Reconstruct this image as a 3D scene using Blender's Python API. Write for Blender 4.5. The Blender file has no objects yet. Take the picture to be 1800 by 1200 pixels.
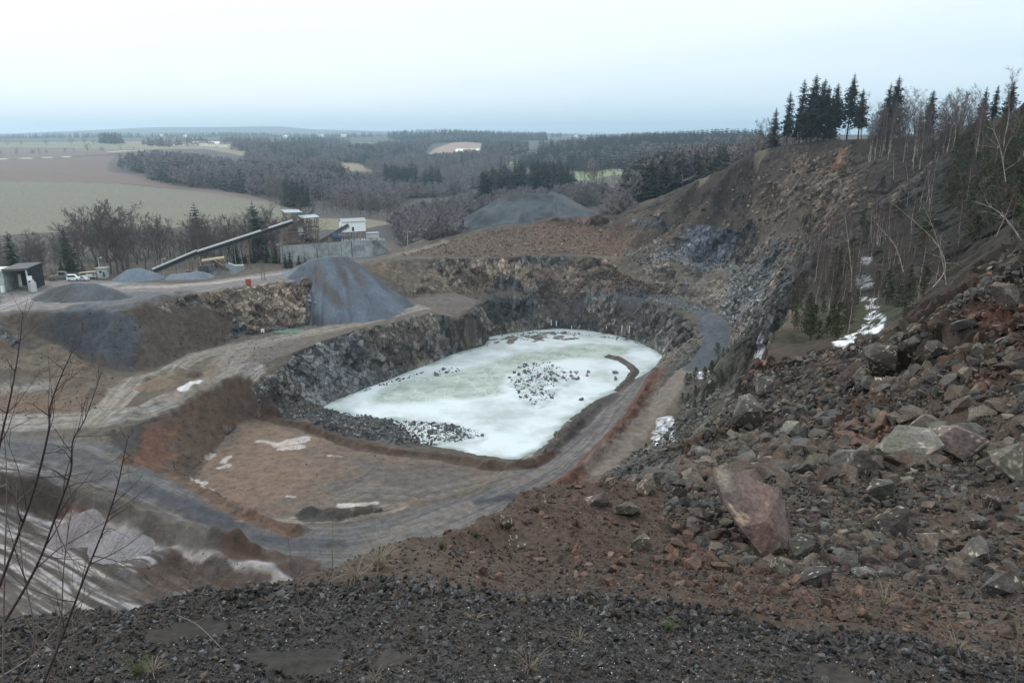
import bpy, bmesh, math, random, time
import numpy as np
from mathutils import Vector, Matrix
from mathutils.geometry import delaunay_2d_cdt
T0 = time.time()
rnd = random.Random(7)
nr = np.random.default_rng(11)
sc = bpy.context.scene
col = sc.collection

# ------------------------------------------------------------ camera
F = 1300.0                      # focal length in pixels of the 1800 px wide photo
PITCH = math.radians(15.6)
SP, CP = math.sin(PITCH), math.cos(PITCH)
cam_d = bpy.data.cameras.new("camera")
cam = bpy.data.objects.new("camera", cam_d); col.objects.link(cam)
cam_d.sensor_width = 36.0; cam_d.lens = 36.0 * F / 1800.0
cam_d.clip_start = 0.05; cam_d.clip_end = 60000
cam.location = (0, 0, 0); cam.rotation_euler = (math.pi/2 - PITCH, 0, 0)
sc.camera = cam
# ------------------------------------------------------------ world, sun, exposure
SUN_EL, SUN_AZ = math.radians(38), math.radians(-55)      # azimuth measured from +Y towards +X
w = bpy.data.worlds.new("World"); sc.world = w; w.use_nodes = True
nt = w.node_tree; nt.nodes.clear()
def N(nt, t, **k):
    n = nt.nodes.new(t)
    for a, b in k.items(): setattr(n, a, b)
    return n
def sky_world():
    L = nt.links
    out = N(nt, 'ShaderNodeOutputWorld'); bg = N(nt, 'ShaderNodeBackground')
    sky = N(nt, 'ShaderNodeTexSky', sky_type='NISHITA', sun_disc=False)
    sky.sun_elevation = SUN_EL; sky.sun_rotation = SUN_AZ; sky.air_density = 1.6; sky.dust_density = 2.0
    tc = N(nt, 'ShaderNodeTexCoord'); sep = N(nt, 'ShaderNodeSeparateXYZ'); L.new(tc.outputs['Generated'], sep.inputs[0])
    # overcast deck: stratus bands, whiter towards the sun side and overhead, pale blue gap low down
    el = N(nt, 'ShaderNodeMapRange'); L.new(sep.outputs['Z'], el.inputs[0]); el.inputs[1].default_value = -0.02; el.inputs[2].default_value = 0.30
    mp = N(nt, 'ShaderNodeMapping'); L.new(tc.outputs['Generated'], mp.inputs[0]); mp.inputs['Scale'].default_value = (1.2, 1.2, 9.0)
    no = N(nt, 'ShaderNodeTexNoise'); L.new(mp.outputs[0], no.inputs['Vector']); no.inputs['Scale'].default_value = 1.6; no.inputs['Detail'].default_value = 6; no.inputs['Roughness'].default_value = .45
    m1 = N(nt, 'ShaderNodeMath', operation='MULTIPLY_ADD'); L.new(no.outputs['Fac'], m1.inputs[0]); m1.inputs[1].default_value = 0.55; m1.inputs[2].default_value = -0.27
    m2 = N(nt, 'ShaderNodeMath', operation='ADD'); L.new(m1.outputs[0], m2.inputs[0]); L.new(el.outputs[0], m2.inputs[1])
    m3 = N(nt, 'ShaderNodeMath', operation='MULTIPLY_ADD'); L.new(sep.outputs['X'], m3.inputs[0]); m3.inputs[1].default_value = -0.42; L.new(m2.outputs[0], m3.inputs[2])
    cr = N(nt, 'ShaderNodeValToRGB'); L.new(m3.outputs[0], cr.inputs[0])
    e = cr.color_ramp.elements
    e[0].position = 0.0; e[0].color = (0.74, 0.91, 1.03, 1)
    e[1].position = 1.0; e[1].color = (1.0, 1.08, 1.09, 1)
    a = e.new(0.16); a.color = (0.84, 0.98, 1.08, 1)
    a = e.new(0.36); a.color = (.97, 1.06, 1.11, 1)
    a = e.new(0.70); a.color = (1.04, 1.09, 1.10, 1)
    sk = N(nt, 'ShaderNodeVectorMath', operation='SCALE'); L.new(sky.outputs[0], sk.inputs[0]); sk.inputs['Scale'].default_value = 0.09
    mx = N(nt, 'ShaderNodeMixRGB'); mx.inputs[0].default_value = 0.9; L.new(sk.outputs[0], mx.inputs[1]); L.new(cr.outputs[0], mx.inputs[2])
    # an overcast sky is brighter overhead than at the horizon
    zr = N(nt, 'ShaderNodeMapRange'); L.new(sep.outputs['Z'], zr.inputs[0]); zr.inputs[1].default_value = .16; zr.inputs[2].default_value = .8; zr.inputs[3].default_value = 1.0; zr.inputs[4].default_value = 1.55
    L.new(mx.outputs[0], bg.inputs[0]); L.new(zr.outputs[0], bg.inputs[1])
    L.new(bg.outputs[0], out.inputs[0])
sky_world()
sl = bpy.data.lights.new("sun", 'SUN'); sl.energy = 1.0; sl.angle = math.radians(25); sl.color = (1.0, 0.96, 0.9)
so = bpy.data.objects.new("sun", sl); col.objects.link(so)
sd = Vector((math.sin(SUN_AZ)*math.cos(SUN_EL), math.cos(SUN_AZ)*math.cos(SUN_EL), math.sin(SUN_EL)))
so.rotation_euler = sd.to_track_quat('Z', 'Y').to_euler(); so.location = (-60, 0, 60)
sc.view_settings.view_transform = 'Standard'; sc.view_settings.look = 'None'
sc.view_settings.gamma = 1; sc.view_settings.use_curve_mapping = False
sc.view_settings.exposure = 0.1
sc.cycles.max_bounces = 4; sc.cycles.diffuse_bounces = 2; sc.cycles.glossy_bounces = 1
sc.cycles.transmission_bounces = 1; sc.cycles.volume_bounces = 3; sc.cycles.transparent_max_bounces = 4

# ------------------------------------------------------------ photo pixel -> world
def ray(px, py):
    u = (px-900)/F; v = (600-py)/F
    return u, CP+v*SP, -SP+v*CP
def Zp(px, py, z):
    x, y, zz = ray(px, py); s = z/zz; return (x*s, y*s, z)
def Dp(px, py, Y):
    x, y, zz = ray(px, py); s = Y/y; return (x*s, Y, zz*s)
def Wp(px, Y, z): return ((px-900)/F*Y*1.02, Y, z)

# ------------------------------------------------------------ numpy noise
def _h(ix, iy, iz, seed):
    h = (ix.astype(np.uint32)*np.uint32(374761393) + iy.astype(np.uint32)*np.uint32(668265263)
         + iz.astype(np.uint32)*np.uint32(2147483647 & 0x5bd1e995) + np.uint32(seed*7919+13))
    h ^= h >> np.uint32(13); h *= np.uint32(1274126177); h ^= h >> np.uint32(16); h *= np.uint32(2246822519); h ^= h >> np.uint32(13)
    return (h & np.uint32(0xffffff)).astype(np.float32)/np.float32(0xffffff)
def vnoise(x, y, z, seed=0):
    x = np.asarray(x, np.float32); y = np.asarray(y, np.float32); z = np.zeros_like(x) if z is None else np.asarray(z, np.float32)
    ix = np.floor(x).astype(np.int64); iy = np.floor(y).astype(np.int64); iz = np.floor(z).astype(np.int64)
    fx = x-ix; fy = y-iy; fz = z-iz
    fx = fx*fx*(3-2*fx); fy = fy*fy*(3-2*fy); fz = fz*fz*(3-2*fz)
    r = 0
    for dx in (0, 1):
        for dy in (0, 1):
            for dz in (0, 1):
                r = r + _h(ix+dx, iy+dy, iz+dz, seed)*(fx if dx else 1-fx)*(fy if dy else 1-fy)*(fz if dz else 1-fz)
    return r*2-1
def vnoise2(x, y, seed=0):
    x = np.asarray(x, np.float32); y = np.asarray(y, np.float32)
    ix = np.floor(x).astype(np.int64); iy = np.floor(y).astype(np.int64); iz = np.zeros_like(ix)
    fx = x-ix; fy = y-iy; fx = fx*fx*(3-2*fx); fy = fy*fy*(3-2*fy)
    return (_h(ix, iy, iz, seed)*(1-fx)*(1-fy)+_h(ix+1, iy, iz, seed)*fx*(1-fy)+_h(ix, iy+1, iz, seed)*(1-fx)*fy+_h(ix+1, iy+1, iz, seed)*fx*fy)*2-1
def fbm2(x, y, sc_, oc=4, seed=0, gain=.5):
    r = 0; a = 1; t = 0
    for k in range(oc):
        r = r + a*vnoise2(np.asarray(x)/sc_+k*17.3, np.asarray(y)/sc_-k*9.1, seed+k); t += a; a *= gain; sc_ *= .5
    return r/t*1.3
def fbm3(x, y, z, sc_, oc=3, seed=0):
    r = 0; a = 1; t = 0
    for k in range(oc):
        r = r + a*vnoise(x/sc_, y/sc_, z/sc_, seed+k); t += a; a *= .5; sc_ *= .5
    return r/t*1.3
def cells(x, y, z, seed=0):
    """random value of the nearest cell, and distance to it"""
    ix = np.floor(x).astype(np.int64); iy = np.floor(y).astype(np.int64); iz = np.floor(z).astype(np.int64)
    best = np.full(x.shape, 9., np.float32); val = np.zeros(x.shape, np.float32)
    for dx in (-1, 0, 1):
        for dy in (-1, 0, 1):
            for dz in (-1, 0, 1):
                a, b, c = ix+dx, iy+dy, iz+dz
                h1 = _h(a, b, c, seed+1); h2 = _h(a, b, c, seed+2); h3 = _h(a, b, c, seed+3)
                d = (a+h1-x)**2+(b+h2-y)**2+(c+h3-z)**2
                m = d < best
                best = np.where(m, d, best); val = np.where(m, h1*.5+h3*.5, val)
    return val, np.sqrt(best)

# ------------------------------------------------------------ control lines of the terrain
PTS = []; EDG = []
def line(pts, closed=False):
    i0 = len(PTS)
    for p in pts: PTS.append(p)
    for k in range(len(pts)-1): EDG.append((i0+k, i0+k+1))
    if closed: EDG.append((i0+len(pts)-1, i0))
def dots(pts):
    for p in pts: PTS.append(p)
def LZ(s, z=None):
    return [Zp(a[0], a[1], a[2] if len(a) > 2 else z) for a in s]
def LD(s): return [Dp(*a) for a in s]

LAKE_Z = -90.0
SHORE_PX = [(568,715),(600,700),(640,683),(680,668),(720,652),(760,638),(800,620),(852,607),(858,592),(900,585),(940,580),(985,577),
 (1030,580),(1080,588),(1120,600),(1155,616),(1166,628),(1152,645),(1135,656),(1112,668),(1085,686),(1050,703),(1022,720),(1003,735),
 (985,752),(972,768),(950,784),(935,797),(915,807),(880,807),(845,800),(800,790),(757,784),(790,776),(812,762),(800,748),(740,741),(680,737),(620,726)]
SHORE = LZ(SHORE_PX, LAKE_Z)
line(SHORE, True)
cx = sum(p[0] for p in SHORE)/len(SHORE); cy = sum(p[1] for p in SHORE)/len(SHORE)
line([(p[0]+(cx-p[0])*.07, p[1]+(cy-p[1])*.07, -92.0) for p in SHORE[:32]])
dots([(cx, cy, -93)])
# cliff 1 above the lake: top edge (mid bench)
line(LZ([(478,668,-76),(520,618,-72.5),(570,598,-72),(620,583,-71.8),(690,566,-71.5),(760,551,-71.5),(835,541,-71.5),(850,530,-71.5),(900,522,-71.5),(980,517,-71.5),
 (1060,520,-72),(1130,529,-72.3),(1180,543,-73),(1212,568,-76),(1225,590,-79),(1212,606,-84)]))
# foot left of the lake: rock spur down to the pan
line(LZ([(430,640,-73),(470,690,-79),(500,715,-86),(512,738,-88)]))
# far back wall base: mid bench / cliff 2
line(LZ([(300,632,-73.5),(370,608,-73),(430,590,-72.2),(520,577,-71.8),(600,556,-71.2),(720,523,-71),(800,513,-71),(880,509,-71),(960,506,-71),(1050,508,-71),(1150,516,-71.5),(1215,528,-72),(1262,546,-72.8)]))
# yard edge and cliff 2 top
line(LZ([(-160,560,-55),(0,553,-57),(60,548,-57),(120,548,-56.5),(200,548,-56.5),(262,536,-56.5),(330,520,-56.5),(420,507,-56.5),(530,495,-57),(600,478,-57),(645,462,-57),(700,458,-57),(760,454,-57),
 (860,455,-57),(960,450,-57),(1060,452,-57),(1110,450,-57.3),(1180,457,-57.5),(1250,460,-57.5),(1290,470,-58)]))
# crest of the rubble slope (skyline) and ledge
line(LD([(655,452,356),(700,440,368),(740,430,375),(800,413,385),(860,399,392),(960,387,400),(1040,381,402),(1088,380,392),(1150,387,378),(1200,389,368),(1260,395,352),(1300,401,340),(1360,406,325),(1420,412,296),(1440,416,250)]))
# foot of cliff 3 behind the small bench
line(LZ([(1095,440,-57),(1180,443,-57),(1240,447,-57),(1296,458,-57.5)]))
# chute / right corner
line(LZ([(1300,470,-58),(1290,520,-66),(1282,552,-72.5)]))
# top edge of the upper cliff = skyline
RIM = [(1088,376,406),(1150,351,400),(1230,315,388),(1290,287,374),(1340,264,363),(1400,252,350),(1440,247,342),(1500,245,326),(1560,244,312),(1620,247,285),(1680,242,250),(1740,218,220),(1800,188,200),(1900,130,180),(2100,60,170)]
line(LD(RIM))
def rimY(px): return float(np.interp(px, [r[0] for r in RIM], [r[2] for r in RIM]))
# mid height rib in the upper face
dots(LD([(1420,300,326),(1330,340,348),(1250,350,370),(1500,320,285),(1570,350,250),(1640,300,255),(1500,370,255),(1420,360,300),(1650,400,170),(1750,340,150),(1800,260,165),(1700,300,205)]))
# edge of pine bench / ridge silhouette, then near ledge edge
line(LD([(1440,420,245),(1445,438,190),(1435,472,150),(1415,512,120),(1375,567,90),(1345,612,68),(1330,650,58),(1290,692,51),(1250,732,44),(1215,763,36),(1192,795,28),(1185,825,21),(1188,852,15.5),(1165,862,13),
 (1130,848,12.5),(1060,842,12.2),(980,846,12),(918,856,11.5),(900,880,10.7),(850,905,9.8),(800,930,9),(700,952,8.1),(600,985,7.3),(520,1010,6.8),(420,1032,6.4),(330,1052,6.1),(230,1074,5.9),(120,1086,5.7),(0,1092,5.6),(-150,1100,5.5),(-500,1110,5.4)]))
# hidden slope below the ledge
line([Wp(-600,12,-10),Wp(-200,12,-11),Wp(200,12,-11.5),Wp(500,13,-12),Wp(700,16,-14),Wp(850,19,-15.5),Wp(1000,21,-17),Wp(1100,24,-19),Wp(1150,32,-24),Wp(1190,48,-33),Wp(1240,62,-40),Wp(1290,80,-47),Wp(1320,110,-54),Wp(1345,150,-58),Wp(1370,190,-58)])
line([Wp(-700,85,-84),Wp(-200,100,-86),Wp(200,104,-87),Wp(500,108,-87),Wp(750,112,-87),Wp(950,125,-87),Wp(1050,140,-87)])
# foot of the right hand slopes along the ramp
line(LZ([(1050,836,-86),(1105,806,-85.5),(1160,765,-84.5),(1200,718,-82.5),(1245,665,-79.5),(1270,632,-77.5),(1287,600,-75.5),(1285,565,-73.5)]))
# road A / lower road (far edge then near edge)
line(LZ([(-150,770,-75.5),(0,762,-75.5),(120,765,-76),(185,785,-77),(230,815,-78.5),(320,850,-81.5),(400,888,-83.5),(470,915,-85),(540,930,-85.5),(620,925,-85.8),(700,905,-86),(780,885,-86),(850,862,-86),(905,838,-86),
 (960,815,-86),(1010,782,-86),(1045,745,-86.2),(1072,712,-86.8),(1100,688,-87.6),(1128,665,-88.6)]))
line(LZ([(-150,870,-79),(0,850,-79),(100,862,-79.5),(200,885,-80.8),(300,925,-83),(400,965,-84.6),(500,992,-85.6),(640,990,-86.3),(760,960,-86.5),(860,920,-86.5),(950,880,-86.3),(1040,835,-86.3)]))
# lowest yard bottom left
dots(LZ([(-100,930,-84),(60,930,-85),(200,985,-86),(330,1030,-87),(450,1020,-87),(560,1010,-87),(100,1050,-86.5)]))
line(LZ([(-100,895,-83.5),(60,898,-84),(200,925,-85),(330,975,-86.3),(450,1002,-86.8)]))
# berm between road A and the ramp, ramp surface
line(LZ([(1160,650,-86.5),(1145,690,-85),(1115,730,-84),(1075,775,-84.3),(1030,812,-85)]))
line(LZ([(1205,648,-81.5),(1175,690,-84.2),(1140,735,-85),(1095,785,-85.6),(1045,825,-86)]))
dots(LZ([(1250,575,-74),(1262,600,-76),(1240,625,-78),(1225,640,-80)]))
# pan
line(LZ([(425,738,-87),(392,768,-87.3),(370,800,-87.5),(345,832,-87.5),(335,848,-87.3),(400,880,-87.3),(445,904,-87),(520,912,-87),(600,905,-87),(690,892,-87),(780,872,-87),(850,850,-87),(880,832,-87)]))
line(LZ([(440,735,-87),(530,752,-87.2),(620,785,-87.4),(700,800,-87.5),(780,806,-87.5),(840,818,-87.2)]))
line(LZ([(470,728,-85.8),(530,743,-85.8),(620,775,-86),(700,789,-86.2),(757,794,-86.6),(800,800,-86.8),(850,811,-86.6),(890,817,-86.4),(935,812,-86),(965,795,-86),(995,770,-86)]))
# slope between mid road and pan (top edge)
line(LZ([(425,652,-74),(380,672,-74.5),(322,705,-75),(262,735,-75.6),(215,752,-76),(192,770,-76.8)]))
# road B
dots(LZ([(0,735,-75),(100,740,-75.3),(200,728,-75),(250,700,-74.5),(330,665,-74),(400,635,-73.5),(0,700,-73.5),(100,690,-73),(150,640,-71),(60,640,-69),(0,640,-68),(-120,640,-68),(-150,740,-75)]))
# dump slope foot, left
line(LZ([(-160,580,-59),(0,575,-60),(60,590,-64),(130,618,-69),(190,648,-73),(225,660,-74),(280,645,-73.7)]))
# yard, then valley behind
dots(LZ([(0,520,-57),(200,500,-57),(400,480,-57),(550,468,-57),(660,450,-57)]))
line([Wp(-300,345,-57),Wp(0,345,-57),Wp(200,350,-57),Wp(400,352,-57),Wp(550,372,-57),Wp(700,378,-56.5)])
line([Wp(-300,372,-61),Wp(0,372,-61),Wp(200,378,-61.5),Wp(400,385,-61),Wp(550,400,-62),Wp(700,412,-66),Wp(850,440,-66),Wp(1000,460,-62),Wp(1100,450,-46)])
# behind the upper cliff
line([Wp(1120,450,-38),Wp(1200,440,-31),Wp(1290,410,-22),Wp(1340,385,-10),Wp(1440,360,-3),Wp(1560,345,-1),Wp(1700,300,3),Wp(1850,260,12),Wp(2100,240,20)])
line([Wp(1100,600,-46),Wp(1200,600,-32),Wp(1320,600,-22),Wp(1500,600,-16),Wp(1750,600,-10),Wp(2100,600,10)])
# pine bench
line(LD([(1455,425,215),(1510,442,170),(1560,468,140),(1640,490,110),(1720,470,84),(1800,430,62),(1950,380,52)]))
dots(LD([(1400,603,75),(1480,590,82),(1540,575,88),(1500,520,118),(1450,500,132)]))
line(LD([(1340,628,63),(1400,636,60),(1480,622,57),(1560,602,52),(1612,570,45),(1650,527,40),(1700,492,36),(1800,440,30),(1950,380,27)]))
line([Wp(1590,72,-20),Wp(1640,62,-17.5),Wp(1700,52,-13.5),Wp(1800,44,-9),Wp(1950,40,-4)])
# rubble slope, foreground
dots(LD([(1200,880,12.8),(1400,850,14.5),(1550,820,16),(1700,800,16.5),(1800,760,16.5),(1950,720,16),(1300,780,24),(1450,720,30),(1600,700,28),(1750,640,25),(1800,600,23),(1950,560,21),(1400,680,42),(1520,650,40),(1250,770,30)]))
line(LD([(1000,962,9.3),(1200,985,9.0),(1350,995,8.9),(1500,1005,8.6),(1650,1015,8.3),(1800,1050,7.8),(1950,1080,7.4)]))
line(LD([(560,1025,6.5),(700,1030,6.4),(900,1045,6.2),(1200,1078,6.0),(1500,1118,5.7),(1800,1180,5.3),(1950,1200,5.2)]))
line(LD([(500,1080,5.6),(900,1100,5.3),(1200,1140,5.1),(1500,1180,4.9),(1750,1230,4.7)]))
dots(LD([(-200,1200,4.2),(300,1200,4.2),(900,1200,4.2),(1500,1220,4.4),(900,950,9.4),(800,960,8.6),(1050,900,10.9)]))
dots([(0,1.6,-2.0),(-3,0,-1.8),(3,0,-1.7),(0,-3,-1.6),(0,-12,1),(-15,-5,-3),(15,-3,2),(40,-10,8),(-50,-30,-5),(0,-80,15),(-120,-60,-10),(120,-60,25),(-300,0,-30),(300,0,35)])
# far country
dots(LZ([(0,440,-61),(250,442,-61),(500,430,-61),(-200,440,-60),(0,405,-62),(200,400,-62),(420,392,-62),(-200,405,-60),(540,385,-60),(600,400,-63),(700,396,-64),
 (0,318,-48),(-250,320,-44),(200,325,-52),(450,347,-60),(0,278,-38),(-250,276,-34),(200,272,-37),(190,300,-48),(330,290,-48),(520,310,-60),(650,350,-66),(800,345,-74),
 (650,302,-64),(760,320,-70),(900,310,-62),(1000,312,-55),(1060,300,-52),(1100,290,-45),(500,270,-42),(400,256,-28),(600,268,-46)]))
dots(LD([(700,262,2300),(760,272,2050),(800,251,2450),(850,246,2700),(900,262,2400),(1000,262,2000),(1100,247,1850),(1200,242,1800),(1320,239,1700),(1450,240,1600),(1700,236,1500),
 (0,252,2200),(-300,250,2200),(200,250,2600),(400,244,2900),(600,256,2700),(560,246,3300),(700,237,3600),(780,236,3700),(850,238,3700),(950,250,3300),(1050,247,3000),
 (-300,241,6500),(0,240,6000),(110,236,6200),(240,241,6000),(420,236,5800),(540,241,6000),(660,234,6200),(800,239,6200),(930,233,6200),(1040,239,6000),(1130,234,6000),(1200,241,5000),(1500,240,5000),(1800,240,5000),
 (-400,234,8200),(0,235,8000),(150,229,8600),(230,224,9000),(310,219,9200),(400,223,9200),(490,220,9200),(560,227,9000),(640,231,8600),(760,236,8300),(900,234,8600),(1050,237,8300),(1300,237,8300),(1600,236,8200),(2000,236,8000)]))
RING = [(11500*math.sin(math.radians(a)), 11500*math.cos(math.radians(a)), 0.0) for a in range(0, 360, 15)]
line(RING, True)
dots([(2500*math.sin(math.radians(a)), 2500*math.cos(math.radians(a)), 20.0 if a < 180 else -20.0) for a in range(60, 301, 20)])

def build_tin():
    vs = [Vector((p[0], p[1])) for p in PTS]
    ov, oe, of, vo, eo, fo = delaunay_2d_cdt(vs, EDG, [], 0, 1e-4)
    Zs = np.zeros(len(ov)); bad = []
    for i, src in enumerate(vo):
        if src: Zs[i] = PTS[src[0]][2]
        else: bad.append(i)
    for i in bad:       # crossing of two control lines: take mean of neighbours
        nb = [a if b == i else b for a, b in oe if i in (a, b)]
        nb = [q for q in nb if q not in bad] or nb
        Zs[i] = np.mean([Zs[q] for q in nb])
    print("TIN", len(ov), "tris", len(of), "crossings", [(round(ov[i].x), round(ov[i].y)) for i in bad][:20])
    P = np.array([(v.x, v.y) for v in ov]); T = np.array([f for f in of if len(f) == 3])
    return P, Zs, T
TP, TZ, TT = build_tin()

# polar grid around the standpoint (finer where the quarry is)
def radii():
    r = [0.6]
    while r[-1] < 11000:
        q = r[-1]
        f = .03 if q < 4 else .0075 if q < 16 else .009 if q < 60 else .006 if q < 125 else .0022 if q < 160 else .0016 if q < 425 else .006 if q < 800 else .012 if q < 3000 else .025
        r.append(q*(1+f))
    return np.array(r)
R = radii()
AZ = np.radians(np.concatenate([np.arange(-179.9, -42, 2.5), np.arange(-41, 41.01, .078), np.arange(43.5, 179.5, 2.5), [179.9]]))
NA, NR = len(AZ), len(R)
GX = (R[:, None]*np.sin(AZ)[None, :]); GY = (R[:, None]*np.cos(AZ)[None, :])
def eval_tin():
    H = np.full((NR, NA), np.nan)
    for t in TT:
        a, b, c = TP[t]; z = TZ[t]
        det = (b[0]-a[0])*(c[1]-a[1])-(c[0]-a[0])*(b[1]-a[1])
        if abs(det) < 1e-9: continue
        rv = [np.hypot(*q) for q in (a, b, c)]
        rmax = max(rv); rmin = min(rv)
        for p, q in ((a, b), (b, c), (c, a)):
            d = q-p; s = np.clip(-(p@d)/(d@d), 0, 1); rmin = min(rmin, np.hypot(*(p+s*d)))
        w1 = (b[0]*c[1]-c[0]*b[1])/det; w2 = (c[0]*a[1]-a[0]*c[1])/det; w3 = 1-w1-w2
        az = sorted(math.atan2(q[0], q[1]) for q in (a, b, c))
        if min(w1, w2, w3) >= -1e-6 or az[2]-az[0] > math.pi: j0, j1 = 0, NA; rmin = 0 if min(w1, w2, w3) >= -1e-6 else rmin
        else: j0 = np.searchsorted(AZ, az[0]-1e-6); j1 = np.searchsorted(AZ, az[2]+1e-6)
        i0 = np.searchsorted(R, rmin*.999); i1 = np.searchsorted(R, rmax*1.001)
        if i0 >= i1 or j0 >= j1: continue
        x = GX[i0:i1, j0:j1]; y = GY[i0:i1, j0:j1]
        l1 = ((x-a[0])*(c[1]-a[1])-(c[0]-a[0])*(y-a[1]))/det
        l2 = ((b[0]-a[0])*(y-a[1])-(x-a[0])*(b[1]-a[1]))/det
        m = (l1 >= -1e-6) & (l2 >= -1e-6) & (l1+l2 <= 1+1e-6)
        hh = z[0]+l1*(z[1]-z[0])+l2*(z[2]-z[0])
        H[i0:i1, j0:j1][m] = hh[m]
    H[np.isnan(H)] = 0
    return H
H = eval_tin()
def blur(A, n=1):
    for _ in range(n):
        B = A.copy()
        B[1:-1] = .25*A[:-2]+.5*A[1:-1]+.25*A[2:]
        A = B.copy(); A[:, 1:-1] = .25*B[:, :-2]+.5*B[:, 1:-1]+.25*B[:, 2:]
    return A
H = blur(H, 3)
def wgt(r, edges):                     # smooth 0..1 ramp
    return np.clip((r-edges[0])/(edges[1]-edges[0]), 0, 1)
RR = np.broadcast_to(R[:, None], H.shape)
_la = np.log(R)
def gz(x, y, A=None):
    """ground height (or another grid array) at plan points"""
    A = H if A is None else A
    x = np.atleast_1d(np.asarray(x, float)); y = np.atleast_1d(np.asarray(y, float))
    r = np.clip(np.hypot(x, y), R[0], R[-1]*.9999); a = np.clip(np.arctan2(x, y), AZ[0], AZ[-1]-1e-6)
    i = np.clip(np.searchsorted(R, r)-1, 0, NR-2); j = np.clip(np.searchsorted(AZ, a)-1, 0, NA-2)
    f = (r-R[i])/(R[i+1]-R[i]); g = (a-AZ[j])/(AZ[j+1]-AZ[j])
    return (A[i, j]*(1-f)*(1-g)+A[i+1, j]*f*(1-g)+A[i, j+1]*(1-f)*g+A[i+1, j+1]*f*g)
def hit(px, py, A=None, rmin=2):
    """first point of the terrain under a photo pixel"""
    A = H if A is None else A
    x, y, z = ray(px, py); a = math.atan2(x, y); n = math.hypot(x, y)
    j = min(max(int(np.searchsorted(AZ, a))-1, 0), NA-2); g = (a-AZ[j])/(AZ[j+1]-AZ[j])
    h = A[:, j]*(1-g)+A[:, j+1]*g; d = h-R*z/n
    k = np.where((d > 0) & (R > rmin))[0]
    if len(k) == 0: k = NR-1; r = R[-1]
    else:
        k = k[0]; f = d[k-1]/(d[k-1]-d[k]) if k else 0; r = R[k-1]+f*(R[k]-R[k-1])
    r = float(r)
    return (r*math.sin(a), r*math.cos(a), float(r*z/n))

def seg_dist(x, y, pts, closed):
    """distance, signed side offset, along coordinate"""
    n = len(pts); best = np.full(x.shape, 1e18); side = np.zeros(x.shape); al = np.zeros(x.shape); s0 = 0
    for k in range(n if closed else n-1):
        p = pts[k]; q = pts[(k+1) % n]; dx = q[0]-p[0]; dy = q[1]-p[1]; L = math.hypot(dx, dy)+1e-9
        t = np.clip(((x-p[0])*dx+(y-p[1])*dy)/(L*L), 0, 1)
        ex = x-p[0]-t*dx; ey = y-p[1]-t*dy; d = ex*ex+ey*ey; m = d < best
        best = np.where(m, d, best); side = np.where(m, (dx*(y-p[1])-dy*(x-p[0]))/L, side); al = np.where(m, s0+t*L, al); s0 += L
    return np.sqrt(best), side, al
def inside(x, y, pts):
    c = np.zeros(x.shape, bool); n = len(pts)
    for k in range(n):
        x1, y1 = pts[k][:2]; x2, y2 = pts[(k+1) % n][:2]
        if y1 == y2: continue
        c ^= ((y1 > y) != (y2 > y)) & (x < (x2-x1)*(y-y1)/(y2-y1)+x1)
    return c
def region(pts, pad):
    """index block of the grid near a plan polygon"""
    P = np.array([p[:2] for p in pts]); r = np.hypot(P[:, 0], P[:, 1]); a = np.arctan2(P[:, 0], P[:, 1])
    i0 = np.searchsorted(R, max(.6, r.min()-pad)); i1 = np.searchsorted(R, r.max()+pad)
    da = pad/max(r.min()-pad*.5, 1)
    j0 = np.searchsorted(AZ, a.min()-da); j1 = np.searchsorted(AZ, a.max()+da)
    return slice(max(i0-1, 0), min(i1+1, NR)), slice(max(j0-1, 0), min(j1+1, NA))
def plan(px, rmin=45): return [hit(p[0], p[1], None, rmin)[:2] for p in px]
def ridge(pxs, width, height, seed=1, pts=None):
    """raise a bank or heap line on the heightfield"""
    pts = pts or plan(pxs); si, sj = region(pts, width*2)
    x, y = GX[si, sj], GY[si, sj]; d, s, al = seg_dist(x, y, pts, False)
    k = np.clip(1-d/width, 0, 1); k = k*k*(3-2*k)
    H[si, sj] += height*k*(1+.5*vnoise2(al/width, s*0+seed, seed))
# ------------------------------------------------------------ earthworks drawn as banks on the heightfield
ridge([(1070,633),(1092,637),(1108,645),(1116,655),(1106,668),(1088,684)], 3.2, 1.9, 2)
ridge([(1150,652),(1130,690),(1108,728),(1070,770),(1030,815),(985,850)], 2.6, 1.3, 3)
ridge([(320,842),(400,886),(470,917),(530,932)], 2.4, 1.4, 4)
ridge([(520,905),(560,900),(600,908),(655,898)], 3.0, 1.5, 5)
ridge([(0,842),(90,850),(150,868),(280,915),(420,965)], 4.0, 1.6, 6)
ridge([(395,770),(418,766)], 2.0, .9, 7)
ridge([(225,735),(290,700),(330,690),(362,668)], 3.5, 1.4, 8)
ridge([(190,765),(205,790),(222,808)], 3.0, 1.2, 9)
ridge([(360,955),(420,962),(450,985)], 3.0, 1.8, 10)
ridge([(420,958),(500,985),(545,1000)], 2.6, 1.2, 11)
ridge([(130,918),(170,905),(215,925),(250,935)], 4.0, 2.2, 12)
ridge([(250,1000),(330,975),(420,1005),(470,1015)], 6.0, 2.6, 13)
ridge([(0,652),(60,660),(110,650),(170,690)], 6, 2.2, 14)
ridge([(0,590),(60,600),(110,625),(160,660)], 5, 2.0, 15)
ridge([(260,668),(300,650),(345,660)], 2.6, 1.2, 16)
ridge([(690,445),(740,428),(800,412),(860,398),(960,388),(1050,384)], 5, 1.2, 17)
ridge([(850,818),(905,822),(940,815),(975,795)], 2.2, 1.3, 18)
ridge([(1015,745),(1000,765),(965,790)], 3.0, 1.3, 20)
ridge([(1050,715),(1020,738),(990,765)], 2.5, 1.1, 21)
ridge([(120,540),(180,545),(250,535),(330,515)], 4, 1.4, 22)
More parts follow.
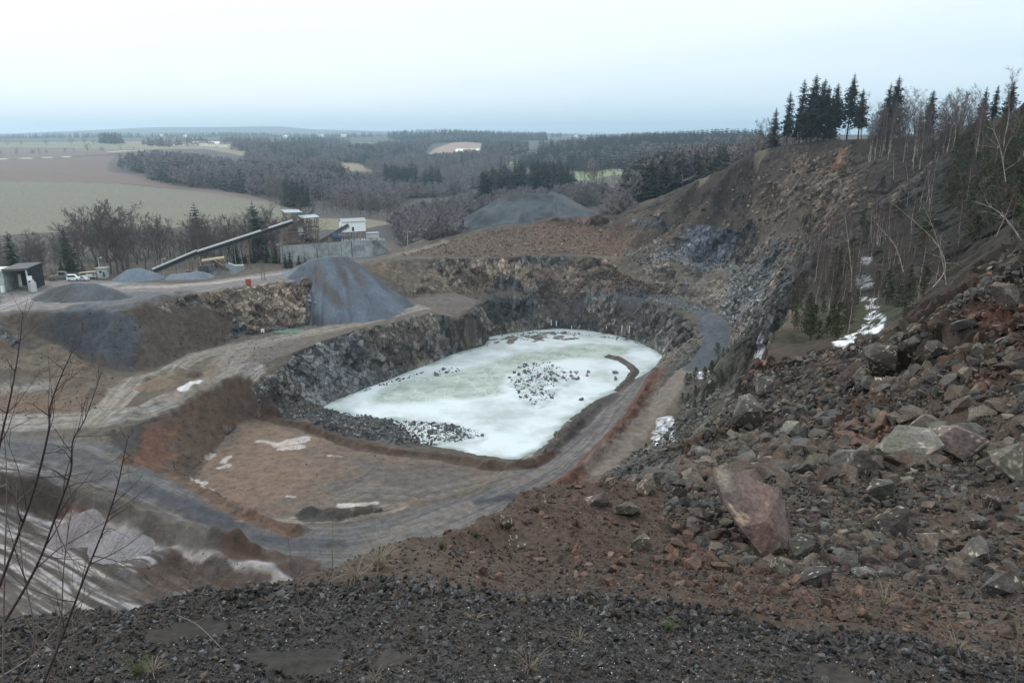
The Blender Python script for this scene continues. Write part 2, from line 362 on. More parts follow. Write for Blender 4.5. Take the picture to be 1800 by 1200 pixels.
ridge([(960,890),(1030,880),(1090,868),(1140,872)], 1.5, .7, 19)

def slope():
    dr = np.gradient(H, R, axis=0); da = np.gradient(H, AZ, axis=1)/R[:, None]
    return np.hypot(dr, da)
SL = slope()
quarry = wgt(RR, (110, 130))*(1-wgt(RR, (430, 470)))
near = 1-wgt(RR, (70, 110))
AZG = np.broadcast_to(AZ[None, :], H.shape)
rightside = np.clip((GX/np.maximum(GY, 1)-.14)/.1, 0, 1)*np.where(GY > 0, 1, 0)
ROCK = np.clip((SL-.62)/.4, 0, 1)*quarry
ROCK = np.maximum(ROCK, .75*rightside*wgt(RR, (16, 30))*(1-wgt(RR, (330, 380)))*np.clip((SL-.25)/.3, 0, 1))
LOOSE = np.ones(H.shape)        # 0 where ground is graded flat

def S(r, g, b, k=1.15):
    f = lambda c: ((c/255+.055)/1.055)**2.4 if c > 10 else c/255/12.92
    return np.array([f(r), f(g), f(b)])*k
COL = np.zeros(H.shape+(3,)); COL[:] = S(104, 96, 84)
def mixc(si, sj, m, c):
    m = m[..., None]; COL[si, sj] = COL[si, sj]*(1-m)+np.asarray(c)*m
def paint(pxs, c, soft=1.5, nz=2.0, ns=6.0, a=1.0, rock=None, seed=3, speck=0.0, pts=None, loose=None, rmin=45):
    soft *= .38; pts = pts or plan(pxs, rmin); si, sj = region(pts, soft*2+nz*2)
    x, y = GX[si, sj], GY[si, sj]
    d, _, _ = seg_dist(x, y, pts, True); ins = inside(x, y, pts); sd = np.where(ins, d, -d)
    m = np.clip((sd+nz*fbm2(x, y, ns, 4, seed))/soft*.5+.5, 0, 1)*a
    if speck: m = m*np.clip(.5+speck*fbm2(x, y, ns*.5, 5, seed+9, .7)*2, 0, 1)
    mixc(si, sj, m, c)
    if rock is not None: ROCK[si, sj] = ROCK[si, sj]*(1-m)+rock*m
    if loose is not None: LOOSE[si, sj] = LOOSE[si, sj]*(1-m)+loose*m
def stroke(pxs, width, c, soft=1.0, nz=.8, ns=5.0, a=1.0, streak=0.0, seed=5, rock=None, pts=None, sfreq=2.0, loose=None):
    soft *= .5; pts = pts or plan(pxs); si, sj = region(pts, width+soft+nz)
    x, y = GX[si, sj], GY[si, sj]; d, s, al = seg_dist(x, y, pts, False)
    m = np.clip((width-d+nz*fbm2(x, y, ns, 3, seed))/soft*.5+.5, 0, 1)*a
    if streak: m = np.minimum(1, m*1.35)*np.clip(.5+1.25*streak*fbm2(s*sfreq+.6*fbm2(x, y, 12, 2, seed), al/14, 1.0, 3, seed+4)*1.8, 0, 1)
    mixc(si, sj, m, c)
    if rock is not None: ROCK[si, sj] = ROCK[si, sj]*(1-m)+rock*m
    if loose is not None: LOOSE[si, sj] = LOOSE[si, sj]*(1-m)+loose*m

# base tones by zone ------------------------------------------------
q3 = quarry[..., None]
n1 = fbm2(GX, GY, 22, 4, 31)[..., None]; n2 = fbm2(GX, GY, 5, 4, 37, .65)[..., None]
COL += (S(84,78,70)-COL)*np.clip(.4+n1, 0, 1)*q3
COL += (S(112,90,72)-COL)*np.clip(n1*1.2-.3, 0, .7)*q3
# near hill: brown grey rubble
_band = np.interp(GX, [-4, -1.3, 0, 1.6, 3.2, 4.5], [6.5, 6.3, 6.15, 5.95, 5.6, 5.2]); _sb = np.clip((GY-_band-.1+.5*n2[..., 0])/.35, 0, 1)[..., None]
nearc = (S(50,46,44)*(1-_sb)+S(64,53,46)*_sb)*(1+.5*n2)
COL = COL*(1-near[..., None])+nearc*near[..., None]
# far country: dull woodland floor
far = wgt(RR, (440, 480))[..., None]
farc = S(72,66,64)+(S(60,58,58)-S(72,66,64))*np.clip(.5+fbm2(GX, GY, 150, 3, 41)[..., None], 0, 1)
COL = COL*(1-far)+farc*far
BR = S(100,78,62); RED = S(96,72,58); OR = S(140,98,70); DK = S(58,56,56); GR = S(104,102,100); LG = S(140,136,132); BL = S(92,98,106); TAN = S(118,108,94)
# cliffs
rk = (ROCK*quarry)[..., None]
rc = S(102,96,89)+(S(92,90,90)-S(112,100,88))*np.clip(.5+n1*1.5, 0, 1)
COL = COL*(1-rk*.8)+rc*rk*.8
ROCK0 = ROCK.copy()
# yard
paint([(0,500),(120,490),(330,500),(520,470),(640,450),(700,445),(640,460),(590,470),(520,492),(420,504),(330,514),(250,530),(120,545),(0,548)], S(128,124,124), 2, 2, rock=0, loose=.3)
stroke([(0,545),(60,520),(120,505),(200,500)], 4, S(160,158,160), 2, 1, streak=1)
stroke([(225,505),(300,503),(380,497),(440,488),(500,480),(560,470)], 3, S(165,158,150), 1.5, 1, loose=0)
stroke([(660,457),(720,443),(780,425)], 2.5, S(128,120,108), 1.5, .6, rock=0)
# dump slope at left
paint([(20,545),(120,540),(262,532),(300,540),(360,560),(430,592),(370,610),(280,640),(225,658),(190,650),(130,620),(60,592),(20,575)], S(92,80,70), 2, 2, 8, rock=0.05, loose=.75)
paint([(70,545),(200,545),(250,565),(235,650),(190,648),(120,612)], S(84,88,98), 2, 2, 7, .95, rock=0)
paint([(30,575),(110,600),(190,648),(225,650),(150,600),(80,560)], S(70,72,76), 2, 3, 7, .6, rock=0)
paint([(290,530),(360,540),(420,575),(380,600),(330,590)], S(88,74,62), 2, 3, 7, .8, rock=0)
paint([(345,515),(430,500),(540,492),(530,570),(460,582),(430,572),(370,545)], S(118,104,88), 1.5, 2, 5, .8, rock=1)
paint([(470,500),(530,495),(525,540),(490,550)], S(116,100,88), 1.5, 3, 5, .4)
paint([(120,545),(200,548),(260,532),(330,512),(250,512),(180,520)], S(98,102,108), 1.5, 1.5, 4, .8, rock=0)
# left terraces
paint([(0,590),(100,610),(190,655),(240,668),(215,700),(180,725),(100,735),(0,730)], S(112,98,84), 2, 3, 10, .9, rock=0, loose=1)
paint([(0,665),(70,660),(90,680),(60,690),(0,695)], S(146,140,134), 1.5, 2, 6, .7, rock=0)
paint([(0,690),(100,690),(160,700),(120,730),(0,730)], S(120,96,78), 2, 3, 6, .7, rock=0)
# mid bench
paint([(430,590),(520,577),(600,558),(720,526),(800,514),(900,510),(980,511),(900,520),(850,528),(830,540),(760,550),(690,564),(620,582),(570,598),(500,625),(430,650),(380,640),(370,615)], S(108,100,92), 1.5, 1, 5, rock=0, loose=.15)
paint([(730,525),(850,512),(920,512),(850,526),(780,538)], S(108,104,100), 1.5, 1.5, 8, .7)
paint([(900,508),(1060,510),(1180,520),(1240,545),(1200,545),(1100,520),(980,516)], S(104,106,112), 1.5, 1, 4, .9, rock=.15)
# roads
RB = [(-60,742),(0,742),(90,742),(180,735),(250,715),(330,692),(400,668),(440,650)]
stroke(RB, 5.2, S(122,118,112), 1.2, .8, a=.95, rock=0, loose=0)
stroke(RB, 5, S(160,154,146), 1, .5, a=.6, streak=1.2)
RB2 = [(170,735),(205,705),(240,668),(290,652),(345,625),(400,612),(470,598),(560,582),(640,565),(740,540)]
stroke(RB2, 4.2, S(128,122,112), 1.2, .8, a=.9, rock=0, loose=0)
stroke(RB2, 4.2, S(158,150,138), 1, .5, a=.6, streak=1.2)
RB3 = [(330,690),(385,660),(400,635),(420,615),(460,603)]
stroke(RB3, 5.5, S(126,120,110), 1.5, 1, a=.8, rock=0, loose=0); stroke(RB3, 5.5, S(150,142,130), 1, .5, a=.5, streak=1.3)
paint([(240,670),(300,655),(380,640),(395,655),(330,680),(270,700)], S(108,92,74), 1.5, 1.5, 5, .6, rock=0)
paint([(313,682),(335,670),(359,668),(350,674),(330,686),(316,688)], S(225,225,228,1.0), .3, .7, 3, 1, rock=0)
# lower road A
RA = [(-80,795),(0,800),(100,805),(200,845),(300,890),(400,930),(500,958),(600,962),(700,945),(800,910),(870,880),(930,850),(985,820),(1030,780),(1062,740),(1090,705),(1125,672),(1140,655)]
RAp = plan(RA)
stroke(None, 9.5, S(96,96,98), 1.5, .8, a=.95, rock=0, pts=RAp[:10], loose=.05)
stroke(None, 5.6, S(98,96,98), 1.2, .6, a=.95, rock=0, pts=RAp[9:], loose=0)
stroke(None, 8.5, S(116,114,112), 1, .5, a=.55, streak=1.3, pts=RAp[:10])
stroke(None, 5.4, S(128,122,116), 1, .5, a=.6, streak=1.5, pts=RAp[8:])
stroke([(230,850),(300,880),(360,905),(420,925)], 2.4, S(64,70,80), 2, 1.5, 6, .8, seed=8); stroke([(450,945),(520,955),(600,958)], 2.0, S(66,72,82), 2, 1.5, 6, .7, seed=9)
stroke([(20,790),(120,800),(180,830)], 4, S(84,86,92), 2, 2, 8, .7, seed=10)
stroke([(840,882),(880,876),(905,872)], 1.6, S(60,66,78), 1, .8, 4, .8)
# pan
paint([(425,742),(392,770),(372,800),(345,835),(340,846),(400,880),(445,903),(520,912),(600,906),(690,893),(780,873),(850,850),(878,835),(840,822),(780,810),(700,804),(620,790),(530,758),(470,740)], S(118,102,88), 1, .8, rock=0, loose=0)
paint([(600,800),(700,812),(800,815),(860,835),(800,865),(690,885),(600,880),(560,850),(640,830)], S(104,98,92), 3, 5, 12, .85)
paint([(350,800),(430,770),(520,790),(560,830),(520,870),(440,890),(380,870)], S(134,108,88), 3, 4, 8, .6, seed=12)
paint([(420,745),(500,750),(580,775),(500,790),(430,775)], S(134,112,92), 2, 3, 7, .7, seed=14)
stroke([(540,890),(640,860),(740,870),(830,850),(900,830)], 3.5, S(120,114,106), 1, 1, a=.8, streak=1.4)
stroke([(430,905),(520,915),(600,905),(700,890)], 2.5, S(150,140,128), 1, 1, a=.7, streak=1.4, seed=17)
for a_, b_, w_ in (((492,780),(535,772),2.2),((498,788),(530,785),1.6),((370,862),(345,845),1.0),((375,798),(365,803),1.3),((400,804),(392,812),1.0),((385,822),(398,818),.8),((320,846),(355,850),1.3),((580,800),(600,802),.5),((455,775),(480,778),.6),((600,888),(660,884),1.0),((505,872),(515,873),.6)):
    stroke([a_, b_], w_, S(205,196,190,1.0), .5, .8, 2.5, .95, seed=int(a_[0]))
# brown slope between road and pan
paint([(425,655),(380,675),(322,708),(262,738),(215,757),(200,775),(240,812),(335,848),(345,828),(370,798),(390,768),(425,738),(460,720),(450,680)], S(96,78,64), 1.5, 1.5, 6, 1, rock=.12, loose=.5)
paint([(235,770),(300,745),(340,720),(300,780),(290,820),(240,815)], S(118,80,60), 2, 3, 5, .75, rock=.1, seed=22)
stroke([(225,808),(290,832),(360,868),(430,905),(520,930)], 2.2, S(108,84,66), 1, .8, 4, .95, rock=.2, seed=23)
paint([(195,765),(245,745),(240,790),(205,800)], S(78,76,74), 1, 1, 5, .9, rock=0)
# banks
stroke([(470,728),(530,744),(620,776),(700,790),(760,795),(850,811),(890,818),(935,812),(965,795)], 2.2, S(86,66,54), .8, .8, 4, 1, rock=.15)
stroke([(1160,650),(1130,690),(1108,728),(1070,770),(1030,815),(985,850)], 2.6, S(106,74,58), .9, 1, 4, 1, rock=.2)
stroke([(1205,648),(1175,690),(1140,735),(1095,785),(1045,825)], 3.5, S(132,120,110), 1.2, 1, 5, .9, rock=0, loose=.1)
stroke([(1250,560),(1262,590),(1245,620),(1225,642)], 5.5, S(84,90,100), 1.2, 1, 5, .95, rock=0, loose=.1)
stroke([(1100,520),(1180,528),(1235,548),(1255,565)], 4, S(98,102,112), 1.2, 1, 5, .95, rock=0)
stroke([(1070,633),(1092,637),(1108,645),(1116,655),(1106,668),(1088,684),(1060,702),(1030,720)], 3.0, S(92,82,74), .8, .6, 4, 1, rock=.1)
paint([(1080,690),(1040,708),(1010,735),(985,765),(945,798),(975,790),(1015,765),(1050,730),(1090,695)], S(74,68,64), 1.2, 1, 4, .9, rock=.1)
stroke([(985,752),(960,775),(925,805)], 1.5, S(140,138,136), .8, .8, 3, .8, rock=.3)
paint([(520,905),(560,895),(620,900),(650,885),(660,900),(600,915),(540,918)], S(66,64,62), 1, 1, 4, .9, rock=0)
# gravel spit and blue broken rock
paint([(470,690),(520,705),(600,727),(680,738),(740,742),(815,750),(812,765),(757,785),(700,782),(620,768),(540,742),(500,728)], S(78,78,80), 1, 1, 4, 1, rock=.5)
paint([(520,640),(600,620),(640,640),(620,690),(560,710),(500,700)], S(94,98,102), 2, 3, 5, .5)
paint([(1205,400),(1290,398),(1295,440),(1215,440)], S(78,88,102), 2, 3, 6, .85)
paint([(1090,440),(1180,440),(1290,455),(1290,468),(1180,456),(1100,450)], S(122,126,132), 1.5, 1, 5, .9, rock=.1)
paint([(1290,470),(1350,470),(1345,520),(1300,560),(1268,555),(1280,510)], S(112,116,120), 2, 2, 5, .8, rock=.5)
# cliff 2 rubble slope, reddish
paint([(700,450),(860,402),(1000,388),(1085,386),(1200,395),(1180,440),(1000,445),(860,450)], S(104,86,74), 2, 3, 9, .85, rock=.15, seed=31)
paint([(920,390),(1080,400),(1160,440),(1040,445),(940,430)], S(118,92,78), 3, 4, 8, .6, seed=33)
paint([(940,470),(1080,475),(1180,500),(1080,506),(960,503),(900,500)], S(116,98,86), 2, 3, 6, .8, rock=.4, seed=34)
paint([(640,462),(700,460),(880,457),(1000,455),(1090,452),(1100,480),(940,475),(880,505),(740,520),(700,500)], S(124,108,90), 2, 3, 6, .65, seed=35)
paint([(850,530),(980,520),(1130,530),(1215,570),(1200,605),(1120,600),(980,575),(862,590)], S(80,76,72), 2, 3, 6, .7, seed=36)
# upper cliff
UC = [(1088,380),(1150,352),(1230,316),(1290,288),(1340,266),(1440,250),(1560,248),(1680,250),(1560,350),(1470,420),(1420,412),(1300,402),(1200,390)]
paint(UC, S(78,68,62), 3, 4, 12, .95, rock=.45, seed=41)
paint([(1400,280),(1480,290),(1500,340),(1440,400),(1350,400),(1330,360),(1390,330)], S(106,92,80), 4, 7, 9, .8, rock=.9, seed=42)
paint([(1090,378),(1200,330),(1300,300),(1280,350),(1230,380)], S(74,60,54), 4, 5, 9, .7, rock=.2, seed=43)
paint([(1474,258),(1488,262),(1480,280),(1468,284)], S(150,108,80), .8, .8, 3, .9, rock=0, seed=44)
stroke([(1487,262),(1475,285),(1450,305)], .9, S(165,118,84), .8, .8, 3, .95, seed=44)
stroke([(1672,262),(1620,300),(1575,348),(1530,385)], 3.5, S(104,98,90), 1.5, 1.5, 5, .8, rock=1, seed=45)
stroke([(1480,275),(1540,255),(1500,268),(1440,330)], 1.5, S(102,94,84), 1.5, 2, 5, .6, rock=.8, seed=46)
stroke([(1240,313),(1290,288),(1340,266),(1400,252)], 3, S(140,128,104), 1, 1, 5, .8, rock=0)
stroke([(1090,383),(1200,391),(1300,402),(1400,408)], 2.4, S(110,100,88), 1.2, 1.2, 6, .8, rock=0)
paint([(1400,250),(1500,246),(1600,246),(1700,236),(1800,190),(1900,130),(2100,60),(2100,100),(1800,260),(1720,300),(1640,300),(1600,265),(1500,256)], S(66,64,50), 3, 4, 9, .9, rock=.1, seed=47)
# right wooded slope, bench
paint([(1700,260),(1800,200),(1950,150),(1950,380),(1800,425),(1700,470),(1600,480),(1480,430),(1560,370)], S(54,54,44), 4, 5, 10, .85, rock=.35, seed=48)
paint([(1360,600),(1420,520),(1455,430),(1520,440),(1600,500),(1600,560),(1500,600),(1400,625)], S(64,64,48), 3, 3, 7, .9, rock=.1, seed=49)
paint([(1160,770),(1200,700),(1260,640),(1290,610),(1340,610),(1300,680),(1240,740),(1190,800)], S(78,74,62), 2, 3, 7, .8, rock=.4, seed=50)
SNOW = S(236,242,252,1.0)
for pg, sp_ in (([(1512,452),(1532,450),(1534,462),(1515,466)],1.5),([(1503,485),(1532,484),(1538,508),(1505,508)],1.2),([(1515,522),(1535,522),(1545,542),(1520,540)],1),
    ([(1528,545),(1550,545),(1552,578),(1530,590),(1512,582)],1.0),([(1490,585),(1510,583),(1508,595),(1490,596)],1.6),([(1465,608),(1500,600),(1505,622),(1470,622)],.9),
    ([(1340,590),(1357,590),(1340,615),(1326,640),(1318,630)],1.5),([(1155,735),(1185,730),(1180,760),(1190,775),(1150,785),(1145,770)],.9),([(1220,655),(1250,652),(1240,668),(1222,665)],.9),([(1240,690),(1260,690),(1250,705),(1235,705)],.7),
    ([(490,985),(510,980),(530,1000),(548,1006),(510,1010)],.8)):
    paint(pg, SNOW, .3, .6, 1.8, 1, seed=61+pg[0][0], speck=sp_)
paint([(1700,400),(1800,340),(1950,330),(1950,420),(1800,470),(1700,500),(1640,520),(1640,480)], S(58,52,44), 2, 2, 5, .95, rmin=25, seed=77)
paint([(1470,735),(1560,728),(1600,760),(1560,800),(1500,790),(1460,770)], S(96,72,58), 1, 1, 3, .95, rmin=12, seed=78)
paint([(1720,520),(1800,500),(1900,520),(1900,640),(1780,600),(1700,570)], S(100,66,54), 1, 1, 3, .9, rmin=12, seed=79)
# lowest ground at the left: pale slush, wheel tracks
LOW = [Zp(a, b, -86)[:2] for a, b in [(-100,890),(60,898),(150,915),(250,950),(360,1000),(500,1012),(400,1060),(230,1092),(100,1104),(-100,1120)]]
paint(None, S(98,90,84), 2, 2, 8, 1, rock=0, loose=.2, pts=LOW)
LT = [Zp(a, b, -86)[:2] for a, b in [(-150,905),(0,930),(120,975),(230,1030),(330,1085)]]
stroke(None, 16, S(172,168,168), 2, 2, a=.75, streak=1.6, seed=71, sfreq=1.0, pts=LT)
stroke(None, 16, S(62,56,52), 2, 2, a=.6, streak=1.8, seed=75, sfreq=1.3, pts=LT)
paint([(115,908),(170,895),(200,912),(150,930)], S(176,170,172), 1, .8, 3, .95); paint([(165,945),(210,928),(255,950),(258,972),(200,978)], S(172,166,170), 1, .8, 3, .95)
stroke([(190,905),(280,945),(380,985),(470,1010),(560,1015)], 2.6, S(160,154,150), .8, .8, 4, .95, rock=0)
stroke([(405,975),(470,985),(500,1005),(545,1010)], 2.2, S(176,172,172), .8, .8, 4, .95, rock=0)
paint([(0,830),(90,850),(150,880),(100,912),(0,880)], S(70,56,48), 1.5, 2, 6, .95, rock=0)
paint([(115,880),(165,888),(150,905),(100,908)], S(110,62,46), 1, 1, 4, .95, rock=0)
paint([(240,1000),(300,975),(400,990),(470,1015),(400,1045),(280,1060)], S(84,68,58), 1.5, 2, 5, .9, rock=0)
stroke([(130,850),(250,895),(350,935),(430,965)], 3.2, S(92,86,76), 1, 1, 5, .9, rock=0)
stroke([(410,948),(470,970),(540,1000)], 3.0, S(88,68,54), 1, 1, 4, .9, rock=0)

paint([(-300,470),(0,465),(240,462),(420,445),(520,430),(560,405),(540,385),(440,390),(240,405),(0,412),(-300,420)], S(62,58,54), 6, 4, 20, .95, rock=0, rmin=280)
# far fields -----------------------------------------------------------
def field(pxs, c, nz=6, soft=5, pts=None):
    paint(pxs, np.asarray(c)*.78, soft, nz, 60, 1.0, rock=0, pts=pts, seed=81)
field([(-300,316),(0,318),(200,324),(330,334),(420,345),(470,352),(520,372),(560,392),(440,395),(240,402),(60,410),(-300,415)], S(112,110,96), 4)
field([(500,382),(560,384),(640,385),(700,392),(640,402),(560,404),(500,398)], S(120,114,94), 3)
field([(-300,282),(0,281),(120,277),(200,274),(190,290),(190,300),(260,312),(330,328),(440,342),(470,352),(420,345),(330,333),(200,323),(0,317),(-300,315)], S(106,90,86), 4)
field([(-300,262),(0,262),(190,262),(260,264),(190,272),(110,276),(0,280),(-300,281)], S(110,96,92), 5)
field([(-300,250),(0,250),(180,250),(280,256),(240,262),(0,261),(-300,262)], S(118,118,98), 5)
field([(180,250),(330,250),(560,262),(640,290),(560,292),(430,275),(360,262),(260,262)], S(132,120,100), 5)
field([(560,285),(620,288),(680,300),(620,300)], S(134,122,100), 4)
field([(760,262),(800,250),(850,252),(852,262),(838,275),(770,278),(750,272)], S(150,130,118), 5)
field([(610,252),(760,244),(700,262),(620,268)], S(112,122,108), 5)
field([(1012,300),(1080,293),(1100,303),(1060,312),(1015,316)], S(122,134,98), 4)
field([(880,285),(960,280),(960,288),(900,292)], S(128,130,110), 4)
for pl, w_, c in (([(-80,281),(60,278),(120,276)], 4, S(190,186,176)), ([(190,268),(250,263)], 6, S(190,186,176)),):
    stroke(pl, w_, c, 3, 1)

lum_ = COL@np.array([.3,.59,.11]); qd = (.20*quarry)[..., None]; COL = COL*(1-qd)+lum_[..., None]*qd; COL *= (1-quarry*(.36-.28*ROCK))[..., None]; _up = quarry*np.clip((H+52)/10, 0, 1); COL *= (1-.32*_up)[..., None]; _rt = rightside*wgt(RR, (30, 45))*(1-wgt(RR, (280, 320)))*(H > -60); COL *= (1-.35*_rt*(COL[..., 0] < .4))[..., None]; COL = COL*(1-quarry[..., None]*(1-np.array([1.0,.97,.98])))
# fine shape ---------------------------------------------------------------
graded = 1-LOOSE
rg = 1-np.abs(fbm2(GX, GY, 11, 5, 52, .55))*2
bump = (.5*fbm2(GX, GY, 9, 4, 51)+.4*fbm2(GX, GY, 2.2, 3, 55)+.9*(rg-.5)*LOOSE)*quarry*(.15+.85*np.clip(SL*1.6, 0, 1))*(.2+.8*LOOSE)
bump += (.9*fbm2(GX, GY, 4.5, 4, 57))*near*wgt(RR, (12, 40))
bump += (.10*fbm2(GX, GY, 1.1, 4, 58)+.04*fbm2(GX, GY, .25, 3, 59))*(1-wgt(RR, (30, 60)))
bump += 2.5*fbm2(GX, GY, 220, 3, 60)*wgt(RR, (500, 900))
lakem = inside(GX, GY, SHORE)
bump = np.where(lakem, np.minimum(bump, 0), bump)
H += bump
H[lakem & (RR > 100)] = np.minimum(H[lakem & (RR > 100)], LAKE_Z-.05)

# curved bank standing out of the ice
_b = plan([(1070,633),(1092,637),(1108,645),(1116,655),(1106,668),(1088,684)]); _si, _sj = region(_b, 5)
_d, _, _ = seg_dist(GX[_si, _sj], GY[_si, _sj], _b, False); H[_si, _sj] = np.maximum(H[_si, _sj], LAKE_Z+1.3-.7*_d+.25*fbm2(GX[_si, _sj], GY[_si, _sj], 2, 3, 4))
def grid_faces(nr_, na_, ok=None):
    i = np.arange(nr_*na_).reshape(nr_, na_)
    f = np.stack([i[:-1, :-1], i[:-1, 1:], i[1:, 1:], i[1:, :-1]], -1).reshape(-1, 4)
    return f
def npmesh(name, V, Fq, mats, colr=None, extra=None, smooth=None, mi=None):
    me = bpy.data.meshes.new(name)
    V = np.asarray(V, np.float32); Fq = np.asarray(Fq, np.int32); k = Fq.shape[1]; n = len(Fq)
    me.vertices.add(len(V)); me.vertices.foreach_set('co', V.ravel())
    me.loops.add(n*k); me.loops.foreach_set('vertex_index', Fq.ravel())
    me.polygons.add(n); me.polygons.foreach_set('loop_start', np.arange(0, n*k, k, dtype=np.int32)); me.polygons.foreach_set('loop_total', np.full(n, k, np.int32))
    if smooth is not None: me.polygons.foreach_set('use_smooth', np.broadcast_to(smooth, (n,)).astype(bool))
    if mi is not None: me.polygons.foreach_set('material_index', np.asarray(mi, np.int32))
    for m in (mats if isinstance(mats, (list, tuple)) else [mats]): me.materials.append(m)
    if colr is not None:
        a = me.attributes.new('Col', 'FLOAT_COLOR', 'POINT'); c = np.ones((len(V), 4), np.float32); c[:, :3] = colr; a.data.foreach_set('color', c.ravel())
    for nm, arr in (extra or {}).items():
        a = me.attributes.new(nm, 'FLOAT', 'POINT'); a.data.foreach_set('value', np.asarray(arr, np.float32).ravel())
    me.update(calc_edges=True); me.validate() if False else None
    return me
def link(me, name, parent=None, loc=None, **pr):
    o = bpy.data.objects.new(name, me); col.objects.link(o)
    if parent: o.parent = parent
    if loc is not None: o.location = loc
    for k, v in pr.items(): o[k] = v
    return o
def empty(name, loc=(0, 0, 0), rz=0, **pr):
    o = link(None, name, None, loc, **pr); o.rotation_euler.z = rz; o.empty_display_size = .3; return o

# ------------------------------------------------------------ materials
MATS = {}
def mat(name, c=(.2, .2, .2), rough=.9, attr=False, var=.25, vs=3.0, bump=0.0, bs=20.0, metal=0.0, c2=None, spec=.3):
    """procedural paint / stone / wood: base colour (or the Col attribute) broken by two scales of noise, with bump"""
    if name in MATS: return MATS[name]
    m = bpy.data.materials.new(name); m.use_nodes = True; t = m.node_tree; L = t.links; b = t.nodes['Principled BSDF']
    b.inputs['Roughness'].default_value = rough; b.inputs['Metallic'].default_value = metal; b.inputs['Specular IOR Level'].default_value = spec
    tc = N(t, 'ShaderNodeTexCoord'); n = N(t, 'ShaderNodeTexNoise'); n.inputs['Scale'].default_value = vs; n.inputs['Detail'].default_value = 5; n.inputs['Roughness'].default_value = .65
    L.new(tc.outputs['Object'], n.inputs['Vector'])
    mr = N(t, 'ShaderNodeMapRange'); L.new(n.outputs['Fac'], mr.inputs[0]); mr.inputs[1].default_value = .3; mr.inputs[2].default_value = .7; mr.inputs[3].default_value = 1-var; mr.inputs[4].default_value = 1+var
    if attr: a = N(t, 'ShaderNodeAttribute', attribute_name='Col'); src = a.outputs['Color']
    elif c2 is not None:
        n2 = N(t, 'ShaderNodeTexNoise'); n2.inputs['Scale'].default_value = vs*.37; n2.inputs['Detail'].default_value = 6; n2.inputs['Roughness'].default_value = .7; L.new(tc.outputs['Object'], n2.inputs['Vector'])
        r2 = N(t, 'ShaderNodeMapRange'); L.new(n2.outputs['Fac'], r2.inputs[0]); r2.inputs[1].default_value = .42; r2.inputs[2].default_value = .62
        mx = N(t, 'ShaderNodeMixRGB'); L.new(r2.outputs[0], mx.inputs[0]); mx.inputs[1].default_value = (*c, 1); mx.inputs[2].default_value = (*c2, 1); src = mx.outputs[0]
    else: rgb = N(t, 'ShaderNodeRGB'); rgb.outputs[0].default_value = (*c, 1); src = rgb.outputs[0]
    vm = N(t, 'ShaderNodeVectorMath', operation='SCALE'); L.new(src, vm.inputs[0]); L.new(mr.outputs[0], vm.inputs['Scale']); L.new(vm.outputs[0], b.inputs['Base Color'])
    if bump:
        nb = N(t, 'ShaderNodeTexNoise'); nb.inputs['Scale'].default_value = bs; nb.inputs['Detail'].default_value = 4; L.new(tc.outputs['Object'], nb.inputs['Vector'])
        bp = N(t, 'ShaderNodeBump'); bp.inputs['Strength'].default_value = bump; bp.inputs['Distance'].default_value = 1/bs; L.new(nb.outputs['Fac'], bp.inputs['Height']); L.new(bp.outputs[0], b.inputs['Normal'])
    MATS[name] = m; return m

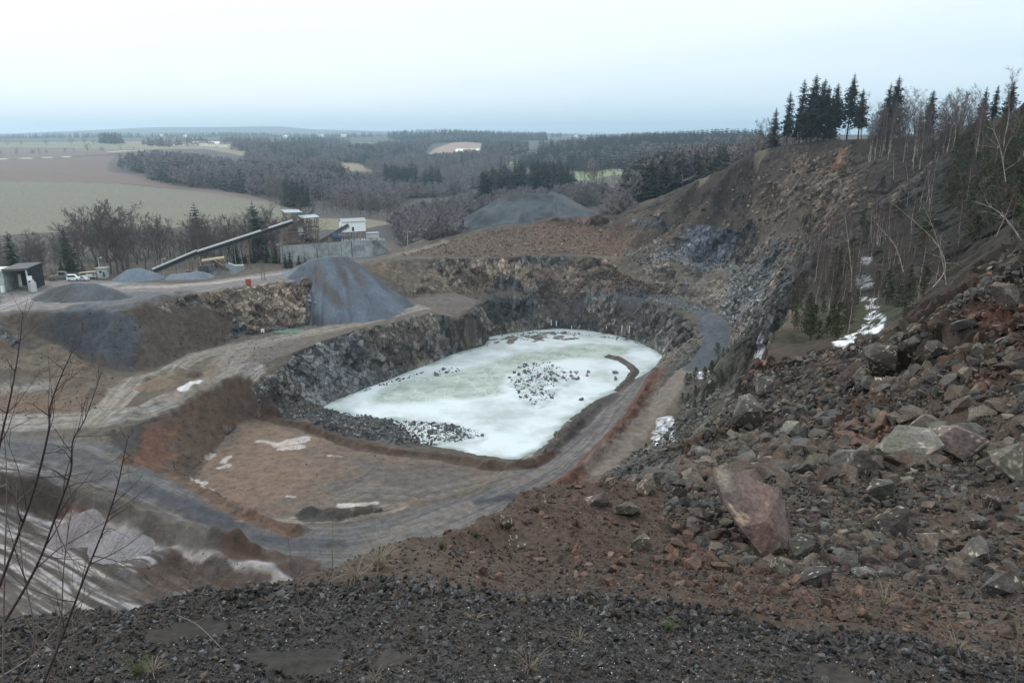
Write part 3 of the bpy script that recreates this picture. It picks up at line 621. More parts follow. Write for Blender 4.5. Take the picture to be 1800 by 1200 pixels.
def ground_material():
    m = bpy.data.materials.new('ground'); m.use_nodes = True; t = m.node_tree; L = t.links; b = t.nodes['Principled BSDF']
    b.inputs['Roughness'].default_value = .85; b.inputs['Specular IOR Level'].default_value = .25
    a = N(t, 'ShaderNodeAttribute', attribute_name='Col'); rk = N(t, 'ShaderNodeAttribute', attribute_name='rock'); tc = N(t, 'ShaderNodeTexCoord'); gs = N(t, 'ShaderNodeAttribute', attribute_name='grain')
    # grain of soil: clods and broken stone over the pit, grit on the near ground
    nA = N(t, 'ShaderNodeTexNoise'); nA.inputs['Scale'].default_value = .45; nA.inputs['Detail'].default_value = 9; nA.inputs['Roughness'].default_value = .74; L.new(tc.outputs['Object'], nA.inputs['Vector'])
    nB = N(t, 'ShaderNodeTexNoise'); nB.inputs['Scale'].default_value = 11; nB.inputs['Detail'].default_value = 6; nB.inputs['Roughness'].default_value = .7; L.new(tc.outputs['Object'], nB.inputs['Vector'])
    n1 = N(t, 'ShaderNodeMix'); L.new(gs.outputs['Fac'], n1.inputs[0]); L.new(nA.outputs['Fac'], n1.inputs[2]); L.new(nB.outputs['Fac'], n1.inputs[3])
    r1 = N(t, 'ShaderNodeMapRange'); L.new(n1.outputs[0], r1.inputs[0]); r1.inputs[1].default_value = .3; r1.inputs[2].default_value = .7; r1.inputs[3].default_value = .5; r1.inputs[4].default_value = 1.5
    # fractured rock: voronoi blocks; own tones and dark joints, contrast also painting sky occlusion
    mp = N(t, 'ShaderNodeMapping'); mp.inputs['Rotation'].default_value = (.5, .35, .4); mp.inputs['Scale'].default_value = (.8, .8, .5); L.new(tc.outputs['Object'], mp.inputs[0])
    nw = N(t, 'ShaderNodeTexNoise'); nw.inputs['Scale'].default_value = .9; nw.inputs['Detail'].default_value = 3; L.new(tc.outputs['Object'], nw.inputs['Vector'])
    ad = N(t, 'ShaderNodeMixRGB', blend_type='ADD'); ad.inputs[0].default_value = .8; L.new(mp.outputs[0], ad.inputs[1]); L.new(nw.outputs['Color'], ad.inputs[2])
    vo = N(t, 'ShaderNodeTexVoronoi'); vo.inputs['Scale'].default_value = .62; L.new(ad.outputs[0], vo.inputs['Vector'])
    ve = N(t, 'ShaderNodeTexVoronoi', feature='DISTANCE_TO_EDGE'); ve.inputs['Scale'].default_value = .62; L.new(ad.outputs[0], ve.inputs['Vector'])
    sp = N(t, 'ShaderNodeSeparateColor'); L.new(vo.outputs['Color'], sp.inputs[0])
    r2 = N(t, 'ShaderNodeMapRange'); L.new(sp.outputs[0], r2.inputs[0]); r2.inputs[3].default_value = .42; r2.inputs[4].default_value = 1.8
    r3 = N(t, 'ShaderNodeMapRange'); L.new(ve.outputs['Distance'], r3.inputs[0]); r3.inputs[1].default_value = 0; r3.inputs[2].default_value = .10; r3.inputs[3].default_value = .25; r3.inputs[4].default_value = 1
    mu = N(t, 'ShaderNodeMath', operation='MULTIPLY'); L.new(r2.outputs[0], mu.inputs[0]); L.new(r3.outputs[0], mu.inputs[1])
    mxf = N(t, 'ShaderNodeMapRange'); L.new(rk.outputs['Fac'], mxf.inputs[0]); mxf.inputs[3].default_value = 1.0
    m1 = N(t, 'ShaderNodeMixRGB'); L.new(rk.outputs['Fac'], m1.inputs[0]); m1.inputs[1].default_value = (1, 1, 1, 1); L.new(mu.outputs[0], m1.inputs[2])
    # warm and cool staining of the stone
    n3 = N(t, 'ShaderNodeTexNoise'); n3.inputs['Scale'].default_value = .22; n3.inputs['Detail'].default_value = 5; L.new(tc.outputs['Object'], n3.inputs['Vector'])
    cr = N(t, 'ShaderNodeValToRGB'); L.new(n3.outputs['Fac'], cr.inputs[0]); e = cr.color_ramp.elements; e[0].position = .35; e[0].color = (.95, .99, 1.04, 1); e[1].position = .66; e[1].color = (1.05, .99, .93, 1)
    m2 = N(t, 'ShaderNodeMixRGB', blend_type='MULTIPLY'); m2.inputs[0].default_value = .8; L.new(m1.outputs[0], m2.inputs[1]); L.new(cr.outputs[0], m2.inputs[2])
    v1 = N(t, 'ShaderNodeVectorMath', operation='SCALE'); L.new(a.outputs['Color'], v1.inputs[0]); L.new(r1.outputs[0], v1.inputs['Scale'])
    m3 = N(t, 'ShaderNodeMixRGB', blend_type='MULTIPLY'); m3.inputs[0].default_value = 1; L.new(v1.outputs[0], m3.inputs[1]); L.new(m2.outputs[0], m3.inputs[2]); L.new(m3.outputs[0], b.inputs['Base Color'])
    # bump
    h1 = N(t, 'ShaderNodeMath', operation='MULTIPLY'); L.new(rk.outputs['Fac'], h1.inputs[0]); L.new(r2.outputs[0], h1.inputs[1])
    h2 = N(t, 'ShaderNodeMath', operation='MULTIPLY_ADD'); L.new(n1.outputs[0], h2.inputs[0]); h2.inputs[1].default_value = 1.0; L.new(h1.outputs[0], h2.inputs[2])
    iv = N(t, 'ShaderNodeMapRange'); L.new(gs.outputs['Fac'], iv.inputs[0]); iv.inputs[3].default_value = .7; iv.inputs[4].default_value = .05
    bp = N(t, 'ShaderNodeBump'); bp.inputs['Strength'].default_value = .7; L.new(iv.outputs[0], bp.inputs['Distance']); L.new(h2.outputs[0], bp.inputs['Height']); L.new(bp.outputs[0], b.inputs['Normal'])
    return m

def build_ground():
    X = GX.copy(); Y = GY.copy(); Zh = H.copy()
    V = np.stack([X, Y, Zh], -1)
    # normals from the smooth surface
    du = np.gradient(V, axis=0); dv = np.gradient(V, axis=1)
    n = np.cross(dv, du); n /= np.linalg.norm(n, axis=-1, keepdims=True)+1e-9; n[n[..., 2] < 0] *= -1
    m = (ROCK > .03) & (RR > 14)
    x, y, z = X[m].astype(np.float32), Y[m].astype(np.float32), Zh[m].astype(np.float32)
    # tilted bedding
    xb = x*.9+z*.3; yb = y*.8+.4*z; zb = z*.55-x*.3
    wx = .6*fbm3(x, y, z, 5, 2, 91)
    d = np.zeros(len(x), np.float32); cr = np.zeros(len(x), np.float32)
    for s, a, sd_ in ((7.0, 2.0, 1), (2.8, 1.15, 5), (1.15, .4, 9)):
        sz = np.where(RR[m] < 60, .45, 1.0).astype(np.float32)
        c, f = cells((xb+wx)/(s*sz), (yb+wx)/(s*sz), zb/(s*sz), sd_)
        d += a*sz*(c-.5)*1.6-.12*a*sz*f; cr += (c-.5)*a
    d += .8*fbm3(x, y, z, 12, 3, 95)
    k = ROCK[m]; cr += 1.6*fbm3(x, y, z, 14, 3, 97)
    # keep the shoreline in place
    V[m] += n[m]*(d*k)[:, None]*np.clip((z-LAKE_Z)/3, .15, 1)[:, None]
    COL[m] *= (1+.42*k*np.clip(cr, -1.2, 1.2))[:, None]
    sl2 = SL
    grain = 1-wgt(RR, (25, 70))
    q = grid_faces(NR, NA); sm = (ROCK[:-1, :-1].ravel() < .25) & ~((RR[:-1, :-1].ravel() > 16) & (RR[:-1, :-1].ravel() < 90))
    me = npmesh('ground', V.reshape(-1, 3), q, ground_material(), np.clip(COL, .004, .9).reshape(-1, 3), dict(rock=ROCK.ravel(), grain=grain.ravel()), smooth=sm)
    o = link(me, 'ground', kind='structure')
    return V
GV = build_ground()
print('ground', NR, NA, round(time.time()-T0, 1))
HF = H        # final smooth heights for placing things
def on(px, py): return hit(px, py)
def up(x, y): return float(gz(x, y)[0])

# ------------------------------------------------------------ frozen lake
def lake():
    P = np.array(SHORE)[:, :2]; x0, y0 = P.min(0)-4; x1, y1 = P.max(0)+4; st = .8
    xs = np.arange(x0, x1, st); ys = np.arange(y0, y1, st); X, Y = np.meshgrid(xs, ys)
    G = [Zp(a, b, LAKE_Z)[:2] for a, b in ((640,700),(700,672),(800,655),(870,632),(960,612),(1060,604),(1110,612),(1085,626),(1000,628),(930,640),(900,660),(880,690),(800,700),(700,708),(660,710))]
    d, _, _ = seg_dist(X, Y, G, True); g = np.where(inside(X, Y, G), d, -d); green = np.clip((g+3.5*fbm2(X, Y, 14, 4, 3))/5+.5, 0, 1)
    d2, _, _ = seg_dist(X, Y, SHORE, True); edge = np.clip(1-d2/2.4+.9*fbm2(X, Y, 4, 4, 8), 0, 1)
    for pl_, rr2 in (([(918,650),(970,645),(992,660),(1030,668),(998,680),(965,695),(985,705),(940,722),(912,705),(895,675)], .75), ([(780,748),(830,756),(855,770),(800,787),(770,775)], .5), ([(700,664),(815,655),(800,670),(640,697)], .4), ([(860,592),(940,583),(1100,592),(1150,618),(1100,600),(1000,590),(900,598)], .6)):
        D_ = [Zp(a, b, LAKE_Z)[:2] for a, b in pl_]; dd, _, _ = seg_dist(X, Y, D_, True); w2 = np.where(inside(X, Y, D_), dd, -dd); edge = np.maximum(edge, rr2*np.clip((w2+2.2*fbm2(X, Y, 5, 4, 12))/2.5+.5, 0, 1)*np.clip(.6+fbm2(X, Y, 2.2, 3, 14), 0, 1))
    q = grid_faces(*X.shape)
    mid = np.stack([X, Y, np.full(X.shape, LAKE_Z)], -1).reshape(-1, 3)
    m = bpy.data.materials.new('ice'); m.use_nodes = True; t = m.node_tree; L = t.links; b = t.nodes['Principled BSDF']; b.inputs['Roughness'].default_value = .45; b.inputs['Specular IOR Level'].default_value = .3
    tc = N(t, 'ShaderNodeTexCoord'); A = lambda s: N(t, 'ShaderNodeAttribute', attribute_name=s)
    gr, ed = A('green'), A('edge')
    n = N(t, 'ShaderNodeTexNoise'); n.inputs['Scale'].default_value = .05; n.inputs['Detail'].default_value = 9; n.inputs['Roughness'].default_value = .62; L.new(tc.outputs['Object'], n.inputs['Vector'])
    c1 = N(t, 'ShaderNodeValToRGB'); L.new(n.outputs['Fac'], c1.inputs[0]); e = c1.color_ramp.elements; e[0].position = .36; e[0].color = (.36, .40, .40, 1); e[1].position = .56; e[1].color = (.57, .625, .66, 1)
    n2 = N(t, 'ShaderNodeTexNoise'); n2.inputs['Scale'].default_value = .16; n2.inputs['Detail'].default_value = 8; n2.inputs['Roughness'].default_value = .7; L.new(tc.outputs['Object'], n2.inputs['Vector'])
    c2 = N(t, 'ShaderNodeValToRGB'); L.new(n2.outputs['Fac'], c2.inputs[0]); e = c2.color_ramp.elements; e[0].position = .36; e[0].color = (.21, .26, .23, 1); e[1].position = .62; e[1].color = (.40, .45, .42, 1)
    # floes: pale rims round polygon plates
    mp = N(t, 'ShaderNodeMapping'); mp.inputs['Rotation'].default_value = (0, 0, .5); mp.inputs['Scale'].default_value = (.30, .16, 1); L.new(tc.outputs['Object'], mp.inputs[0])
    ad = N(t, 'ShaderNodeMixRGB', blend_type='ADD'); ad.inputs[0].default_value = .5; L.new(mp.outputs[0], ad.inputs[1]); L.new(n2.outputs['Color'], ad.inputs[2])
    ve = N(t, 'ShaderNodeTexVoronoi', feature='DISTANCE_TO_EDGE'); ve.inputs['Scale'].default_value = 1; L.new(ad.outputs[0], ve.inputs['Vector'])
    rr_ = N(t, 'ShaderNodeMapRange'); L.new(ve.outputs['Distance'], rr_.inputs[0]); rr_.inputs[1].default_value = .015; rr_.inputs[2].default_value = .06; rr_.inputs[3].default_value = .6; rr_.inputs[4].default_value = 0
    nm = N(t, 'ShaderNodeTexNoise'); nm.inputs['Scale'].default_value = .09; L.new(tc.outputs['Object'], nm.inputs['Vector'])
    r5 = N(t, 'ShaderNodeMapRange'); L.new(nm.outputs['Fac'], r5.inputs[0]); r5.inputs[1].default_value = .38; r5.inputs[2].default_value = .52
    mm = N(t, 'ShaderNodeMath', operation='MULTIPLY'); L.new(rr_.outputs[0], mm.inputs[0]); L.new(r5.outputs[0], mm.inputs[1])
    f1 = N(t, 'ShaderNodeMixRGB'); L.new(mm.outputs[0], f1.inputs[0]); L.new(c2.outputs[0], f1.inputs[1]); f1.inputs[2].default_value = (.52, .56, .56, 1)
    mx = N(t, 'ShaderNodeMixRGB'); L.new(gr.outputs['Fac'], mx.inputs[0]); L.new(c1.outputs[0], mx.inputs[1]); L.new(f1.outputs[0], mx.inputs[2])
    mk = N(t, 'ShaderNodeMixRGB'); L.new(ed.outputs['Fac'], mk.inputs[0]); L.new(mx.outputs[0], mk.inputs[1]); mk.inputs[2].default_value = (.25, .31, .30, 1)
    L.new(mk.outputs[0], b.inputs['Base Color'])
    bp = N(t, 'ShaderNodeBump'); bp.inputs['Strength'].default_value = .25; bp.inputs['Distance'].default_value = .3; L.new(n2.outputs['Fac'], bp.inputs['Height']); L.new(bp.outputs[0], b.inputs['Normal'])
    me = npmesh('lake_ice', mid, q, m, None, dict(green=green.ravel(), edge=edge.ravel()), smooth=True)
    link(me, 'lake_ice', kind='structure')
lake()
# ------------------------------------------------------------ plants
def unit(v): return v/(np.linalg.norm(v)+1e-9)
def tube_into(V, Fc, pts, rad, k):
    """append a k sided tapered tube along pts"""
    b = len(V); n = len(pts)
    for i, p in enumerate(pts):
        t = unit(pts[min(i+1, n-1)]-pts[max(i-1, 0)]); a = unit(np.cross(t, (0.3, .9, .2))); c = np.cross(t, a)
        for j in range(k):
            an = 2*math.pi*j/k; V.append(p+rad[i]*(math.cos(an)*a+math.sin(an)*c))
    for i in range(n-1):
        for j in range(k):
            Fc.append((b+i*k+j, b+i*k+(j+1) % k, b+(i+1)*k+(j+1) % k, b+(i+1)*k+j))
def quads(V, Fc): return np.array(V), np.array(Fc)
def mk(name, V, Fc, mats, smooth=False, mi=None, colr=None): return npmesh(name, V, Fc, mats, colr, None, smooth, mi)

def spruce_geo(h, seed, bare=.12, rad=.17, tier=26, per=6, clumps=7, droop=.35, thin=.85, size=1.0):
    g = np.random.default_rng(seed)
    V = []; Fc = []
    for i in range(tier):
        t = i/(tier-1); z = h*(bare+(1-bare)*t**.92); R0 = h*rad*(1-t)**.75*(.75+.5*g.random())+.12
        for j in range(per):
            if g.random() > thin: continue
            an = 2*math.pi*(j+g.random())/per; L = R0*(.65+.5*g.random()); d = np.array([math.cos(an), math.sin(an), 0]); sd = np.array([-d[1], d[0], 0])
            for q in range(clumps):
                s = (q+.6+.3*g.random())/clumps; wd = (.16+.34*(1-s))*L*.8*size+.10; ln = L/clumps*1.15
                c = d*L*s+np.array([0, 0, z-droop*L*s*s*(1.2-t)+(.25*L*s if t > .7 else 0)])+g.normal(0, .05*L, 3)
                tw = g.normal(0, .35); s2 = sd*math.cos(tw)+np.array([0, 0, math.sin(tw)])
                dz = np.array([0, 0, -wd*.75*(.4+g.random())])
                b = len(V)
                V += [c-d*ln*.6, c+s2*wd+dz*.6, c+d*ln*.9+dz*.5, c-s2*wd+dz*.6]
                Fc.append((b, b+1, b+2, b+3))
    # leader
    b = len(V); V += [np.array([-.09, 0, h*.96]), np.array([.09, 0, h*.96]), np.array([.02, 0, h*1.03]), np.array([-.02, 0, h*1.03])]; Fc.append((b, b+1, b+2, b+3))
    TV = []; TF = []
    tube_into(TV, TF, [np.array([0, 0, -1.0]), np.array([0, 0, h*.5]), np.array([0, 0, h*.98])], [h*.014+.05, h*.009+.03, .02], 6)
    return (TV, TF), (V, Fc)
def bare_geo(h, seed, trunk_r=None, first=.25, spread=.75, nb=9, lv=3, up_=.55, thick=1.0, lean=.04, twigs=4, kmin=3, fine=.012, bd=.025):
    g = np.random.default_rng(seed); tr = trunk_r or h*.014
    TV = []; TF = []; V = []; Fc = []
    n = 7; pts = [np.array([0, 0, -.8])]; ang = g.random()*6.28; bend = g.normal(0, bd, (n+1, 2))
    for i in range(1, n+1):
        z = h*i/n*.93; pts.append(np.array([math.cos(ang)*lean*z+bend[i, 0]*h, math.sin(ang)*lean*z+bend[i, 1]*h, z]))
    rad = [tr*(1-.86*i/n) for i in range(n+1)]; tube_into(TV, TF, pts, rad, 6)
    def limb(p, d, L, r, lev):
        m = 3 if lev else 4; q = [p]; dd = d
        for i in range(m):
            dd = unit(dd+g.normal(0, .16, 3)+np.array([0, 0, .10*up_])); q.append(q[-1]+dd*L/m)
        tube_into(V, Fc, q, [max(r*(1-.75*i/m), fine*.6)*thick for i in range(m+1)], 4 if lev == 0 else kmin)
        if lev < lv-1:
            kk = twigs+(1 if g.random() < .5 else 0)
            for i in range(kk):
                t = .3+.7*(i+g.random())/kk; a = min(int(t*m), m-1); pp = q[a]+(q[a+1]-q[a])*(t*m-a)
                d2 = unit(unit(q[a+1]-q[a])*.9+g.normal(0, .55, 3)+np.array([0, 0, .25*up_])); limb(pp, d2, L*(.42+.2*g.random()), r*.5, lev+1)
    for i in range(nb):
        t = first+(1-first)*(i+.5)/nb; a = min(int(t*n), n-1); p = pts[a]+(pts[a+1]-pts[a])*(t*n-a); an = i*2.4+g.random()
        el = up_+.5*t; d = np.array([math.cos(an)*math.cos(el), math.sin(an)*math.cos(el), math.sin(el)])
        limb(p, d, h*spread*(.36-.22*t)*(.8+.4*g.random())+.3, tr*(.55-.38*t), 0)
    return (TV, TF), (V, Fc)
def pine_geo(h, seed, n=11, bushy=1.0):
    """open young pine: trunk, ragged clumps of needles"""
    g = np.random.default_rng(seed); TV = []; TF = []; V = []; Fc = []
    tube_into(TV, TF, [np.array([0, 0, -.4]), np.array([g.normal(0, .02*h), 0, h*.5]), np.array([g.normal(0, .05*h), 0, h])], [h*.016+.015, h*.011+.01, .01], 5)
    for i in range(n):
        t = .1+.9*(i+.5)/n; z = h*t; Rr = h*.30*bushy*(1.05-t)**.7+.1
        for j in range(5):
            an = g.random()*6.28; L = Rr*(.5+.6*g.random()); d = np.array([math.cos(an), math.sin(an), .45])
            tube_into(TV, TF, [np.array([0, 0, z]), np.array([0, 0, z])+d*L], [.02, .008], 3)
            for q in range(6):
                c = np.array([0, 0, z])+d*L*(.35+.13*q)+g.normal(0, .09*Rr+.03, 3)
                for _ in range(2):
                    a = unit(g.normal(0, 1, 3)+[0, 0, .4]); b_ = unit(np.cross(a, g.normal(0, 1, 3))); s = .10+.05*h*g.random(); w_ = s*.35
                    k = len(V); V += [c-b_*w_, c+b_*w_, c+a*s+b_*w_*.2, c+a*s-b_*w_*.2]; Fc.append((k, k+1, k+2, k+3))
    return (TV, TF), (V, Fc)

M_SPR = mat('spruce_needles', S(38,46,38,1.2), .9, var=.5, vs=.5, c2=S(26,34,30,1.2)); M_PIN = mat('pine_needles', S(62,66,46), .9, var=.5, vs=1.2, c2=S(46,52,38))
M_TRK = mat('bark', S(78,68,62), .95, var=.4, vs=2.5); M_TWG = mat('twigs', S(82,74,72), .95, var=.3, vs=1.5); M_TWB = mat('twigs_purple', S(86,72,74), .95, var=.3, vs=1.5)
M_BIR = mat('birch_bark', S(172,165,156), .85, var=.3, vs=6, c2=S(120,112,106)); M_GRY = mat('grey_twigs', S(110,100,92), .95, var=.3, vs=1.5)
M_MOS = mat('mossy_twigs', S(80,78,62), .95, var=.3, vs=1.5)

def proto(kind, geo, mt, mc):
    (tv, tf), (cv, cf) = geo
    return dict(kind=kind, trunk=mk('trunk', tv, tf, mt, True), crown=mk('crown', cv, cf, mc), h=max(p[2] for p in cv))
def proto1(kind, geo, mt, mc):
    (tv, tf), (cv, cf) = geo; b = len(tv)
    F_ = np.array(list(tf)+[tuple(i+b for i in f) for f in cf])
    return dict(kind=kind, one=mk(kind, list(tv)+list(cv), F_, [mt, mc], False, [0]*len(tf)+[1]*len(cf)), h=max(p[2] for p in cv))
NT = 0
def plant(pr, x, y, h, label, cat, group, z=None, lean=None, sx=1.0):
    """put one copy of a tree at a plan point"""
    global NT
    NT += 1
    z = up(x, y) if z is None else z; s = h/pr['h']
    rot = rnd.random()*6.28
    if 'one' in pr:
        o = link(pr['one'], pr['kind'], None, (x, y, z), label=label, category=cat, group=group)
    else:
        o = empty(pr['kind'], (x, y, z), 0, label=label, category=cat, group=group)
        link(pr['trunk'], 'trunk', o); link(pr['crown'], 'crown', o)
    o.scale = (s*sx, s*sx, s); o.rotation_euler = (rnd.gauss(0, .02) if lean is None else lean[0], rnd.gauss(0, .02) if lean is None else lean[1], rot if lean is None else 0)
    return o

SPR = [proto('spruce_tree', spruce_geo(22, s, b, r*1.55, 34, 8, 7, .34, th), M_TRK, M_SPR) for s, b, r, th in ((1,.08,.13,.8),(2,.22,.12,.7),(3,.28,.14,.7),(4,.4,.11,.7),(5,.14,.16,.85))]
SPL = [proto1('spruce_tree', spruce_geo(20, s, .05, r*1.6, 19, 7, 4, .3, .95, 1.2), M_TRK, M_SPR) for s, r in ((11,.15),(12,.17),(13,.13))]
BAR = [proto('bare_tree', bare_geo(16, s, .22, .22, sp_, 11, 3, .5, 1.0, .03, 5, 3, .03), M_TRK, M_TWG) for s, sp_ in ((21,.95),(22,.85),(23,1.05))]
BAR = []
for s, sp_ in ((21,1.0),(22,.9),(23,1.1)):
    BAR.append(proto('bare_tree', bare_geo(16, s, .22, .18, sp_, 11, 4, .5, 1.0, .03, 4, 3, .028), M_TRK, M_TWG))
BLO = [proto1('bare_tree', bare_geo(15, s, .2, .15, sp_, 9, 3, .5, 1.5, .02, 5, 3, .05), M_TRK, m_) for s, sp_, m_ in ((31,1.1,M_TWG),(32,.95,M_MOS),(33,1.2,M_TWB),(34,1.0,M_GRY))]
BIR = [proto('birch_tree', bare_geo(14, s, .11, .3, .5, 16, 3, .85, .8, .04, 6, 3, .016, .007), M_BIR, M_TWB) for s in (41, 42, 43)]
BIL = [proto1('birch_tree', bare_geo(13, s, .11, .3, .55, 11, 3, .85, 1.2, .04, 5, 3, .03, .008), M_BIR, M_TWB) for s in (44, 45)]
PIN = [proto('young_pine', pine_geo(4.5, s, 11), M_TRK, M_PIN) for s in (51, 52, 53)]
PINL = [proto1('young_pine', pine_geo(5.5, s, 8, 1.15), M_TRK, M_PIN) for s in (54, 55)]
SAP = [proto1('bare_sapling', bare_geo(6, s, .03, .12, .6, 12, 3, .9, 1.0, .06, 5, 3, .010, .01), M_TWG, M_TWG) for s in (61, 62)]

def tip(px, py, Y): p = Dp(px, py, Y); return p
def tree_to(pr, px, top, Y, label, cat, group, base=None, hmin=2):
    """tree whose top shows at (px, top) when it stands Y metres off"""
    x, _, z = Dp(px, top, Y); g0 = up(x, Y)
    return plant(pr, x, Y, max(z-g0, hmin), label, cat, group)

# --- ridge trees on the skyline at right
for px, top, Y, k, lb in ((1366,186,322,0,'slim spruce standing alone at the left end of the ridge row'),(1392,158,318,1,'spruce at the left edge of the ridge clump, left of the two tallest crowns'),
    (1416,136,316,1,'tall spruce with a narrow crown beside the flat-topped one on the ridge'),(1437,127,314,4,'tallest ridge spruce, broad dark crown with a flat ragged top'),(1458,146,316,3,'spruce with a bare lower stem just right of the flat-topped one'),
    (1477,142,312,2,'spruce with sparse lower limbs in the middle of the ridge clump'),(1502,126,312,3,'tall pointed spruce standing clear near the right of the ridge clump'),(1519,153,314,2,'slender spruce at the right end of the ridge clump'),
    (1566,142,305,0,'left one of the two dense spruces right of the gap in the ridge row'),(1581,130,303,4,'right, taller one of the two dense spruces past the gap'),(1641,155,292,4,'broad dark spruce above the birches on the ridge'),
    (1735,150,245,0,'pointed spruce rising from the wood at the right skyline'),(1755,147,240,1,'second pointed spruce on the right skyline'),(1783,140,225,4,'dark spruce at the far right skyline below the pale birch'),(1400,215,322,3,'low dark spruce behind the left end of the ridge row'),
    (1448,135,320,4,'dense spruce tucked behind the tallest ridge spruce'),(1428,150,321,1,'dark spruce filling the gap behind the tall ridge pair'),(1468,160,319,0,'short spruce inside the ridge clump')):
    tree_to(SPR[k], px, top, rimY(px)+3+(abs(Y*7) % 5) if px < 1600 else Y, lb, 'spruce', 'dark spruces on the quarry rim')
for px, top, Y, lb in ((1337,205,325,'bare tree with a round crown at the left end of the rim'),(1348,212,327,'small bare tree beside the round-crowned one on the rim'),(1362,200,321,'bare tree in front of the lone slim spruce'),(1526,160,312,'spreading bare tree at the right of the ridge clump'),
    (1600,152,300,'bare tree just right of the two dense spruces'),(1615,150,299,'leafless tree between the spruces on the rim'),(1690,150,275,'pale bare tree on the right skyline'),(1712,145,262,'pale wide bare tree near the right skyline'),(1676,156,280,'bare tree on the skyline left of two pale ones'),(1540,190,310,'small bare tree in the gap of the ridge row')):
    tree_to(rnd.choice(BAR), px, top, rimY(px)+4, lb, 'bare tree', 'bare trees on the quarry rim')
tree_to(BIR[0], 1792, 112, 170, 'tall pale birch crown at the right edge above the skyline', 'birch', 'birches on the wooded right slope')
for i in range(120):
    px = 1530+rnd.random()*210; Y = rimY(px)+rnd.uniform(-22, 4); top = 205-(px-1545)*.12+rnd.uniform(-30, 25)
    tree_to(rnd.choice(BIR+SAP), px, top, Y, 'thin birch in the thicket along the quarry rim below the skyline', 'birch', 'thin birches along the quarry rim')
for px in (1380,1400,1430,1455,1470,1485,1500,1515,1530,1540,1550,1555):
    tree_to(rnd.choice(SAP), px+rnd.uniform(-6, 6), rnd.uniform(205, 228), rimY(px)+3, 'thin bare sapling under the ridge spruces', 'sapling', 'saplings under the ridge spruces')

# --- wooded slope at right: birches leaning, pines
def scatter(poly, n, seed=0, rmin=20, tries=60, gap=0):
    g = random.Random(seed); P = plan(poly, rmin); xs = [p[0] for p in P]; ys = [p[1] for p in P]; out = []
    A = np.array(P)
    while len(out) < n and tries*n > 0:
        tries -= 1/n if n else 1
        x = g.uniform(min(xs), max(xs)); y = g.uniform(min(ys), max(ys))
        if inside(np.array([x]), np.array([y]), P)[0] and (not gap or all((x-a)**2+(y-b)**2 > gap*gap for a, b in out[-80:])): out.append((x, y))
        if tries < 0: break
    return out
SLOPE = [(1560,300),(1690,255),(1800,225),(1900,200),(1950,300),(1900,400),(1800,425),(1720,465),(1640,480),(1560,465),(1500,420)]
for x, y in scatter(SLOPE, 95, 5, 20, 400):
    k = rnd.random(); h = rnd.uniform(7, 13)*min(1, max(.5, y/160))
    if k < .5: plant(rnd.choice(BIR), x, y, h, 'thin pale birch in the wood on the right hand slope', 'birch', 'birches on the wooded right slope', lean=(rnd.gauss(0, .12), rnd.gauss(-.03, .1)))
    elif k < .7: plant(rnd.choice(BLO), x, y, h*.8, 'bare grey tree in the wood on the right hand slope', 'bare tree', 'bare trees on the wooded right slope')
    else: plant(rnd.choice(PIN), x, y, rnd.uniform(3.5, 7), 'dark green pine in the wood on the right hand slope', 'pine', 'pines on the wooded right slope')
for x, y in scatter([(1640,250),(1800,215),(1950,200),(1950,380),(1800,400),(1700,420),(1660,340)], 150, 6, 20, 400):
    plant(rnd.choice(PINL), x, y, rnd.uniform(4, 7.5), 'dark green pine in the wood on the right hand slope', 'pine', 'pines on the wooded right slope')
for poly, n, hh, sd_ in (([(1385,545),(1440,470),(1500,470),(1505,560),(1470,600),(1390,605)], 40, (2.0, 4.2), 7), ([(1445,440),(1500,455),(1500,480),(1440,480)], 7, (3, 5), 8), ([(1540,470),(1600,490),(1640,520),(1600,560),(1560,575),(1540,530)], 12, (3, 5), 9)):
    for x, y in scatter(poly, n, sd_, 40, 400):
        plant(rnd.choice(PIN), x, y, rnd.uniform(*hh), 'young green pine on the snowy ledge above the pit', 'pine', 'young pines on the snowy ledge')
for x, y in scatter([(1200,660),(1245,650),(1255,700),(1225,725),(1190,715)], 14, 10, 40, 300): plant(rnd.choice(PIN), x, y, rnd.uniform(3, 6), 'small green pine on the slope right of the haul ramp', 'pine', 'small pines beside the haul ramp')
for x, y in scatter([(1260,620),(1300,600),(1320,640),(1280,690),(1245,690)], 24, 11, 40, 300): plant(rnd.choice(SAP+PINL), x, y, rnd.uniform(2.5, 5), 'bare sapling on the slope right of the haul ramp', 'sapling', 'saplings beside the haul ramp')
for x, y in scatter([(1390,520),(1450,400),(1600,420),(1660,500),(1600,565),(1480,590),(1380,605)], 150, 12, 40, 400): plant(rnd.choice(SAP+BIR), x, y, rnd.uniform(5, 9), 'thin bare sapling on the snowy ledge above the pit', 'sapling', 'bare saplings on the snowy ledge')
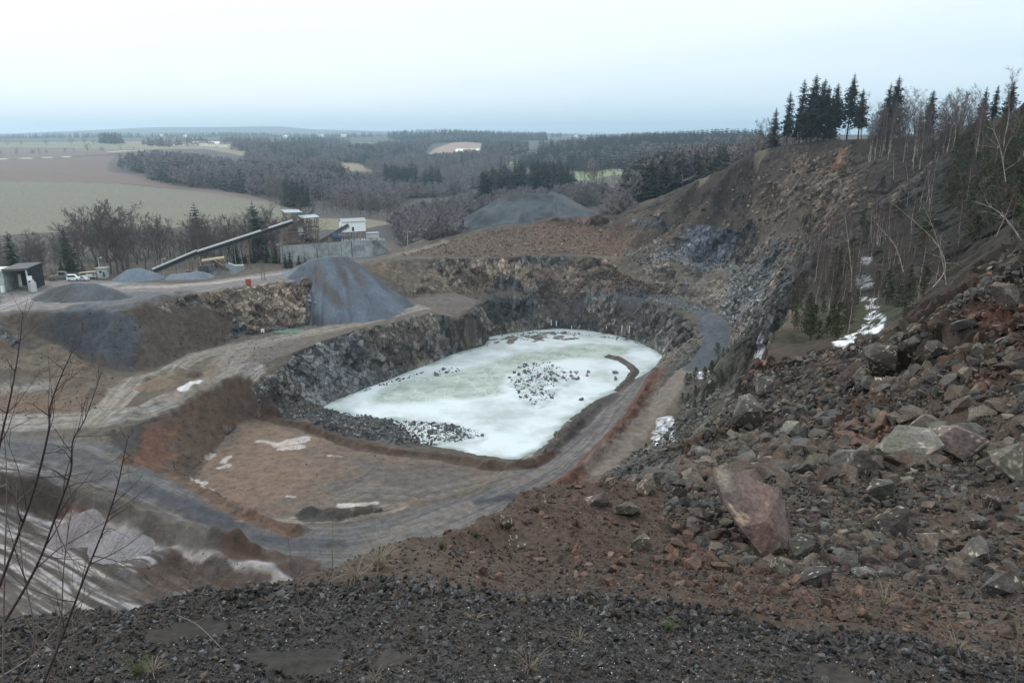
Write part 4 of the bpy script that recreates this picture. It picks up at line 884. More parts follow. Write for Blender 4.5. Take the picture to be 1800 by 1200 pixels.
# single leaning birches that catch the eye
def stem(kind, pts, r0, m, label, cat, parts=None, k=6, twigs=0, tl=1.0, group=None, seed=1, fine=.5):
    """a bent stem through given world points with side twigs"""
    g = np.random.default_rng(seed); P = [np.array(p, float) for p in pts]
    Q = []
    for i in range(len(P)-1):
        p0 = P[max(i-1, 0)]; p1, p2 = P[i], P[i+1]; p3 = P[min(i+2, len(P)-1)]
        for s in range(5):
            t = s/5; Q.append(.5*((2*p1)+(-p0+p2)*t+(2*p0-5*p1+4*p2-p3)*t*t+(-p0+3*p1-3*p2+p3)*t**3))
    Q.append(P[-1]); n = len(Q); base = Q[0].copy()
    V = []; Fc = []; tube_into(V, Fc, [q-base for q in Q], [max(r0*(1-.85*i/(n-1)), r0*.12) for i in range(n)], k)
    TV = []; TF = []
    for i in range(twigs):
        a = int(n*(.18+.8*(i+g.random())/twigs)); a = min(a, n-2); q = Q[a]-base; d = unit(Q[a+1]-Q[a]); e = unit(d*1.0+g.normal(0, .55, 3)); L = tl*(1.1-.8*a/n)*(.5+.8*g.random()); rr = r0*fine*(1-.7*a/n)
        p = [q]; 
        for s in range(4): e = unit(e+g.normal(0, .13, 3)+np.array([0, 0, .05])); p.append(p[-1]+e*L/4)
        tube_into(TV, TF, p, [rr, rr*.8, rr*.55, rr*.4, rr*.22], 4)
        for _ in range(3):
            s = g.integers(1, 4); e2 = unit(e+g.normal(0, .6, 3)); p2 = [p[s], p[s]+e2*L*.22, p[s]+unit(e2+g.normal(0, .2, 3))*L*.45]; tube_into(TV, TF, p2, [rr*.45, rr*.35, rr*.16], 3)
    pr = dict(label=label, category=cat)
    if group: pr['group'] = group
    b0 = len(V); V += TV; Fc += [tuple(i+b0 for i in f) for f in TF]
    if 1: o = link(mk(kind, V, Fc, m, True), kind, None, tuple(base), **pr)
    return o
stem('birch_tree', [Dp(1640,505,70), Dp(1662,470,70), Dp(1640,420,70), Dp(1560,350,70)], .065, M_BIR, 'pale birch arching left over the young pines', 'birch', twigs=7, tl=2, seed=3)
stem('birch_tree', [Dp(1815,455,40), Dp(1780,400,40), Dp(1752,370,40), Dp(1715,355,40)], .045, M_BIR, 'pale birch stem bent over at the right edge of the picture', 'birch', twigs=6, tl=1.5, seed=4)
stem('birch_tree', [Dp(1588,478,75), Dp(1572,430,75), Dp(1530,383,75)], .06, M_BIR, 'thin birch bowed left on the near side of the dark slope', 'birch', twigs=5, tl=1.6, seed=5)
stem('birch_tree', [Dp(1768,320,110), Dp(1758,260,110), Dp(1738,212,110)], .085, M_BIR, 'forked pale birch standing out on the green slope', 'birch', twigs=7, tl=4, seed=6)
stem('birch_tree', [Dp(1665,510,66), Dp(1655,450,66), Dp(1640,400,66), Dp(1622,360,66)], .045, M_BIR, 'upright birch between the snowy ledge and the rubble bank', 'birch', twigs=7, tl=2, seed=7)
stem('birch_tree', [Dp(1498,530,100), Dp(1496,470,100), Dp(1488,400,100), Dp(1484,370,100)], .06, M_BIR, 'straight slim birch beside the upper snow patch', 'birch', twigs=8, tl=2.6, seed=8)

# --- tree belt behind the yard (x 0..520)
def beltY(px): return float(np.interp(px, [0, 60, 240, 300, 420, 480, 540], [300, 306, 308, 326, 332, 345, 362]))
for i in range(150):
    px = rnd.uniform(-60, 535); Y = beltY(px)+rnd.uniform(4, 75); base = 368+14*math.sin(px*.018+1)+(26 if px < 110 else 0)+(18 if 240 < px < 330 else 0)-(10 if px > 400 else 0)
    tree_to(rnd.choice(BAR+BLO[:3]), px, base+rnd.uniform(-8, 40), Y, 'bare deciduous tree in the belt behind the conveyor and yard', 'bare tree', 'bare trees in the belt behind the yard')
for i in range(75):
    px = rnd.uniform(-20, 500); tree_to(rnd.choice(SAP), px, rnd.uniform(415, 458), beltY(px)+rnd.uniform(-2, 8), 'low bare tree along the back edge of the yard', 'bare tree', 'low bare trees along the yard')
for px, top in ((288,395),(305,405),(322,390),(345,398),(388,392),(408,390),(420,396),(440,405),(480,430),(270,410),(155,452),(166,455)):
    tree_to(rnd.choice(BIR), px, top, beltY(px)+2, 'white-stemmed birch rising behind the long conveyor', 'birch', 'birches behind the long conveyor')
tree_to(SPL[1], 342, 354, 392, 'solitary dark spruce topping the bare tree belt above the conveyor', 'spruce', 'x') ['group'] = 'spruces in the belt behind the yard'
for px, top, lb in ((12,402,'bushy dark spruce at the left edge behind the white barn'),(447,350,'pointed spruce behind the top of the conveyor'),(110,390,'dark spruce in the left half of the belt'),(105,455,'low dark green conifer behind the parked machines')):
    tree_to(rnd.choice(SPL), px, top, beltY(px)+12, lb, 'spruce', 'spruces in the belt behind the yard')
for i in range(26): tree_to(rnd.choice(SPL+BLO), rnd.uniform(405, 500), rnd.uniform(425, 452), rnd.uniform(336, 345), 'low green and grey growth left of the concrete wall', 'tree', 'trees left of the concrete wall')
for px, top in ((500,444),(508,440),(524,446),(536,450)): tree_to(SPL[0], px, top, 326, 'little spruce in front of the concrete wall', 'spruce', 'little spruces before the concrete wall')
# --- woods as things up to the limit, the rest as masses
def wood_points(poly, n, seed, rmin=300): return scatter(poly, n, seed, rmin, 3000)
def merged(name, items, label, cat):
    """one woodland mass from many low detail trees: items = (proto mesh, x, y, h, hproto)"""
    Vs = []; Fs = []; Ms = []; off = 0; mats = []; cache = {}
    for me, x, y, h, hp in items:
        if me.name not in cache:
            v = np.empty(len(me.vertices)*3, np.float32); me.vertices.foreach_get('co', v); f = np.empty(len(me.loops), np.int32); me.loops.foreach_get('vertex_index', f); mi = np.empty(len(me.polygons), np.int32); me.polygons.foreach_get('material_index', mi)
            loc = []
            for m in me.materials:
                if m not in mats: mats.append(m)
                loc.append(mats.index(m))
            cache[me.name] = (v.reshape(-1, 3), f.reshape(-1, 4), np.array(loc)[mi])
        v, f, mi = cache[me.name]; s = h/hp; a = rnd.random()*6.28; c, s_ = math.cos(a)*s, math.sin(a)*s
        Vs.append(np.stack([v[:, 0]*c-v[:, 1]*s_+x, v[:, 0]*s_+v[:, 1]*c+y, v[:, 2]*s+up(x, y)], -1)); Fs.append(f+off); Ms.append(mi); off += len(v)
    me = npmesh(name, np.concatenate(Vs), np.concatenate(Fs), mats, None, None, False, np.concatenate(Ms))
    return link(me, name, None, None, label=label, category=cat, kind='stuff')
XSP = [proto1('far_spruce', spruce_geo(20, s, .0, .26, 8, 7, 2, .3, 1.0, 2.0), M_TRK, M_SPR) for s in (71, 72)]
M_X1 = mat('far_twigs', S(112,106,108), .95, var=.35, vs=.4); M_X2 = mat('far_twigs_purple', S(104,94,102), .95, var=.3, vs=.4); M_X3 = mat('far_twigs_grey', S(114,108,106), .95, var=.35, vs=.4)
XBA = [proto1('far_bare', bare_geo(15, s, .16, .10, 1.5, 9, 2, .5, 5.0, .02, 9, 3, .10), M_TRK, m_) for s, m_ in ((73, M_X1), (74, M_X2), (75, M_X3), (76, M_X1))]
def wood(poly, n, seed, conif, h, label, name='woodland', limit=0, gp=None, rmin=300, protos=None):
    items = []; k = 0
    for x, y in sorted(wood_points(poly, n, seed, rmin), key=lambda p: p[1]):
        if y < 560 and 815 < 900+x/y*F*1.01 < 1062: continue
        cl = vnoise2(np.array([x/60+seed]), np.array([y/60]), 5)[0]*.5+.5
        c = rnd.random()*.5+cl*.5 < conif
        hh = rnd.uniform(*h)*(1.15 if c else 1)
        if k < limit:
            plant(rnd.choice(SPL if c else BLO+BIL[:1]), x, y, hh, ('dark conifer ' if c else 'bare tree ')+gp, 'conifer' if c else 'bare tree', ('conifers ' if c else 'bare trees ')+gp); k += 1
        else:
            p = rnd.choice(XSP if c else XBA); items.append((p['one'], x, y, hh, p['h']))
    if items: merged(name, items, label, 'woodland')
VAL = [(520,395),(600,345),(690,340),(800,330),(900,320),(1020,315),(1090,330),(1150,345),(1080,378),(960,390),(860,402),(740,432),(690,425),(680,395),(600,380)]
wood([(690,398),(740,380),(830,360),(900,350),(1000,345),(1090,345),(1110,372),(1040,382),(940,390),(840,410),(760,425),(700,432)], 1300, 101, .08, (9, 14), 'thicket of bare purple-grey saplings filling the valley below the quarry rim', limit=0, gp='in the valley thicket below the quarry rim')
wood([(520,383),(560,372),(650,368),(700,360),(700,392),(640,382),(560,378)], 70, 102, .12, (11, 16), 'line of bare trees along the far side of the pale field behind the plant', limit=60, gp='lining the pale field behind the plant')
wood([(560,345),(650,320),(740,300),(860,300),(900,318),(800,345),(700,362),(600,370)], 1300, 103, .2, (12, 18), 'mixed woodland on the valley floor behind the plant', limit=0)
wood([(190,298),(260,285),(340,288),(400,300),(470,308),(560,300),(620,320),(600,345),(520,368),(470,352),(420,338),(330,330),(260,318),(262,306)], 1250, 104, .45, (16, 24), 'dark mixed wood pushing into the ploughed field', limit=40, gp='on the near edge of the wood by the ploughed field')
wood([(430,282),(470,285),(560,296),(600,300),(560,320),(440,300)], 240, 105, .3, (20, 28), 'tall bare and conifer trees behind the dark wood')
wood([(525,290),(548,292),(545,300),(525,298)], 26, 106, 1, (20, 26), 'isolated dark square copse on the pale fields')
wood([(560,330),(640,320),(648,335),(580,345)], 110, 107, .95, (14, 18), 'dark green conifer plantation in the valley centre')
for pl, n, lb in (([(675,322),(735,322),(735,338),(675,338)], 44, 'in the dense clump left of the valley centre'), ([(745,325),(775,325),(775,342),(745,342)], 20, 'in the small clump at the valley centre'), ([(845,352),(860,352),(860,372),(845,372)], 3, 'by the tall spruce left of the far spoil heap')):
    wood(pl, n, 108+n, 1.0, (22, 30), '', limit=99, gp=lb)
wood([(850,345),(930,335),(1000,330),(1010,345),(960,355),(880,362)], 95, 109, .85, (20, 30), '', limit=99, gp='in the dark row above the far spoil heap')
wood([(1000,318),(1010,316),(1085,318),(1085,330),(1010,332)], 14, 110, .1, (18, 24), '', limit=99, gp='beside the bright green meadow')
# spur behind the rim: placed in plan because the rim hides its ground
g_ = random.Random(5); it = []
for i in range(1300):
    px = g_.uniform(1090, 1430); Y = g_.uniform(430, 640); x = (px-900)/F*Y*1.02; c = g_.random() < (.75 if (px < 1190 or Y > 540) else .3)
    tp = 262-(px-1100)*.085; z = up(x, Y); hh = g_.uniform(18, 26)*(1.15 if c else 1); lim = Dp(px, tp, Y)[2]-z
    hh = max(7, min(hh, lim*g_.uniform(.75, 1.1)))
    if i < 200 and Y < 480: plant(g_.choice(SPL if c else BLO+BIL), x, Y, hh, ('dark conifer' if c else 'bare tree')+' on the spur behind the left shoulder of the rim', 'conifer' if c else 'bare tree', ('conifers' if c else 'bare trees')+' on the spur behind the rim')
    else: p = g_.choice(XSP if c else XBA); it.append((p['one'], x, Y, hh, p['h']))
merged('woodland', it, 'mixed forest on the spur behind the left shoulder of the quarry rim', 'woodland')
# far woods, by plan polygons on the open country
for poly, n, c, h, lb, sd_ in (
    ([(640,298),(700,285),(780,282),(850,278),(900,285),(880,300),(760,310),(680,308)], 700, .3, (14, 20), 'hazy wood across the valley in front of the white farm', 120),
    ([(1000,300),(900,292),(960,280),(1050,275),(1150,268),(1250,262),(1330,258),(1330,268),(1200,285),(1100,296)], 1300, .7, (18, 26), 'long dark forest ridge at right below the horizon', 121),
    ([(940,270),(1050,258),(1200,252),(1340,250),(1340,258),(1200,264),(1060,272)], 1000, .8, (20, 28), 'blue forest skyline left of the quarry rim', 122),
    ([(600,270),(680,262),(720,255),(770,250),(750,262),(740,275),(700,285),(620,285)], 800, .6, (20, 28), 'wooded flank left of the pale hill field', 123),
    ([(850,252),(900,256),(930,265),(900,278),(845,276),(855,262)], 560, .7, (20, 28), 'wooded flank right of the pale hill field', 124),
    ([(745,249),(850,247),(900,256),(850,252),(800,250),(760,252)], 380, .7, (20, 28), 'dark wood along the top of the pale hill field', 125),
    ([(680,243),(760,241),(870,241),(960,245),(960,248),(850,246),(700,247)], 800, .9, (24, 34), 'flat forest strip on the plateau under the horizon', 126),
    ([(400,262),(480,262),(600,272),(700,285),(640,290),(560,282),(480,272)], 640, .55, (16, 24), 'hazy wood crossing behind the small square copse', 127),
    ([(250,254),(320,254),(360,252),(370,257),(300,259),(250,258)], 100, .5, (15, 22), 'trees round the village on the left plateau', 128),
    ([(385,252),(430,250),(480,254),(470,260),(400,258)], 110, .6, (18, 26), 'wood right of the village', 129),
    ([(172,250),(215,250),(216,255),(172,254)], 50, .9, (24, 32), 'dark copse on the left horizon', 130),
    ([(480,257),(560,252),(620,256),(600,264),(520,264)], 240, .6, (20, 28), 'rounded hazy wood in the middle distance', 131)):
    wood(poly, n, sd_, c, h, lb, rmin=700)
# very far wooded strips
for poly, n, lb, sd_ in (([(-50,243),(200,240),(400,238),(700,239),(700,241),(400,241),(150,243),(-50,245)], 900, 'pale blue wooded plain under the left horizon', 140),
    ([(700,239),(900,238),(1100,240),(1330,241),(1330,244),(1100,243),(900,241),(700,241)], 700, 'pale blue wooded plain under the right horizon', 141)):
    wood(poly, n, sd_, .8, (15, 24), lb, rmin=2500)
# row of field trees along the road on the left plateau
for px, base, h in ((3,279,13),(30,274,13),(56,272,10),(60,272,9),(70,272,11),(82,272,9),(115,270,11),(130,269,9),(155,270,18),(178,268,12),(182,268,10),(212,265,11),(235,264,8),(12,258,18),(82,258,20),(126,256,24),(150,255,22),(165,256,18),(38,256,14)):
    x, y, z = hit(px, base); plant(rnd.choice(BLO), x, y, h*1.1, 'lone bare tree on the ploughed plateau at the left', 'bare tree', 'field trees on the left plateau', sx=1.2)
# bushes under the rim line
for x, y in scatter([(1335,262),(1400,250),(1500,245),(1560,244),(1560,248),(1500,250),(1400,256)], 40, 150, 200, 2000): plant(SAP[0], x, y, rnd.uniform(2, 4), 'low bare bush on the quarry rim', 'bush', 'bushes on the quarry rim')
print('trees', NT, round(time.time()-T0, 1))
# ------------------------------------------------------------ built things
class MB:
    def __init__(s): s.bm = bmesh.new()
    def box(s, c, d, rz=0, rx=0, ry=0):
        M = Matrix.Translation(c) @ Matrix.Rotation(rz, 4, 'Z') @ Matrix.Rotation(ry, 4, 'Y') @ Matrix.Rotation(rx, 4, 'X') @ Matrix.Diagonal((*d, 1)); bmesh.ops.create_cube(s.bm, size=1, matrix=M); return s
    def bar(s, a, b, w=.15, h=None):
        a = Vector(a); b = Vector(b); d = b-a; q = d.to_track_quat('X', 'Z').to_matrix().to_4x4()
        bmesh.ops.create_cube(s.bm, size=1, matrix=Matrix.Translation((a+b)/2) @ q @ Matrix.Diagonal((d.length, w, h or w, 1))); return s
    def cyl(s, a, b, r, n=12, r2=None):
        a = Vector(a); b = Vector(b); d = b-a; q = d.to_track_quat('Z', 'Y').to_matrix().to_4x4()
        bmesh.ops.create_cone(s.bm, cap_ends=True, segments=n, radius1=r, radius2=r if r2 is None else r2, depth=d.length, matrix=Matrix.Translation((a+b)/2) @ q); return s
    def poly(s, pts, t):
        """prism: polygon in the XZ plane (x, z), thickness t centred on y=0"""
        a = [s.bm.verts.new((x, -t/2, z)) for x, z in pts]; b = [s.bm.verts.new((x, t/2, z)) for x, z in pts]; n = len(pts)
        s.bm.faces.new(a); s.bm.faces.new(b[::-1])
        for i in range(n): s.bm.faces.new((a[(i+1) % n], a[i], b[i], b[(i+1) % n]))
        return s
    def xf(s, M): bmesh.ops.transform(s.bm, matrix=M, verts=s.bm.verts); return s
    def out(s, name, m, parent=None, bev=0, **pr):
        if bev: bmesh.ops.bevel(s.bm, geom=s.bm.edges[:], offset=bev, segments=1, affect='EDGES')
        bmesh.ops.recalc_face_normals(s.bm, faces=s.bm.faces); me = bpy.data.meshes.new(name); s.bm.to_mesh(me); s.bm.free(); me.materials.append(m); return link(me, name, parent, None, **pr)
M_CON = mat('concrete', S(150,158,160), .9, var=.22, vs=.5, c2=S(112,118,120), bump=.3, bs=3); M_RST = mat('rusty_steel', S(112,98,90), .8, var=.4, vs=2, c2=S(84,74,70)); M_DST = mat('dark_steel', S(72,72,76), .7, var=.4, vs=2)
M_WHT = mat('white_cladding', S(232,238,240,1.05), .6, var=.06, vs=1.5); M_ROF = mat('pale_roof', S(158,162,162,1.0), .6, var=.08, vs=1); M_BLR = mat('blue_grey_roof', S(140,150,160), .5, var=.15, vs=1); M_BLU = mat('blue_paint', S(70,98,130), .6, var=.25, vs=3)
M_GLS = mat('dark_glass', S(40,46,52), .2, var=.1, spec=.5); M_RED = mat('red_paint', S(150,70,52), .7, var=.2, vs=4); M_LGR = mat('light_grey_paint', S(178,180,182), .7, var=.12, vs=2); M_TAN = mat('tan_paint', S(170,156,132), .8, var=.2, vs=3); M_GRN = mat('pale_green_sheet', S(176,184,184), .8, var=.2, vs=.8, c2=S(124,134,130))
M_DRK = mat('dark_interior', S(34,34,40), .95, var=.3, vs=2)

def frame_of(root_xy, z, rz): return root_xy[0], root_xy[1], z, rz
# plant local axes: origin at the left front corner of the concrete wall, x along the wall
wl = Dp(492, 433, 337); wr = Dp(677, 420, 361)
ax = math.atan2(wr[1]-wl[1], wr[0]-wl[0]); WL = math.hypot(wr[0]-wl[0], wr[1]-wl[1]); WZ = wl[2]
def rooted(name, x, y, z, rz=0, **pr): return empty(name, (x, y, z), rz, **pr)
def on_wall(lx, ly, lz=0): c, s = math.cos(ax), math.sin(ax); return wl[0]+lx*c-ly*s, wl[1]+lx*s+ly*c, WZ+lz
r = rooted('retaining_wall', wl[0], wl[1], WZ-10, ax, label='long stained concrete retaining wall carrying the rusty screening plant', category='retaining wall')
MB().box((WL/2, .5, 5), (WL, 1.0, 10)).out('wall_face', M_CON, r); MB().box((WL/2, 5.5, 9.4), (WL-.6, 9, .5)).out('deck', M_CON, r)
MB().box((WL-.5, 5, 4.6), (.9, 8, 9.2)).out('end_wall', M_CON, r)
b = MB()
for k in range(1, 9): b.box((WL*k/9+rnd.uniform(-.5, .5), -.012, 5+rnd.uniform(0, 1.5)), (.16+.25*(k % 3 == 0), .06, 8-1.5*(k % 2)))
b.out('joint', M_DST, r)
b = MB(); 
for k in range(30): b.box((.6+k*(WL-1.2)/29, .3, 10.55), (.06, .06, 1.1))
b.box((WL/2, .3, 11.1), (WL-1, .06, .06)); b.box((WL/2, .3, 10.6), (WL-1, .05, .05)); b.out('railing', M_RST, r)
b = MB()
b.bar((WL-6, -.6, 10), (WL+.8, -.6, 4.5), .35, .2); b.bar((WL-6, -1.4, 10), (WL+.8, -1.4, 4.5), .2, .2); b.bar((WL-6, -1, 11), (WL+.8, -1, 5.5), .08); b.out('stair', M_RST, r)

# white control house on stilts
wx = lambda px, d=0: None
def lx_of(px, py=425):   # local x on the wall under a pixel column
    u = (px-900)/F; best = 0
    for k in range(400):
        lx = WL*k/399; x, y, z = on_wall(lx, 3); 
        if x/ (y*1.005) < u: best = lx
    return best
hx = lx_of(604); hx2 = lx_of(645)
x, y, z = on_wall(hx, 2.5, 0); LW = max(8.5, hx2-hx)
r = rooted('control_house', x, y, WZ, ax, label='white gabled cabin on steel stilts above the concrete wall', category='cabin')
HB = 4.2; HH = 4.8; DP = 5.0
MB().box((LW/2, DP/2, HB+HH/2), (LW, DP, HH)).out('walls', M_WHT, r)
b = MB(); b.poly([(-.35, HB+HH-.05), (DP/2, HB+HH+1.25), (DP+.35, HB+HH-.05), (DP+.35, HB+HH+.12), (DP/2, HB+HH+1.45), (-.35, HB+HH+.12)], LW+.7); b.xf(Matrix.Translation((LW/2, 0, 0)) @ Matrix.Rotation(math.pi/2, 4, 'Z')); b.out('roof', M_ROF, r)
b = MB(); b.poly([(0, HB+HH), (DP, HB+HH), (DP/2, HB+HH+1.25)], .12); b.xf(Matrix.Translation((.07, 0, 0)) @ Matrix.Rotation(math.pi/2, 4, 'Z')); b.out('gable', M_WHT, r)
for q in ((LW*.45, -.03, HB+1.3, 1.0, .1, 1.9), (-.03, DP*.35, HB+2.6, .1, .8, 1.0)): MB().box(q[:3], q[3:]).out('window', M_GLS, r)
b = MB()
for i in range(5):
    for yy in (.3, DP-.3): b.box((.2+i*(LW-.4)/4, yy, HB/2), (.24, .24, HB))
for i in range(4): b.bar((.2+i*(LW-.4)/4, .3, 0), (.2+(i+1)*(LW-.4)/4, .3, HB), .14)
b.box((LW/2, DP/2, HB-.1), (LW+.2, DP+.2, .25)); b.box((LW/2, .3, HB*.5), (LW, .14, .14)); b.out('stilt_frame', M_RST, r)
# screening tower
def tower(px0, px1, ztop, h_roof, label, roofs):
    pass
tx = lx_of(508); tx2 = lx_of(562)
x, y, z = on_wall(tx, 1.8, 0); TW = tx2-tx
r = rooted('screening_tower', x, y, WZ, ax, label='open rusty steel tower of platforms with two flat blue-grey roofs', category='tower')
b = MB(); xs = [0, TW*.3, TW*.52, TW*.78, TW]
hs = [14.5, 14.5, 12.5, 11.5, 11.5]
for xx, hh in zip(xs, hs):
    for yy in (0, 3, 6.5): b.box((xx, yy, hh/2), (.28, .28, hh))
for lv in (2.6, 5.2, 7.6, 9.6, 12):
    for i in range(4):
        if hs[i+1] >= lv:
            for yy in (0, 6.5): b.bar((xs[i], yy, lv), (xs[i+1], yy, lv), .24)
            b.bar((xs[i], 0, max(lv-2.5, .2)), (xs[i+1], 0, lv), .14); b.bar((xs[i+1], 0, max(lv-2.5, .2)), (xs[i], 0, lv), .12) if i % 2 else 0
    for i in range(5):
        if hs[i] >= lv: b.bar((xs[i], 0, lv), (xs[i], 6.5, lv), .2)
b.out('frame', M_RST, r)
for (a_, c_, lv) in ((0, 2, 5.2), (0, 2, 9.6), (2, 4, 7.6), (1, 3, 2.6)): MB().box(((xs[a_]+xs[c_])/2, 3.2, lv+.2), (xs[c_]-xs[a_]+.8, 7, .18)).out('platform', M_DST, r)
MB().box((TW*.22, 3.2, 15.1), (TW*.56, 8.4, .22), 0, .06, .02).out('roof', M_BLR, r)
MB().box((TW*.76, 3.2, 12.3), (TW*.58, 8.4, .22), 0, .05, -.03).out('roof', M_BLR, r)
MB().box((TW*.14, 2.5, 3.5), (TW*.3, 5, 5)).box((TW*.14, 2.5, 6.6), (TW*.2, 3.6, 1.4)).out('bunker', M_RST, r, .05)
MB().box((TW*.42, 1.6, 6.2), (TW*.16, 3, 3.4)).out('screen_box', M_LGR, r)
MB().box((TW*.12, 2.6, 10.6), (TW*.16, 3.6, 1.2)).box((TW*.4, 2.4, 10.2), (TW*.1, 2, 1.0)).out('screen_housing', M_DST, r)
b = MB(); b.cyl((TW*.5, 2, 3.2), (TW*.62, 2, 3.2), 1.0, 14).cyl((TW*.68, 1.5, 1.2), (TW*.68, 3, 1.2), 1.0, 14).box((TW*.86, 2, 1.1), (2.6, 2.4, 1.6)); b.out('drive', M_DST, r)
b = MB()
for k in range(46):
    q = Vector((rnd.uniform(-2, TW+7), rnd.uniform(-.2, 4), rnd.uniform(.3, 2.4)))
    if k % 3: b.box(q, (rnd.uniform(.3, 1.6), rnd.uniform(.3, 1.2), rnd.uniform(.3, 1.5)), rnd.uniform(-.4, .4))
    else: b.bar(q, q+Vector((rnd.uniform(-3, 3), rnd.uniform(-.5, .5), rnd.uniform(-.2, 2.5))), .14)
b.box((TW/2+2, 2, .2), (TW+14, 5.4, .4))
b.out('machinery', M_RST, r)
b = MB()
for k in range(14): b.bar((xs[k % 5], 0 if k % 2 else 6.5, 1+k*.7), (xs[(k*2+1) % 5], 3, 2+(k*3 % 9)), .1)
b.out('bracing', M_DST, r)
# crushers between
x, y, z = on_wall(lx_of(584), 1.2, 0)
r = rooted('crusher', x, y, WZ, ax, label='blue crusher with round flywheel under the white stilted cabin', category='crusher')
MB().box((3.4, 2, 2.6), (4.6, 2.6, .8)).box((1.6, 1.6, 3.3), (2.4, 2.2, 1.5)).out('body', M_BLU, r, .06)
MB().cyl((1.8, .2, 3.4), (1.8, .6, 3.4), 1.15, 18).out('flywheel', M_BLU, r)
MB().box((2.6, 1.8, 1.1), (3.6, 2.4, 2.2)).out('hopper', M_DST, r, .05)
b = MB()
for q in (0, 2, 4, 6, 8, 10, 12): b.box((q-1.5, .4, 1.0), (.2, .2, 2)); b.box((q-1.5, 3.4, 1.0), (.2, .2, 2))
b.box((4.5, .4, 2.05), (12.4, .16, .16)); b.box((4.5, 1.8, 2.15), (12.6, 3.2, .1)); b.out('walkway', M_RST, r)
# second conveyor, short
def conveyor(name, A, B, label, wd=1.3, cover=True, legs=(), seed=1, gapat=None, tr=1.7):
    A = Vector(A); B = Vector(B); o = rooted(name, *A, label=label, category='conveyor'); d = B-A; L = d.length; q = d.to_track_quat('X', 'Z').to_matrix().to_4x4()
    b = MB()
    for sy in (-wd/2, wd/2):
        b.box((L/2, sy, -.1), (L, .14, .25)); b.box((L/2, sy, -tr), (L, .12, .16)); n = int(L/2.2)
        for i in range(n): b.bar((L*i/n, sy, -tr), (L*(i+.5)/n, sy, -.1), .09); b.bar((L*(i+.5)/n, sy, -.1), (L*(i+1)/n, sy, -tr), .09)
    b.xf(q); b.out('truss', M_DST, o)
    b = MB(); b.box((L/2, -wd/2-.09, -.75), (L*.99, .05, 1.1)); b.xf(q); b.out('side_panel', M_DRK if cover else M_DST, o)
    b = MB(); b.box((L/2, 0, .08), (L, wd*.8, .06)).box((L/2, 0, -.5), (L, wd*.8, .04)); b.xf(q); b.out('belt', M_DST, o)
    if cover:
        for (s, e) in (gapat or [(0, 1)]):
            b = MB(); b.poly([(-wd*.6, .05), (-wd*.52, .35), (-wd*.3, .55), (wd*.3, .55), (wd*.52, .35), (wd*.6, .05), (wd*.56, .05), (wd*.28, .5), (-wd*.28, .5), (-wd*.56, .05)], L*(e-s)); b.xf(q @ Matrix.Translation((L*(s+e)/2, 0, 0)) @ Matrix.Rotation(math.pi/2, 4, 'Z')); b.out('cover', M_ROF, o)
    for t in legs:
        p = d*t; g0 = up(A.x+p.x, A.y+p.y)-A.z-.3
        if p.z-g0 > 2:
            n_ = Vector((-d.y, d.x, 0)).normalized(); b = MB()
            for s in (-1, 1): b.bar(p+n_*s*wd*.5+Vector((0, 0, -tr)), Vector((p.x, p.y, g0))+n_*s*(wd*.5+1.0), .25)
            for kk in (.33, .66): zz = g0+(p.z-tr-g0)*kk; ww = wd*.5+1.0*(1-kk); b.bar(Vector((p.x, p.y, zz))-n_*ww, Vector((p.x, p.y, zz))+n_*ww, .16)
            b.out('leg', M_RST, o)
    return o
c1 = on_wall(lx_of(562), 3.2, 1.0); c2 = Dp(611, 393, on_wall(lx_of(611), 3.2)[1])
conveyor('conveyor', c1, (c2[0], c2[1], c2[2]), 'short dark conveyor rising into the white stilted cabin', 1.2, False, (.5,))
top = Dp(514, 388, 338); bot = Dp(268, 474, 303)
mid = tuple(np.array(bot)+(np.array(top)-np.array(bot))*.32)
conveyor('conveyor', Dp(345,443,311), top, 'upper long covered conveyor climbing from the rusty transfer point to the steel tower', 1.5, True, (.12, .5, .85), gapat=[(0, .655), (.735, 1.0)])
conveyor('conveyor', bot, Dp(346,441,310), 'lower covered conveyor rising out of the blue-grey gravel heap to the transfer point', 1.5, True, (.5, .8), gapat=[(0, 1)])
# transfer point
x, y, z = Dp(350, 462, 308); z = up(x, y)
r = rooted('transfer_station', x, y, z, .35, label='rusty transfer station under the joint of the two long conveyors', category='hopper')
b = MB()
for i in range(6):
    for yy in (0, 4): b.box((-3+i*2.6, yy, 2.6), (.22, .22, 5.2))
    b.bar((-3+i*2.6, 0, 5.1), (-3+i*2.6, 4, 5.1), .18)
    if i < 5: b.bar((-3+i*2.6, 0, .4), (-.4+i*2.6, 0, 5), .12); b.bar((-3+i*2.6, 0, 5.1), (-.4+i*2.6, 0, 5.1), .2); b.bar((-3+i*2.6, 0, 2.6), (-.4+i*2.6, 0, 2.6), .16)
b.out('frame', M_RST, r)
MB().box((5.5, 2, 6.2), (9, 3.6, .5), 0, 0, -.1).out('roof', M_TAN, r); MB().box((1.2, 2, 2.2), (4, 3, 2.6)).out('bin', M_DST, r, .05); MB().box((-4, 1.5, 1.2), (3, 2, 1.8)).out('drive', M_RST, r, .05)
x, y, z = Dp(392, 466, 315); z = up(x, y)
r = rooted('feed_chute', x, y, z, .15, label='slanted ribbed feed chute lying beside the transfer station', category='chute')
MB().box((0, 0, 2.4), (9.5, 3.4, .5), 0, 0, .62).out('trough', M_TAN, r); MB().box((0, -1.8, 2.9), (9.5, .2, .9), 0, 0, .62).box((0, 1.8, 2.9), (9.5, .2, .9), 0, 0, .62).out('side_rail', M_RST, r); MB().box((-3, 0, 2.2), (.3, 3, 4.4)).box((0, 0, 1.2), (.3, 3, 2.4)).out('support', M_RST, r)
x, y, z = Dp(415, 462, 322); z = up(x, y)
